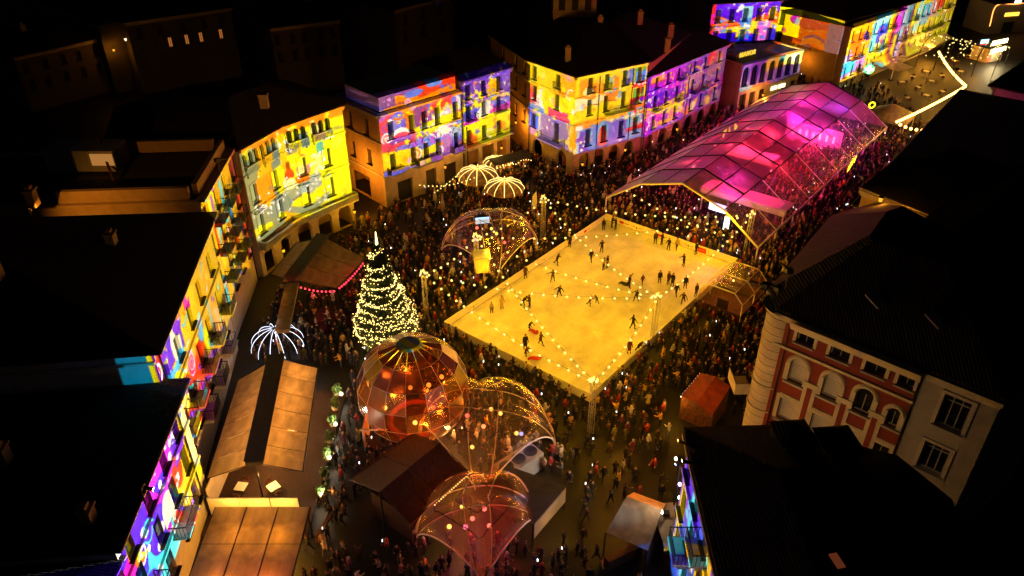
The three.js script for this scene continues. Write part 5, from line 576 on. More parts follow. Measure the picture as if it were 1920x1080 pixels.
// ---------------------------------------------------------------- terrace canopies, stalls and huts
function canopyRoof(name, label, rA, rB, eL, eR, bandW, mat, opt = {}) {   // ridge A -> B, eave offset points on both sides
  const o = thing(name, label, opt.cat ?? 'canopy', [rA.x, 0, rA.z]), T = (v) => V(v.x - rA.x, v.y, v.z - rA.z), [a, b, l0, l1, r0, r1] = [rA, rB, eL[0], eL[1], eR[0], eR[1]].map(T), n = opt.n ?? 5;
  for (const [e0, e1] of [[l0, l1], [r0, r1]]) for (let k = 0; k < n; k++) { const f = (k + 0.012) / n, g = (k + 0.988) / n, q = [a.clone().lerp(b, f), a.clone().lerp(b, g), e0.clone().lerp(e1, g), e0.clone().lerp(e1, f)]; const m = 6, F = []; for (let s = 0; s < m; s++) { const P0 = (t, p, c) => { const v = p.clone().lerp(c, t); v.y -= sin(PI * t) * 0.12; return v; }; F.push([P0(s / m, q[0], q[3]), P0(s / m, q[1], q[2]), P0((s + 1) / m, q[1], q[2]), P0((s + 1) / m, q[0], q[3])]); } mesh('canopy_panel', [tris(F)], mat, o); }
  const d = b.clone().sub(a), L = d.length();
  if (bandW) { const y = Math.atan2(-d.z, d.x), m = a.clone().add(b).multiplyScalar(0.5); mesh('ridge_case', [box(L + 0.3, 0.35, bandW, m.x, m.y + 0.06, m.z, y), box(L, 0.1, bandW + 0.25, m.x, m.y + 0.29, m.z, y)], M.canvasdark, o); }
  mesh('front_bar', [bar(l0, l1, 0.07), bar(r0, r1, 0.07)], opt.edge ?? M.iron, o);
  for (const v of [a, b]) mesh('post', [bar(V(v.x, 0, v.z), V(v.x, v.y, v.z), 0.09)], M.iron, o);
  for (const [v, w] of [[a, l0], [a, r0], [b, l1], [b, r1]]) mesh('arm', [bar(v, w, 0.04)], M.iron, o);
  return o;
}
canopyRoof('terrace_canopy', 'large tan double awning with a dark ridge over the lit restaurant terrace', V(-22.26, 4.6, -58.10), V(-20.56, 4.6, -44.39), [V(-25.72, 3.2, -56.41), V(-24.57, 3.2, -44.01)], [V(-18.58, 3.2, -58.16), V(-16.99, 3.2, -44.82)], 1.35, M.canvas, { n: 6 });
canopyRoof('terrace_canopy', 'brown double awning below the curved palace balcony', V(-22.65, 4.6, -81.49), V(-24.23, 4.6, -71.79), [V(-26.16, 3.4, -82.05), V(-27.38, 3.4, -74.83)], [V(-17.20, 3.3, -78.55), V(-19.34, 3.3, -71.97)], 1.3, M.canvas, { n: 3 });
{
  const a = [-24.06, -71.43], b = [-23.00, -62.94], o = thing('closed_awning', 'closed slim awning case on posts beside the white spider lights', 'awning', [a[0], 0, a[1]]), d = V(b[0] - a[0], 0, b[1] - a[1]), L = d.length();
  mesh('awning_case', [box(L, 0.4, 1.25, d.x / 2, 4, d.z / 2, Math.atan2(-d.z, d.x)), box(L + 0.2, 0.1, 1.45, d.x / 2, 4.24, d.z / 2, Math.atan2(-d.z, d.x))], M.canvas, o); for (const k of [0.08, 0.92]) mesh('post', [cyl(0.1, 0.1, 3.85, d.x * k, 0, d.z * k)], M.iron, o);
}
{ // panelled flat awning at the bottom
  const z1 = -41.1, z0 = -31, x0 = -22.9, x1 = -15.6, o = thing('flat_awning', 'wide panelled flat awning at the bottom left with a round light stain', 'awning', [x0, 0, z1]);
  for (let i = 0; i < 3; i++) for (let k = 0; k < 3; k++) { const w = (x1 - x0) / 3, d = (z0 - z1) / 3, x = i * w, z = k * d, y = 3.0 - 0.012 * k; const g = new THREE.PlaneGeometry(w - 0.05, d - 0.05, 6, 6).rotateX(-PI / 2).translate(x + w / 2, 0, z + d / 2), p = g.attributes.position; for (let q = 0; q < p.count; q++) { const u = (p.getX(q) - x) / w, v = (p.getZ(q) - z) / d; p.setY(q, y + 0.25 - 0.05 * (p.getZ(q)) - 0.14 * sin(PI * u) * sin(PI * v)); } g.computeVertexNormals(); mesh('awning_panel', [g], M.canvas, o); }
  for (const x of [0, (x1 - x0) / 3, 2 * (x1 - x0) / 3, x1 - x0]) mesh('beam', [bar(V(x, 3.2, 0), V(x, 2.68, z0 - z1), 0.06)], M.darkwood, o);
  for (const x of [0.2, x1 - x0 - 0.2]) mesh('post', [cyl(0.1, 0.1, 3.1, x, 0, 0.3), cyl(0.1, 0.1, 2.8, x, 0, 9)], M.iron, o);
  lamp(-20.5, 1.9, -38.5, ORG, 26, 20); lamp(-17.5, 1.9, -34.5, [1, 0.26, 0.07], 30, 20); lamp(-20.8, 1.9, -34.5, [1, 0.32, 0.06], 26, 20); lamp(-17.5, 1.9, -38.5, ORG, 26, 20);
}
{ // the lit restaurant terrace under the big awning
  const o = thing('terrace_deck', 'wooden restaurant deck with a warm lit screen wall and planters', 'terrace', [-24.6, 0, -58.6]);
  mesh('deck', [box(8.4, 0.2, 17.6, 4.2, 0.1, 9.0)], M.darkwood, o); mesh('screen_wall', [box(2.5, 1.9, 0.1, 1.4, 1.15, 15.6), box(2.4, 1.9, 0.1, 3.9, 1.15, 15.6), box(2.2, 1.9, 0.1, 6.3, 1.15, 15.6)], M.whitep, o); mesh('back_wall', [box(0.1, 2.6, 15, 0.1, 1.5, 7.8)], M.cream, o); mesh('sideboard', [box(2, 1.0, 0.7, 3.6, 0.7, 16.6)], M.wood, o);
  for (let k = 0; k < 5; k++) lamp(-20.6, 2.4, -57 + k * 2.9, [1, 0.47, 0.11], 40, 10);
  for (let k = 0; k < 3; k++) lamp(-22.6 + k * 2.2, 2.1, -41.9, [1, 0.46, 0.05], 14, 8);
}
function table(label, x, z, turn, group) { const o = thing('cafe_table', label, 'table', [x, 0.2, z], turn, group); mesh('tabletop', [box(0.9, 0.05, 0.9, 0, 0.74, 0)], M.whitep, o); mesh('leg', [cyl(0.05, 0.05, 0.72, 0, 0, 0, 6), cyl(0.25, 0.25, 0.03, 0, 0, 0, 8)], M.iron, o); for (const s of [-1, 1]) { const c = mesh('chair', [box(0.45, 0.05, 0.45, 0, 0.45, s * 0.75), box(0.45, 0.5, 0.05, 0, 0.72, s * 0.97), ...[[-1, -1], [1, -1], [-1, 1], [1, 1]].map(([a, b]) => box(0.04, 0.45, 0.04, a * 0.2, 0.225, s * 0.75 + b * 0.2))], M.wood, o); } return o; }
for (let k = 0; k < 8; k++) table('cafe table with two chairs under the tan awning, ' + ['far left', 'far right', 'second row left', 'second row right', 'third row left', 'third row right', 'front left', 'front right'][k], -22.6 + (k % 2) * 2.7, -55.5 + Math.floor(k / 2) * 3.4, R(0, 3), 'tables under the large tan awning');
function plant(label, x, z, y, w, h, group, flower) {
  const o = thing('potted_plant', label, 'plant', [x, y, z], R(0, 6), group); mesh('pot', [new THREE.CylinderGeometry(0.34, 0.24, 0.5, 10).translate(0, 0.25, 0)], group ? M.whitep : M.wood, o); const g = [];
  for (let i = 0; i < 90; i++) { const a = R(0, 6.28), r = R(0, w), yy = 0.5 + R(0, h), q = new THREE.PlaneGeometry(0.16, 0.3); q.rotateX(R(-1.2, 0.2)).rotateY(R(0, 6.28)).translate(cos(a) * r, yy, sin(a) * r); g.push(q); }
  mesh('foliage', g, M.leafbright, o); mesh('stem', [cyl(0.04, 0.02, h * 0.8, 0, 0.45, 0, 5)], M.darkwood, o);
  return o;
}
M.leafbright = S({ color: col(0.09, 0.17, 0.04), side: THREE.DoubleSide });
for (let k = 0; k < 7; k++) plant(['leafy plant in a white pot at the far end of the terrace edge', 'second potted plant along the white lit terrace edge', 'bushy plant with a lamp at the terrace edge', 'fourth potted plant along the terrace edge', 'tall potted plant along the terrace edge', 'potted plant near the low end of the terrace edge', 'last potted plant beside the terrace corner lamp'][k], -16.7 + k * 0.2 - 0.3, -57.8 + k * 2.15, 0, 0.45, R(0.7, 1.3), 'potted plants along the terrace edge');
for (let k = 0; k < 4; k++) lamp(-16.4 + k * 0.25, 1.3, -57 + k * 4.2, [1, 0.85, 0.6], 9, 6);
for (let k = 0; k < 4; k++) { const o = thing('edge_lamp', ['small white glowing lamp at the far terrace edge', 'small glowing lamp between the terrace plants', 'glowing lamp low on the terrace edge', 'round glowing lamp at the near terrace corner'][k], 'lamp', [-16.4 + k * 0.25, 0, -57 + k * 4.2]); mesh('lamp_globe', [ball(0.2, 0, 0.95, 0)], glow(1, 0.75, 0.35, 3), o); mesh('lamp_post', [cyl(0.05, 0.05, 0.8, 0, 0, 0, 6)], M.iron, o); }
for (const [i, x] of [[0, -22.6], [1, -19.4], [2, -17.2]]) plant(['dark shrub in a wooden box at the left of the terrace steps', 'dark shrub in a wooden box right of the leaning post', 'low shrub in a wooden box at the right corner of the deck'][i], x, -41.9, 0.2, 0.7, 0.6);
// white spider lights and the three light parasols
function lightParasol(label, [x, z], rr, top, drop, c, i, solid, group) {
  const o = thing('light_parasol', label, 'parasol', [x, 0, z], 0, group); mesh('pole', [cyl(0.06, 0.06, top, 0, 0, 0, 8)], M.whitep, o); const n = 12;
  for (let k = 0; k < n; k++) { const a = k / n * 2 * PI, p = [...Array(9)].map((_, j) => { const t = (j + 0.6) / 8.6; return V(cos(a) * rr * sin(t * PI / 2), top - drop * (1 - cos(t * PI / 2)) + 0.06, sin(a) * rr * sin(t * PI / 2)); }); mesh('rib', [tube(p, 0.03, 4, 12)], M.iron, o); mesh('led_strip', [tube(p.map((v) => v.clone().add(V(0, 0.07, 0))), solid ? 0.045 : 0.03, 4, 14)], glow(...(solid ? [1, 0.7, 0.2] : c), solid ? 2.6 : 2.2), o); }
  if (solid) { const f = []; for (let k = 0; k < n; k++) for (let j = 0; j < 6; j++) { const q = (kk, jj) => { const a = kk / n * 2 * PI, t = jj / 6; return V(cos(a) * rr * sin(t * PI / 2), top - drop * (1 - cos(t * PI / 2)), sin(a) * rr * sin(t * PI / 2)); }; f.push(j ? [q(k, j), q(k + 1, j), q(k + 1, j + 1), q(k, j + 1)] : [q(k, 0), q(k + 1, 1), q(k, 1)]); } mesh('canopy', [tris(f)], M.canvas, o); }
  lamp(x, top - 0.6, z, solid ? [1, 0.36, 0.03] : c, solid ? i * 1.3 : i, 10); lamp(x, top + 0.9, z, c, i * 0.25, 10);
}
lightParasol('bare parasol frame of white light strips like a spider', [-24.24, -64.18], 2.7, 3.4, 2.2, [0.75, 0.8, 1], 22, false);
lightParasol('yellow ribbed light parasol nearest to the purple house', [-2.24, -108.06], 2.1, 3.2, 1.0, [1, 0.62, 0.06], 24, true, 'yellow light parasols before the purple house');
lightParasol('largest yellow ribbed light parasol, left of the other two', [-5.01, -103.39], 3.0, 3.6, 1.5, [1, 0.62, 0.06], 30, true, 'yellow light parasols before the purple house');
lightParasol('yellow ribbed light parasol nearest to the dome tent', [-1.05, -99.26], 2.8, 3.6, 1.4, [1, 0.62, 0.06], 30, true, 'yellow light parasols before the purple house');
{ const p = [0.00, -107.73], o = thing('market_stall', 'dark roofed market stall with glittering lights right of the light parasols', 'stall', [p[0], 0, p[1]], 0.55); mesh('stall_roof', [box(6.5, 0.12, 1.9, 0, 3.2, -0.4, 0, 0.2)], M.canvasdark, o); mesh('counter', [box(6, 1, 0.8, 0, 0.5, 0.6)], M.wood, o); for (const x of [-3, 3]) mesh('post', [cyl(0.07, 0.07, 3.2, x, 0, 0)], M.darkwood, o); for (let k = 0; k < 14; k++) mesh('fairy_light', [ball(0.07, -2.9 + k * 0.45, 2.5 + R(0, 0.4), 0.7)], glow(1, 0.6, 0.2, 4), o); lamp(p[0], 2.4, p[1] + 0.5, ORG, 16, 8); }
// the gabled chalet, the small huts and tents
{ const a = V(-10.08, 4.8, -41.20), b = V(-5.94, 4.8, -46.46), o = canopyRoof('chalet', 'long dark gabled chalet roof with a light strip along its lower eave', a, b, [V(-13.12, 3.0, -44.14), V(-8.54, 3.0, -49.55)], [V(-7.68, 3.0, -39.67), V(-3.48, 3.0, -44.95)], 0, M.darkroof = S({ color: col(0.11, 0.045, 0.025), map: woodC }), { cat: 'hut', n: 2, edge: M.wood });
  const c = V((b.x - a.x) / 2, 0, (b.z - a.z) / 2); mesh('wall', [box(5.2, 2.8, 4.2, c.x, 1.4, c.z, Math.atan2(-(b.z - a.z), b.x - a.x))], M.darkwood, o);
  const e0 = V(-3.44, 2.9, -44.99), e1 = V(-6.03, 2.9, -41.63); for (let k = 0; k < 18; k++) mesh('fairy_light', [ball(0.06, 0, 0, 0, 6, 4).translate(e0.x + (e1.x - e0.x) * k / 17 - a.x, 2.85, e0.z + (e1.z - e0.z) * k / 17 - a.z)], glow(1, 0.66, 0.3, 4), o); lamp((e0.x + e1.x) / 2 + 0.7, 2.5, (e0.z + e1.z) / 2 + 0.5, ORG, 8, 6); }
function flatHut(name, label, pts, h, t, mat, wallMat, cat = 'tent', wallH = 2.4) { const [x, z] = pts[0], o = thing(name, label, cat, [x, 0, z]), q = pts.map((p) => [p[0] - x, p[1] - z]); mesh('roof', [prism(q, t, h)], mat, o); q.forEach((p, i) => { const n = q[(i + 1) % q.length], L = Math.hypot(n[0] - p[0], n[1] - p[1]); if (wallMat && i === 1) mesh('wall', [box(L - 0.2, wallH, 0.06, (p[0] + n[0]) / 2, h - wallH / 2 - 0.02, (p[1] + n[1]) / 2, Math.atan2(-(n[1] - p[1]), n[0] - p[0]))], wallMat, o); mesh('post', [cyl(0.07, 0.07, h, p[0] * 0.98 + 0.05, 0, p[1] * 0.98, 6)], M.iron, o); }); return o; }
flatHut('service_tent', 'dark flat service tent with a yellow lit side between the two near domes', [[-3.39, -42.76], [1.63, -39.85], [4.38, -43.71], [-0.66, -46.11]], 2.6, 0.1, M.canvasdark, M.ochre, 'tent', 1.6);
lamp(3.9, 1.7, -40.6, YEL, 4, 6);
{ const p = [0.55, -47.47], o = thing('chiller', 'grey chiller unit with three big round fans behind the amber dome', 'chiller', [p[0], 0, p[1]], 0.72); mesh('case', [box(4.2, 1.9, 1.8, 0, 1.0, 0)], M.grey, o); for (const x of [-1.35, 0, 1.35]) { const f = mesh('fan', [new THREE.TorusGeometry(0.56, 0.07, 6, 20).rotateX(PI / 2).translate(x, 1.99, 0), ...[0, 1, 2, 3].map((k) => box(1.0, 0.02, 0.16, x, 1.975, 0, k * PI / 4))], M.black, o); mesh('fan_well', [new THREE.CylinderGeometry(0.55, 0.55, 0.02, 18).translate(x, 1.962, 0)], M.black, f); } }
{ const a = [9.71, -43.03], c = [12.06, -41.79], d = [10.00, -37.43], e = [7.06, -39.05], o = thing('market_tent', 'square grey market tent with one orange lit slope at the bottom right', 'tent', [a[0], 0, a[1]]), T = ([x, z], y) => V(x - a[0], y, z - a[1]), A = T(a, 2.75), C = T(c, 2.75), D = T(d, 2.75), E = T(e, 2.75), r0 = A.clone().lerp(E, 0.3), r1 = C.clone().lerp(D, 0.3); r0.y = r1.y = 3.6;
  mesh('roof_slope', [slab(A, C, r1, r0)], M.canvasor = S({ color: col(0.5, 0.22, 0.06), map: fabricC }), o); mesh('roof_slope', [slab(r0, r1, D, E)], M.canvasgrey, o); for (const v of [A, C, D, E]) mesh('post', [bar(V(v.x, 0, v.z), v, 0.06)], M.iron, o); mesh('side_wall', [tris([[V(C.x, 0, C.z), V(D.x, 0, D.z), D, C]])], M.canvasdark, o); mesh('counter', [box(3.2, 1, 0.6, (D.x + E.x) / 2, 0.5, (D.z + E.z) / 2 - 0.5, 0.5)], M.wood, o); }
{ const p = [12.13, -39.85], o = thing('booth_roof', 'small dark grey booth roof with a pale rim beside the market tent', 'booth', [p[0], 0, p[1]], 0.1); mesh('roof', [box(2.1, 0.25, 4.2, 0, 2.6, 0)], M.canvasgrey, o); mesh('rim', [box(2.2, 0.2, 0.08, 0, 2.55, 2.15)], M.cream, o); for (const [x, z] of [[-0.9, -1.9], [0.9, -1.9], [-0.9, 1.9], [0.9, 1.9]]) mesh('post', [cyl(0.06, 0.06, 2.45, x, 0, z)], M.iron, o); }
function flood(label, v, c, k, dir, i) { const o = thing('floodlight', label, 'floodlight', [v.x, v.y, v.z]); mesh('lens', [ball(0.16)], glow(...c, k), o); mesh('lamp_case', [box(0.5, 0.4, 0.35, -dir.x * 0.32, 0, -dir.z * 0.32)], M.iron, o); mesh('lamp_arm', [cyl(0.04, 0.04, v.y, -dir.x * 0.32, -v.y, -dir.z * 0.32, 6)], M.iron, o); const s = new THREE.SpotLight(col(...c), i, 0, 0.32, 0.5, 2); s.position.copy(v).add(dir.clone().multiplyScalar(0.22)); s.target.position.copy(v).add(dir.clone().multiplyScalar(10)); s.castShadow = true; scene.add(s, s.target); }
flood('bright white floodlight at the corner of the market tent', V(11.57, 3.1, -40.71), [1, 0.86, 0.66], 9, V(-0.8, -0.35, -0.5), 60);
flood('white floodlight with a hazy beam at the right edge of the square', V(12.93, 5.5, -43.97), [1, 0.9, 0.75], 6, V(-0.9, -0.3, -0.3), 320);
flood('violet spotlight on the mast at the lower right', V(12.60, 6, -40.84), [0.6, 0.4, 1], 7, V(-0.98, -0.2, 0.02), 120);
flood('blue white spotlight below the violet one', V(12.36, 6, -39.54), [0.5, 0.8, 1], 9, V(-0.9, -0.4, -0.2), 50);
flood('lowest blue white spotlight on the lower right mast', V(12.41, 6, -38.54), [0.5, 0.8, 1], 8, V(-0.8, -0.5, -0.4), 40);
lamp(11.0, 4.6, -40.6, [1, 0.8, 0.55], 11, 6); lamp(9.6, 6.2, -46.0, [1, 0.36, 0.03], 110, 6); lamp(9.6, 1.8, -50.5, ORG, 12, 6);
{ const A = V(15.54, 2.9, -54.48), B = V(17.98, 2.9, -57.80), C = V(20.42, 2.9, -55.84), D = V(17.75, 2.9, -51.75), o = thing('red_hut', 'rust red gabled hut roof with a fairy light edge in the crowd', 'hut', [A.x, 0, A.z]), T = (v) => V(v.x - A.x, v.y, v.z - A.z), [a, b, c, d] = [A, B, C, D].map(T), m0 = a.clone().lerp(d, 0.5), m1 = b.clone().lerp(c, 0.5); m0.y = m1.y = 3.25; mesh('roof_slope', [slab(a, b, m1, m0)], M.canvasred, o); mesh('roof_slope', [slab(m0, m1, c, d)], M.canvasred, o); mesh('gable', [tris([[a, m0, d]]), tris([[b, m1, c]])], M.wood, o); const cc = a.clone().add(c).multiplyScalar(0.5); mesh('wall', [box(3.4, 2.7, 3.2, cc.x, 1.36, cc.z, Math.atan2(-(b.z - a.z), b.x - a.x))], M.wood, o); for (let k = 0; k < 10; k++) { const v = a.clone().lerp(b, k / 9); mesh('fairy_light', [ball(0.06, v.x, v.y - 0.1, v.z, 6, 4)], glow(1, 0.8, 0.6, 4), o); } lamp(A.x - 0.6, 2.3, A.z + 0.2, ORG, 14, 6); lamp((A.x + C.x) / 2, 6.2, (A.z + C.z) / 2 + 1, AMBER, 16, 10); }
{ // clear skate hut by the rink
  const [x, z] = rink(19.4, 4.6), o = thing('skate_hut', 'small clear film hut on a wooden base at the rink side', 'hut', [x, 0, z], -YAW), w = 5.2, d = 6.4, pr = [[0, 2.3], [1.1, 3.4], [w - 1.1, 3.4], [w, 2.3]];
  mesh('base', [box(w, 0.9, 0.1, w / 2, 0.46, d), box(w, 0.9, 0.1, w / 2, 0.46, 0), box(0.1, 0.9, d, w, 0.46, d / 2)], M.wood, o); mesh('floor', [box(w - 0.2, 0.1, d - 0.2, w / 2, 0.06, d / 2)], M.wood, o);
  for (const k of [0, d / 2, d]) { for (let i = 0; i < 3; i++) mesh('frame', [bar(V(pr[i][0], pr[i][1], k), V(pr[i + 1][0], pr[i + 1][1], k), 0.07)], M.whitep, o); for (const q of [0, w]) mesh('post', [bar(V(q, 0.02, k), V(q, 2.3, k), 0.07)], M.whitep, o); }
  for (let i = 0; i < 3; i++) for (const k of [0, d / 2]) mesh('roof_film', [tris([[V(pr[i][0], pr[i][1] + 0.05, k), V(pr[i + 1][0], pr[i + 1][1] + 0.05, k), V(pr[i + 1][0], pr[i + 1][1] + 0.05, k + d / 2), V(pr[i][0], pr[i][1] + 0.05, k + d / 2)]])], M.clear, o);
  mesh('wall_film', [tris([[V(0, 0.9, d), V(w, 0.9, d), V(w, 2.3, d), V(0, 2.3, d)], [V(0, 2.3, d), V(w, 2.3, d), V(w - 1.1, 3.4, d), V(1.1, 3.4, d)]])], M.clear, o); for (const p of pr) mesh('purlin', [bar(V(p[0], p[1], 0), V(p[0], p[1], d), 0.06)], M.whitep, o);
  const [lx, lz] = rink(22, 8); lamp(lx, 2.8, lz, ORG, 14, 6); mesh('lamp', [ball(0.12, 2.6, 3.0, 3.4)], glow(1, 0.7, 0.3, 4), o); mesh('bench', [box(3.6, 0.45, 0.5, 2.6, 0.34, 1.2)], M.darkwood, o); mesh('door', [box(1.3, 1.9, 0.08, 2.9, 1.15, d - 0.12)], M.dark, o);
}
{ const p = [64.56, -126.75], o = thing('pagoda_tent', 'pale peaked canopy at the far right end of the clear tent', 'tent', [p[0], 0, p[1]], -YAW); mesh('canopy', [new THREE.ConeGeometry(4.6, 2.0, 4, 4).rotateY(PI / 4).translate(0, 3.9, 0)], M.canvaslight = P({ color: col(0.6, 0.5, 0.34), roughness: 0.95, transmission: 0.3, thickness: 0, map: fabricC }), o); mesh('valance', [box(6.3, 0.4, 0.05, 0, 2.75, 3.2), box(6.3, 0.4, 0.05, 0, 2.75, -3.2), box(0.05, 0.4, 6.3, 3.2, 2.75, 0), box(0.05, 0.4, 6.3, -3.2, 2.75, 0)], M.canvaslight, o); for (const [x, z] of [[-3, -3], [3, -3], [3, 3], [-3, 3]]) mesh('post', [cyl(0.06, 0.06, 2.9, x, 0, z)], M.whitep, o); lamp(p[0], 2.4, p[1], ORG, 24, 8); }
// far right street: parasol, arbour of bulbs, kiosk, pharmacy sign, awnings, house outlined in lights
{ const p = [76.55, -154.51], o = thing('parasol', 'beige square parasol before the turquoise house', 'parasol', [p[0], 0, p[1]], 0.6); mesh('canopy', [new THREE.ConeGeometry(3.6, 1.2, 4).rotateY(PI / 4).translate(0, 3.4, 0)], M.canvaslight, o); mesh('pole', [cyl(0.06, 0.06, 3.4, 0, 0, 0)], M.whitep, o); mesh('base', [box(0.8, 0.15, 0.8, 0, 0.08, 0)], M.iron, o); }
{ const p = V(68.05, 4.6, -146.66), o = thing('pharmacy_sign', 'bright green glowing pharmacy cross', 'sign', [p.x, p.y, p.z], -0.3); mesh('cross', [box(1.5, 0.5, 0.2, 0, 0, 0.05), box(0.5, 1.5, 0.24, 0, 0, 0.05)], glow(0.25, 1, 0.5, 5), o); mesh('sign_ring', [new THREE.TorusGeometry(0.85, 0.07, 6, 20)], glow(0.02, 0.8, 0.15, 2.5), o); mesh('sign_arm', [bar(V(0.6, 0, -0.1), V(3, 0, -1.6), 0.05)], M.iron, o); lamp(p.x - 0.3, p.y, p.z + 0.7, [0.1, 1, 0.35], 7, 8); }
for (const [l, a, b, c] of [['pale shop awning below the turquoise house', [71.5, -154.6], [77, -159.6], [1, 0.95, 0.8]], ['striped dark awning below the plum house', [79.4, -161.6], [85.2, -166.9]], ['long cream awning, upper of two, below the yellow house', [87, -168.4], [96, -176.4]]]) { const w = Math.hypot(b[0] - a[0], b[1] - a[1]), o = thing('shop_awning', l, 'awning', [a[0], 0, a[1]], Math.atan2(-(b[1] - a[1]), b[0] - a[0])); for (let k = 0; k < 4; k++) mesh('awning_panel', [slab(V(w * k / 4 + 0.02, 4.0, 0.1), V(w * (k + 1) / 4 - 0.02, 4.0, 0.1), V(w * (k + 1) / 4 - 0.02, 3.0, 3.0), V(w * k / 4 + 0.02, 3.0, 3.0), 0.05)], M.canvaslight, o); mesh('front_bar', [bar(V(0, 3.0, 3.0), V(w, 3.0, 3.0), 0.06)], M.iron, o); mesh('arm', [bar(V(0.3, 2.6, 0.1), V(0.3, 2.95, 2.9), 0.04), bar(V(w - 0.3, 2.6, 0.1), V(w - 0.3, 2.95, 2.9), 0.04)], M.iron, o); lamp(a[0] + 3.5, 2.2, a[1] + 0.5, ORG, 26, 8); }
{ const c = [93.84, -165.22], o = thing('bulb_arbour', 'arched arbour covered with warm bulbs over a terrace', 'arbour', [c[0], 0, c[1]], 0.9); for (let k = 0; k < 6; k++) mesh('hoop', [tube([...Array(9)].map((_, j) => V(cos(PI * j / 8) * 7, 2.4 + sin(PI * j / 8) * 2.6, -9 + k * 3.6)), 0.08, 5, 20)], M.iron, o); for (let k = 0; k < 6; k++) for (const s of [-1, 1]) mesh('post', [cyl(0.08, 0.08, 2.4, s * 7, 0, -9 + k * 3.6)], M.iron, o); for (let k = 0; k < 110; k++) { const a = R(0.1, PI - 0.1), m = mesh('bulb', bulbG, bulbM, o); m.position.set(cos(a) * 6.9, 2.3 + sin(a) * 2.5, R(-9, 9)); } for (let k = 0; k < 6; k++) lamp(c[0] + R(-5, 5), 3.4, c[1] + R(-6, 6), ORG, 60, 8); }
{ const c = V(102.84, 4, -168.73), o = thing('kiosk', 'kiosk with very bright white light bands at the end of the street', 'kiosk', [c.x, 0, c.z], 0.5); mesh('wall', [box(5, 3, 4, 0, 1.5, 0)], M.cream, o); mesh('roof', [box(5.6, 0.2, 4.6, 0, 3.12, 0)], M.roof, o); mesh('light_band', [box(5.2, 0.9, 0.15, 0, 4.2, 2.0)], glow(1, 0.85, 0.4, 6), o); mesh('light_band', [box(4.6, 0.8, 0.15, 0.2, 2.6, 2.3)], glow(1, 0.85, 0.4, 6), o); mesh('red_panel', [box(1.4, 1.4, 0.12, -2.2, 1.0, 2.08)], glow(1, 0.12, 0.03, 1.0), o); lamp(c.x, 3, c.z + 4, [1, 0.75, 0.35], 160, 10); }
{ const c = V(101.40, 3.4, -168.44), o = thing('illuminated_sign', 'red and white illuminated sign with a pale blue top left of the bright kiosk', 'sign', [c.x, 0, c.z], 0.3); mesh('sign_face', [box(2.0, 0.8, 0.2, 0, 3.9, 0)], glow(0.4, 0.85, 1, 2), o); mesh('sign_face', [box(2.2, 0.8, 0.22, 0, 2.9, 0)], glow(1, 0.04, 0.06, 1.5), o); mesh('sign_face', [box(2.2, 0.8, 0.22, 0, 1.9, 0)], glow(1, 0.95, 0.8, 4), o); mesh('sign_post', [cyl(0.1, 0.1, 1.5, 0, 0, 0)], M.iron, o); }
{ const c = [118.61, -189.91], o = thing('town_house', 'dark house at the top right outlined with an orange light chain', 'building', [c[0], 0, c[1]], 0.25); mesh('wall', [box(11, 7, 8, 0, 3.5, -4)], M.grey, o); mesh('roof', [rectRoof(11, 8, 7.02, 0.5, 2, 2).translate(-5.5, 0, 0)], M.roof, o); mesh('light_chain', [tube([V(-5.4, 2, 0.15), V(-5.4, 6.6, 0.15), V(0, 6.75, 0.15), V(5.4, 6.6, 0.15), V(5.4, 2, 0.15)], 0.1, 5, 60)], glow(1, 0.3, 0.06, 4), o); mesh('shop_light', [box(4, 0.8, 0.1, 0, 4.4, 0.1)], glow(1, 0.55, 0.05, 2.5), o); mesh('shop_light', [box(1.8, 0.6, 0.1, 0, 7.4, 0.6)], glow(1, 0.9, 0.6, 3), o); mesh('door', [box(3, 2.6, 0.1, 0, 1.3, 0.06)], M.dark, o); }
for (let k = 0; k < 14; k++) { const p = [[77.30, -151.18], [80.86, -154.51], [85.09, -157.95], [79.07, -147.98], [83.42, -151.84], [87.10, -155.18], [74.39, -141.89], [78.58, -143.37], [82.60, -145.49], [94.62, -165.24], [99.37, -169.09], [92.23, -157.95], [91.46, -163.36], [104.16, -175.16]][k]; table('terrace cafe table before the right-hand row, ' + ['nearest of its left line', 'second in the left line', 'third in the left line', 'left in the middle line', 'centre of the middle line', 'right in the middle line', 'nearest of all', 'right beside the nearest', 'right end of the near line', 'by the bulb arbour, left', 'by the bulb arbour, right', 'just before the arbour', 'below the cream awning', 'farthest of all'][k], p[0], p[1], R(0, 3), 'terrace tables before the right-hand row').position.y = 0; }
// red light garland on the brown awning, feather flags, closed parasols, cone
bulbString('glowing red garland along the front edge of the brown awning', V(-19.33, 3.1, -72.39), V(-17.37, 3.2, -77.98), 0.25, 0.5, { mini: 1, mat: glow(1, 0.03, 0.07, 4), c: RED, i: 5 });
bulbString('glowing red garland below the awning by the closed case', V(-24.07, 2.6, -73.61), V(-19.61, 2.8, -72.42), 0.3, 0.5, { mini: 1, mat: glow(1, 0.03, 0.07, 4), c: RED, i: 5 });
for (const [l, p] of [['curved white feather flag left of the far rink mast', [2.65, -95.02]], ['orange feather flag at the left side of the clear tent', [16.31, -100.94]]]) { const o = thing('feather_flag', l, 'flag', [p[0], 0, p[1]], 0.5); mesh('pole', [tube([V(0, 0, 0), V(0, 2, 0), V(0.1, 3.2, 0), V(0.7, 3.9, 0)], 0.03, 5)], M.iron, o); mesh('flag_cloth', [tris([[V(0.03, 0.6, 0), V(0.75, 0.8, 0.05), V(0.85, 2.4, 0.08), V(0.05, 2.0, 0)], [V(0.05, 2, 0), V(0.85, 2.4, 0.08), V(0.72, 3.85, 0.02), V(0.15, 3.2, 0)]])], M.whitep, o); }
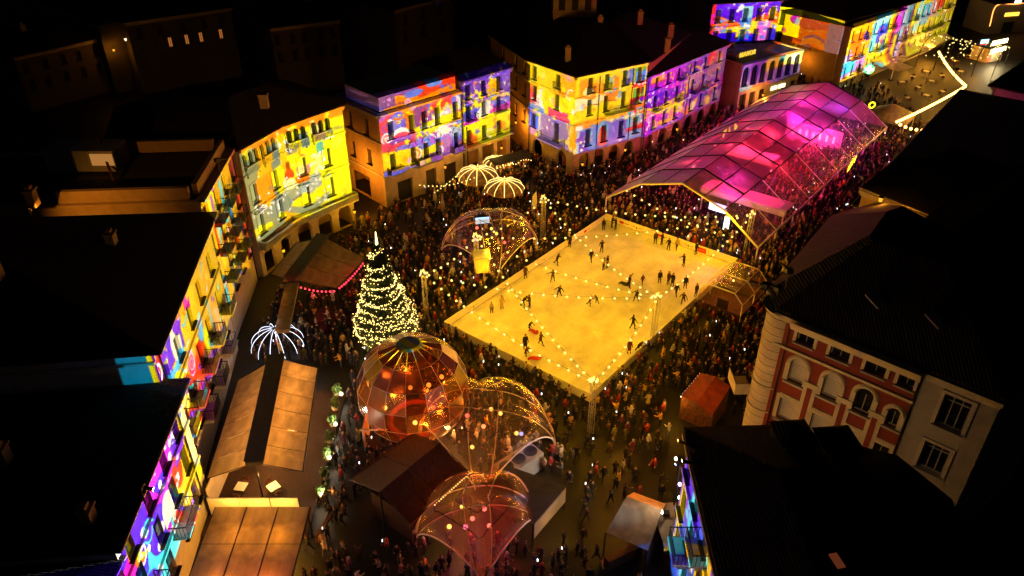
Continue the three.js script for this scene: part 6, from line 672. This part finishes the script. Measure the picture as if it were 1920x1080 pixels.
for (const [l, p] of [['closed pale parasol before the orange corner house, left one', [-10.75, -97.91]], ['closed pale parasol before the orange corner house, right one', [-9.55, -95.97]]]) { const o = thing('closed_parasol', l, 'parasol', [p[0], 0, p[1]]); mesh('canopy', [new THREE.CylinderGeometry(0.08, 0.38, 2.2, 9).translate(0, 2.0, 0)], M.canvaslight, o); mesh('pole', [cyl(0.05, 0.05, 3.2, 0, 0, 0)], M.whitep, o); }
{ const p = [-19.84, -95.02], o = thing('traffic_cone', 'white and orange traffic cone right of the palace balcony', 'cone', [p[0], 0, p[1]]); mesh('cone_body', [cyl(0.22, 0.05, 0.9, 0, 0.05, 0, 12)], M.whitep, o); mesh('stripe', [cyl(0.19, 0.15, 0.2, 0, 0.25, 0, 12)], M.canvasred, o); mesh('base', [box(0.5, 0.06, 0.5, 0, 0.03, 0)], M.canvasred, o); }
{ const p = [-14.52, -42.26], o = thing('timber_beam', 'long reddish timber barrier beam beside the chalet', 'barrier', [p[0], 0, p[1]], 1.25); mesh('beam', [box(4.6, 0.25, 0.3, 0, 0.95, 0)], M.wood, o); for (const x of [-2, 2]) mesh('trestle', [box(0.1, 0.85, 0.6, x, 0.43, 0)], M.wood, o); }
// ---------------------------------------------------------------- the Christmas tree
{
  const [x, z] = [-13.3, -66.4], o = thing('christmas_tree', 'tall Christmas tree wound with warm light garlands and a glowing tip', 'tree', [x, 0, z]), H = 12.2, g = [], rad = (t) => 3.3 * Math.pow(1 - t, 0.85) * (1 + 0.10 * sin(t * 44)) * Math.min(1, 0.68 + t * 3.4) + 0.05;
  mesh('trunk', [cyl(0.32, 0.05, H, 0, 0, 0, 8)], M.darkwood, o);
  for (let i = 0; i < 5200; i++) { const t = Math.pow(rnd(), 1.5), y = 1.7 + t * (H - 1.8), a = R(0, 6.28), rr = rad(t) * Math.sqrt(R(0.12, 1)) * R(0.9, 1.16), q = new THREE.PlaneGeometry(R(0.12, 0.24), R(0.45, 0.9)); q.rotateX(-PI / 2 + R(0.1, 0.7)).rotateY(-a + PI / 2 + R(-0.5, 0.5)).translate(cos(a) * rr, y - rr * 0.16, sin(a) * rr); g.push(q); }
  mesh('crown', g, S({ color: col(0.022, 0.045, 0.014), side: THREE.DoubleSide }), o);
  const lit = [], turns = 9.4;
  for (let i = 0; i < 2900; i++) { const f = i / 2900, t = 1 - Math.pow(f, 0.62), a = f * turns * 2 * PI * 1.6, rr = (rad(Math.max(0, t)) * 1.03 + 0.03) * (1 + 0.05 * sin(a * 2.3 + 1)), sw = noise.noise(a * 0.55, 3, t * 4) * 0.75 + noise.noise(a * 1.7, 8, 1) * 0.3; if (noise.noise(a * 0.8, 20, t * 3) > 0.5) continue; const j = rnd() < 0.3 ? 0.38 : 0.1; lit.push([cos(a) * rr + R(-j, j), 1.9 + t * (H - 2.0) - 0.3 * Math.abs(sin(a * 1.5)) * (1 - t) + sw * (1 - t * 0.7) - rr * 0.16 + R(-j, j), sin(a) * rr + R(-j, j)]); }
  const im = new THREE.InstancedMesh(new THREE.IcosahedronGeometry(0.05, 0), glow(1, 0.7, 0.2, 4), lit.length), m4 = new THREE.Matrix4(); lit.forEach((p, i) => im.setMatrixAt(i, m4.makeTranslation(...p))); im.name = 'fairy_light'; im.userData.kind = 'stuff'; o.add(im);
  mesh('tree_tip', [cyl(0.16, 0.04, 1.6, 0, H - 0.3, 0, 6)], glow(1, 0.75, 0.25, 5), o);
  for (const [y, r] of [[2, 3.6], [5, 2.7], [8.4, 1.8]]) for (let k = 0; k < 3; k++) lamp(x + cos(k * 2.1 + y) * r, y, z + sin(k * 2.1 + y) * r, [1, 0.6, 0.12], 4, 8);
}

flood('small amber floodlight washing the ochre side wall on the left roofs', V(-40, 20.4, -57.5), [1, 0.36, 0.04], 0.6, V(0.1, -0.42, -0.9).normalize(), 1);
{ const s = new THREE.SpotLight(col(1, 0.36, 0.03), 190, 0, 0.72, 0.6, 2); s.position.set(-40, 20.4, -58.0); s.target.position.set(-38, 16.4, -66.2); s.castShadow = true; scene.add(s, s.target); }

// ---------------------------------------------------------------- people
const TMP = new Map();
function bones(o) {   // joints of a standing figure 1.72 m tall that faces +z; o is the pose
  const B = [], add = (a, b, r0, r1, k) => B.push([a, b, r0, r1, k]), le = o.lean ?? 0, tw = o.side ?? 0, hip = V(0, 0.92 - (o.crouch ?? 0), 0), up = V(tw, cos(le), sin(le)).normalize(), fw = V(0, -sin(le), cos(le));
  const at = (h, x = 0, z = 0) => hip.clone().addScaledVector(up, h).add(V(x, 0, 0)).addScaledVector(fw, z);
  add(at(0.02), at(0.42), 0.15, 0.165, 'coat'); add(at(0.46, -0.15), at(0.46, 0.15), 0.085, 0.085, 'coat'); add(at(0.5), at(0.6), 0.06, 0.055, 'skin'); add(at(0.69, 0, 0.02), at(0.72, 0, 0.02), 0.098, 0.105, 'skin'); add(at(0.735, 0, -0.015), at(0.765, 0, -0.015), 0.108, 0.098, 'hair'); add(at(0.69, 0, 0.115), at(0.685, 0, 0.125), 0.02, 0.02, 'skin');
  if (o.coat) add(at(-0.02), V(0, hip.y - 0.36, 0.01), 0.17, 0.2, 'coat');
  for (const s of [-1, 1]) {
    const L = s < 0 ? o.l ?? [0, 0] : o.r ?? [0, 0], h = hip.clone().add(V(s * 0.095, -0.02, 0)), tl = 0.43, out = (o.wide ?? 0.05) * s, k = h.clone().add(V(out * 0.5, -tl * cos(L[0]), tl * sin(L[0]))), q = L[0] - L[1], an = k.clone().add(V(out * 0.5, -0.4 * cos(q), 0.4 * sin(q)));
    add(h, k, 0.095, 0.068, 'legs'); add(k, an, 0.066, 0.05, 'legs'); add(an, an.clone().add(V(s * 0.02, -0.035, 0.15)), 0.055, 0.045, 'shoe');
    const A = s < 0 ? o.al ?? [0.05, 0.12, 0.2] : o.ar ?? [0.05, 0.12, 0.2], sh = at(0.46, s * 0.2), d = V(s * sin(A[1]), -cos(A[1]) * cos(A[0]), sin(A[0]) * cos(A[1])), e = sh.clone().addScaledVector(d, 0.29), d2 = V(s * sin(A[1]) * 0.9, -cos(A[1]) * cos(A[0] + A[2]), sin(A[0] + A[2]) * Math.max(0.3, cos(A[1]))).normalize(), w = e.clone().addScaledVector(d2, 0.25);
    add(sh, e, 0.065, 0.052, 'coat'); add(e, w, 0.052, 0.042, 'coat'); add(w, w.clone().addScaledVector(d2, 0.1), 0.042, 0.032, 'skin');
  }
  return B;
}
function body(pose, res) {   // one continuous skin round the bones
  const B = bones(pose), mc = new MarchingCubes(res, M.dark, false, false, 60000), f = mc.field, n = res, h = n / 2, p = V(0, 0, 0), ab = V(0, 0, 0), pa = V(0, 0, 0);
  const dist = (b) => { ab.subVectors(b[1], b[0]); pa.subVectors(p, b[0]); const t = Math.max(0, Math.min(1, pa.dot(ab) / Math.max(1e-6, ab.lengthSq()))); return pa.addScaledVector(ab, -t).length() - (b[2] + (b[3] - b[2]) * t); };
  for (let z = 0; z < n; z++) for (let y = 0; y < n; y++) for (let x = 0; x < n; x++) { p.set((x - h) / h * 0.95, 0.93 + (y - h) / h * 0.98, (z - h) / h * 0.95); let s = 0; for (const b of B) s += Math.exp(-dist(b) / 0.022); f[x + y * n + z * n * n] = 0.022 * Math.log(s + 1e-30); }
  mc.isolation = 0; mc.update();
  const c = mc.count, pos = new Float32Array(c * 3), nor = mc.normalArray.slice(0, c * 3), part = [];
  for (let i = 0; i < c; i++) { p.set(mc.positionArray[i * 3] * 0.95, 0.93 + mc.positionArray[i * 3 + 1] * 0.98, mc.positionArray[i * 3 + 2] * 0.95); p.toArray(pos, i * 3); let best = 9, k = 'coat'; for (const b of B) { const d = dist(b); if (d < best) { best = d; k = b[4]; } } part.push(k); }
  return { pos, nor, part };
}
function dressed(b, set) { const g = new THREE.BufferGeometry(), c = new Float32Array(b.pos.length); b.part.forEach((k, i) => c.set(set[k], i * 3)); g.setAttribute('position', new THREE.BufferAttribute(b.pos, 3)); g.setAttribute('normal', new THREE.BufferAttribute(b.nor, 3)); g.setAttribute('color', new THREE.BufferAttribute(c, 3)); return g; }
const cloth = S({ vertexColors: true, roughness: 0.9 });
const SK = [0.3, 0.17, 0.11], BK = [0.012, 0.011, 0.011];
const OUT = { black: [[0.009, 0.008, 0.009], [0.008, 0.008, 0.009], [0.02, 0.012, 0.008]], 'dark blue': [[0.01, 0.015, 0.036], [0.015, 0.015, 0.02], [0.05, 0.03, 0.015]], brown: [[0.05, 0.024, 0.012], [0.02, 0.018, 0.016], [0.03, 0.018, 0.01]], grey: [[0.08, 0.076, 0.074], [0.02, 0.022, 0.03], BK], beige: [[0.36, 0.28, 0.18], [0.04, 0.03, 0.025], [0.05, 0.03, 0.015]], red: [[0.2, 0.01, 0.013], [0.02, 0.02, 0.025], [0.4, 0.03, 0.03]], white: [[0.5, 0.47, 0.42], [0.1, 0.1, 0.13], [0.6, 0.55, 0.45]], olive: [[0.034, 0.032, 0.016], [0.03, 0.025, 0.02], BK], mustard: [[0.5, 0.28, 0.04], [0.03, 0.03, 0.04], [0.06, 0.03, 0.015]], plum: [[0.1, 0.02, 0.05], BK, [0.3, 0.25, 0.2]] };
const setOf = (k) => ({ coat: OUT[k][0], legs: OUT[k][1], hair: OUT[k][2], skin: SK, shoe: BK });
const POSE = {
  stand: { al: [0.1, 0.14, 0.3], ar: [0.05, 0.14, 0.3] }, coat: { coat: true, al: [0.1, 0.16, 0.5], ar: [0.1, 0.16, 0.6] }, phone: { al: [0.5, 0.1, 1.7], ar: [0.6, 0.1, 1.7] }, walk: { l: [0.4, 0.1], r: [-0.25, 0.35], al: [-0.35, 0.1, 0.2], ar: [0.4, 0.1, 0.3] }, look: { lean: 0.12, al: [0.9, 0.1, 0.6], ar: [0.8, 0.1, 0.7] },
  glide: { lean: 0.3, l: [0.35, 0.45], r: [-0.5, 0.2], al: [-0.4, 0.5, 0.2], ar: [0.3, 0.6, 0.3], crouch: 0.06 }, spread: { lean: 0.1, l: [0.1, 0.1], r: [-0.15, 0.15], al: [0.1, 1.25, 0.1], ar: [0.1, 1.25, 0.1], wide: 0.14 }, push: { lean: 0.55, l: [0.4, 0.5], r: [-0.4, 0.1], al: [1.0, 0.1, 0.2], ar: [1.0, 0.1, 0.2], crouch: 0.07 }, wave: { lean: 0.05, al: [0.1, 0.3, 0.2], ar: [2.4, 0.5, 0.2], l: [0.15, 0.1] }, turn: { lean: 0.2, side: 0.22, l: [0.3, 0.3], r: [-0.2, 0.3], al: [0.2, 0.9, 0.2], ar: [-0.3, 0.5, 0.3], wide: 0.1, crouch: 0.04 },
};
const bodies = new Map(), worn = new Map();
function figure(pose, kind, res = 40) { const k = pose + res; if (!bodies.has(k)) bodies.set(k, body(POSE[pose], res)); const q = k + kind; if (!worn.has(q)) worn.set(q, dressed(bodies.get(k), setOf(kind))); return worn.get(q); }
function person(label, x, z, turn, pose, kind, y = 0, group = 'people in the crowd on the square', scale = 1) { const m = new THREE.Mesh(figure(pose, kind), cloth); m.name = numbered('person'); m.position.set(x, y, z); m.rotation.y = turn; m.scale.setScalar(scale); m.castShadow = m.receiveShadow = true; scene.add(m); return tag(m, label, 'person', group); }
// skaters, one by one
const IY = 0.12, sk = (label, p, turn, pose, kind, scale = 1) => person(label, p[0], p[1], turn, pose, kind, IY, 'skaters on the ice rink', scale);
sk('skater in black standing at the far left corner of the ice', [12.19, -91.21], 0.3, 'stand', 'black'); sk('left one of two skaters by the far boards near the corner', [13.41, -91.95], 1.2, 'look', 'black'); sk('right one of two skaters by the far boards near the corner', [13.86, -91.50], -1.2, 'look', 'dark blue');
sk('skater in black with one arm stretched out, upper left ice', [11.42, -85.43], -0.6, 'wave', 'black'); sk('skater in black walking upright in the upper left of the ice', [9.86, -83.06], 0.5, 'walk', 'black'); sk('beige coated skater holding on to a black one', [11.20, -81.15], 0.9, 'look', 'beige'); sk('black clad skater beside the beige coated one', [11.70, -81.53], -1.8, 'stand', 'black');
sk('skater bent forward near the left boards', [5.56, -82.29], 1.2, 'glide', 'black'); sk('skater in a pale top with both arms spread wide', [4.86, -78.35], 0, 'spread', 'grey'); sk('skater crouching slightly right below the one with spread arms', [5.46, -75.12], -0.4, 'turn', 'black'); sk('left one of a pair embracing near the left boards', [1.28, -73.04], 1.3, 'push', 'black'); sk('right one of a pair embracing, in a brown coat', [2.00, -72.93], -1.2, 'look', 'brown');
sk('child in a dark hat and pale jacket near the left boards', [-2.29, -71.87], 0.1, 'stand', 'beige', 0.8); sk('person in a beige jacket at the left boards', [-1.15, -72.72], 0.6, 'coat', 'beige'); sk('skater pushing the upper red seal in the lower left of the ice', [1.92, -68.60], 0.7, 'push', 'black', 0.8); sk('skater in a long black coat in the lower left of the ice', [1.41, -65.26], 0.2, 'coat', 'black', 1.05); sk('skater in brown and black facing right, lower left ice', [3.06, -65.82], 1.3, 'walk', 'brown'); sk('skater leaning over the lower red seal by the crowd', [1.45, -64.08], 0.8, 'push', 'plum', 0.85);
sk('skater in red kneeling beside a fallen one in mid ice', [8.84, -73.25], 1.2, 'glide', 'red', 0.85); sk('skater in black low on the ice beside the red one', [9.74, -73.80], -1.6, 'push', 'black', 0.7); sk('skater stretching an arm to the right in the middle right', [13.83, -77.06], 1.4, 'wave', 'black'); sk('small skater in a red top, middle right', [15.50, -77.76], 0.4, 'walk', 'plum', 0.8); sk('skater in a pale hat upright right of the small red one', [17.59, -78.11], 0.1, 'stand', 'black'); sk('left one of two tall skaters close together at the right', [18.57, -77.88], 0.6, 'stand', 'brown'); sk('right one of two tall skaters close together at the right', [19.02, -77.53], -0.6, 'coat', 'black'); sk('skater in black alone right of the tall pair', [20.43, -76.94], 0, 'stand', 'black'); sk('skater bowing in the right half of the ice', [14.27, -74.24], -0.8, 'turn', 'dark blue');
sk('skater leaning sideways near the near side mast', [13.19, -68.80], 2.2, 'turn', 'black'); sk('skater in black by the right boards, left of three', [19.08, -75.35], 0.4, 'walk', 'black'); sk('skater by the right boards, in the middle of three', [19.58, -73.69], -0.4, 'glide', 'brown'); sk('skater by the right boards, right of three', [21.36, -75.24], 0.5, 'stand', 'black'); sk('skater in a dark red coat by the near boards below the mast', [12.23, -64.44], 0.2, 'coat', 'plum'); sk('skater bending over the near boards', [13.22, -64.71], 1.2, 'push', 'black', 0.9);
sk('skater with a red bag in front of the skate hut', [21.19, -82.03], -1.2, 'look', 'black'); sk('skater by the far boards, left of the middle group', [18.55, -87.62], 0, 'stand', 'brown'); sk('skater by the far boards, in the middle group', [19.34, -87.34], 0.8, 'stand', 'black'); sk('skater by the far boards, right of the middle group', [20.00, -85.97], -0.5, 'look', 'black'); sk('skater in a pale top before the far boards', [21.03, -85.97], 0.2, 'walk', 'beige'); sk('skater in black far right by the gap in the boards', [23.27, -84.89], 0.6, 'stand', 'black'); sk('dark figure at the left boards, lower one', [1.61, -79.19], 0.5, 'coat', 'brown'); sk('dark figure at the left boards, upper one', [7.42, -86.79], -0.5, 'coat', 'black');
for (const [l, p, t] of [['upper red seal shaped skating aid in the lower left of the ice', [2.37, -67.92], 0.7], ['lower red seal shaped skating aid by the crowd', [2.37, -63.27], 1.4], ['black toy sledge on the ice left of the reaching skater', [13.32, -77.53], 0.9]]) { const o = thing('skating_aid', l, 'skating aid', [p[0], IY, p[1]], t), mm = l[0] === 'b' ? M.black : M.sealred ??= S({ color: col(0.5, 0.02, 0.02), roughness: 0.4 }); mesh('aid_body', [new THREE.SphereGeometry(0.5, 14, 10).scale(0.42, 0.46, 1.25).translate(0, 0.26, 0), new THREE.SphereGeometry(0.2, 10, 8).translate(0, 0.52, 0.5), new THREE.SphereGeometry(0.2, 8, 6).scale(1.4, 0.25, 0.7).translate(0, 0.12, -0.62)], mm, o); mesh('handle', [bar(V(-0.25, 0.62, -0.3), V(0.25, 0.62, -0.3), 0.03), bar(V(0, 0.3, -0.3), V(0, 0.62, -0.3), 0.03)], M.steel, o); }
// the crowd: where people can stand, and how closely
const toRink = (x, z) => [(x - RO[0]) * ex[0] + (z - RO[1]) * ex[1], (x - RO[0]) * ez[0] + (z - RO[1]) * ez[1]];
const circles = [[-13.3, -66.4, 2.6], [-8.95, -54, 3.9], [-4.5, -43.3, 0], [-24, -63, 1.2]];
function density(x, z) {
  const [u, v] = toRink(x, z), tu = u - 11.12, tv = v - 6;  // rink axes
  if (u > -0.55 && u < RW + 0.55 && v > -0.55 && v < RL + 0.55) return 0;
  for (const [a, b, r] of circles) if (Math.hypot(x - a, z - b) < r) return 0;
  if (u > 19 && u < 25 && v > 4 && v < 12) return 0;                         // skate hut
  if (x > 14.5 && x < 21 && z > -58.5 && z < -50.5) return 0;               // red hut
  if (x < -25 + (z + 45) * 0.13 + 0.8 && z > -80) return 0;                  // left bank walls
  if (x < -16.2 && z > -60 && z < -30) return 0;                             // terraces
  if (x < -18 && z > -81 && z < -72 && x > -26) return 0.35;
  if (x < -26.5 + (-80 - z) * 0.5 && z < -80) return 0;
  if ((x + 17.6) * 0.69 + (z + 98) * 0.73 < 1.0 && x < 0) return 0;          // orange and purple houses
  if (z < -106 && x < 9.5 && (x - 2.6) * -0.78 + (z + 117.3) * 0.63 < 1 && x > 0) return 0;
  if (x >= 9.2 && (x - 9.2) * 0.55 + (z + 109.2) * 0.84 < 1.0 && x < 21) return 0;
  if (x >= 20.5 && (x - 20.8) * 0.74 + (z + 117) * 0.67 < 1.2) return 0;
  if (x > 11 && z > -42) return 0;
  if (x > 13 && z > -49.5 + Math.max(0, x - 20.4) * -1.5) return 0;
  if (x > 19.6 && (x - 20.4) * -1.25 + (z + 50.5) * -0.9 < 0.4 && z > -112) return (x - 20.4) * -1.25 + (z + 50.5) * -0.9 < 0.4 ? 0 : 1;
  if (z > -112 && x > 30 && (x - 36.4) * -35.4 / 45 + (z + 72.6) * -28.1 / 45 < 0.5) return 0;
  if (x > -13.5 && x < -3 && z > -50 && z < -39.5 && Math.abs((x + 8.5) * 0.78 - (z + 44.7) * -0.62) < 3.4 && (x + 8.5) * 0.62 + (z + 44.7) * 0.78 < 5.5) return 0;   // chalet
  if (x > -3.6 && x < 4.6 && z > -47.5 && z < -39.5) return 0.05;
  if (x > 6.8 && x < 12.5 && z > -44 && z < -37) return 0;
  const dr = Math.max(-u, u - RW, -v, v - RL);
  if (v > RL && dr < 6.5 && u > -7 && u < 19) return 1;
  if (x > 4.5 && z > -52) return 0.2;
  if (u < 0 && v > -4 && dr < 7) return 0.95;
  if (u > RW && dr < 9) return 0.9;
  if (z < -84 && u > -2 && v < 0) return v < -55 ? 0.22 : 0.9;               // inside and beside the clear tent
  if (z < -88) return x < -12 ? 0.3 : 0.75;
  if (x < -15.4 && z > -62) return 0.1;
  if (x < -12 && z > -72) return 0.55;
  if (z > -46 && x < -6) return 0.55;
  if (z > -46) return 0.4;
  return 0.85;
}
const places = [], grid = new Map();
for (let t = 0; t < 120000 && places.length < 4800; t++) {
  const x = R(-27, 72), z = R(-165, -33); if (rnd() > density(x, z) * (0.55 + 0.75 * (noise.noise(x * 0.35, 1, z * 0.35) + 0.5))) continue;
  const gx = Math.floor(x / 0.55), gz = Math.floor(z / 0.55); let free = true; for (let i = -1; i <= 1 && free; i++) for (let j = -1; j <= 1; j++) if (grid.has((gx + i) * 9973 + gz + j)) { const q = grid.get((gx + i) * 9973 + gz + j); if (Math.hypot(q[0] - x, q[1] - z) < 0.5) { free = false; break; } }
  if (!free) continue; grid.set(gx * 9973 + gz, [x, z]); places.push([x, z]);
}
places.sort((a, b) => b[1] - a[1]);   // nearest to the camera first
const kinds = ['black', 'black', 'black', 'black', 'black', 'dark blue', 'black', 'brown', 'dark blue', 'dark blue', 'brown', 'brown', 'grey', 'olive', 'black', 'plum', 'red', 'beige', 'mustard', 'white'];
const zone = (x, z) => { const [u, v] = toRink(x, z); if (v > RL && v < RL + 5 && u > -5 && u < 16) return 'behind the near rink end'; if (x > 4.5 && z > -52) return 'near the market tent'; if (x < -5 && z > -47) return 'left of the red dome'; if (x < -13 && z > -64) return 'on the terrace path'; if (z > -46) return 'around the red dome'; if (u > RW) return 'right of the rink'; return 'around the bubble dome'; };
const facing = (x, z) => { const [u, v] = toRink(x, z), near = Math.max(-u, u - RW, -v, v - RL) < 7; if (!near) return R(0, 6.28); const c = rink(RW / 2, Math.min(Math.max(v, 6), RL - 6)); return Math.atan2(c[0] - x, c[1] - z) + R(-0.7, 0.7); };
const open = (x, z) => x > 4.5 && z > -52 || x < -12;
places.slice(0, 255).forEach(([x, z]) => { const kind = pick(kinds), pose = open(x, z) && rnd() < 0.6 ? 'walk' : pick(['stand', 'coat', 'coat', 'phone', 'look']); person('person in ' + (kind === 'olive' ? 'an ' : 'a ') + kind + ({ stand: ' jacket', coat: ' long coat', phone: ' jacket, hands raised', walk: ' jacket walking', look: ' jacket, leaning' })[pose] + ' ' + zone(x, z), x, z, facing(x, z), pose, kind, 0, undefined, R(0.9, 1.06)); });
{ // people who look alike in the same place are told apart by their order from the left
  const same = new Map(); for (const o of scene.children) if (o.name.startsWith('person')) { const l = o.userData.label; if (!same.has(l)) same.set(l, []); same.get(l).push(o); }
  const nth = ['second', 'third', 'fourth', 'fifth', 'sixth', 'seventh', 'eighth', 'ninth', 'tenth', 'eleventh', 'twelfth'];
  for (const [l, a] of same) if (a.length > 1) { a.sort((p, q) => p.position.x / (60 - p.position.z) - q.position.x / (60 - q.position.z)).forEach((o, i) => { o.userData.label = l + ', ' + (i === 0 ? 'leftmost' : i === a.length - 1 ? 'rightmost' : nth[i - 1] + ' from left'); }); }
}
{
  const crowd = thing('crowd', 'dense crowd of people filling the square and the clear tent', 'crowd'); crowd.userData.kind = 'stuff';
  const bins = new Map(), m4 = new THREE.Matrix4(), q = new THREE.Quaternion(), rest = places.slice(255);
  for (const [x, z] of rest) { const k = pick(['stand', 'coat', 'phone', 'look']) + '|' + pick(kinds); if (!bins.has(k)) bins.set(k, []); const s = R(0.88, 1.08); bins.get(k).push(m4.clone().compose(V(x, 0, z), q.clone().setFromAxisAngle(V(0, 1, 0), facing(x, z)), V(s, s, s))); }
  for (const [k, l] of bins) { const [p, c] = k.split('|'), im = new THREE.InstancedMesh(figure(p, c, 26), cloth, l.length); l.forEach((m, i) => im.setMatrixAt(i, m)); im.name = 'crowd_figures'; im.userData.kind = 'stuff'; im.castShadow = im.receiveShadow = true; crowd.add(im); }
  const ph = []; for (let i = 0; i < 190; i++) { const [x, z] = pick(places), f = facing(x, z); ph.push(m4.clone().compose(V(x + sin(f) * 0.35, R(1.25, 1.75), z + cos(f) * 0.35), q.clone().setFromEuler(new THREE.Euler(R(-0.9, -0.3), f, 0)), V(1, 1, 1))); }
  const im = new THREE.InstancedMesh(new THREE.BoxGeometry(0.11, 0.2, 0.03), glow(0.95, 0.95, 1, 2.6), ph.length); ph.forEach((m, i) => im.setMatrixAt(i, m)); im.name = 'phone_screens'; im.userData.kind = 'stuff'; crowd.add(im);
}

renderer.render(scene, camera);
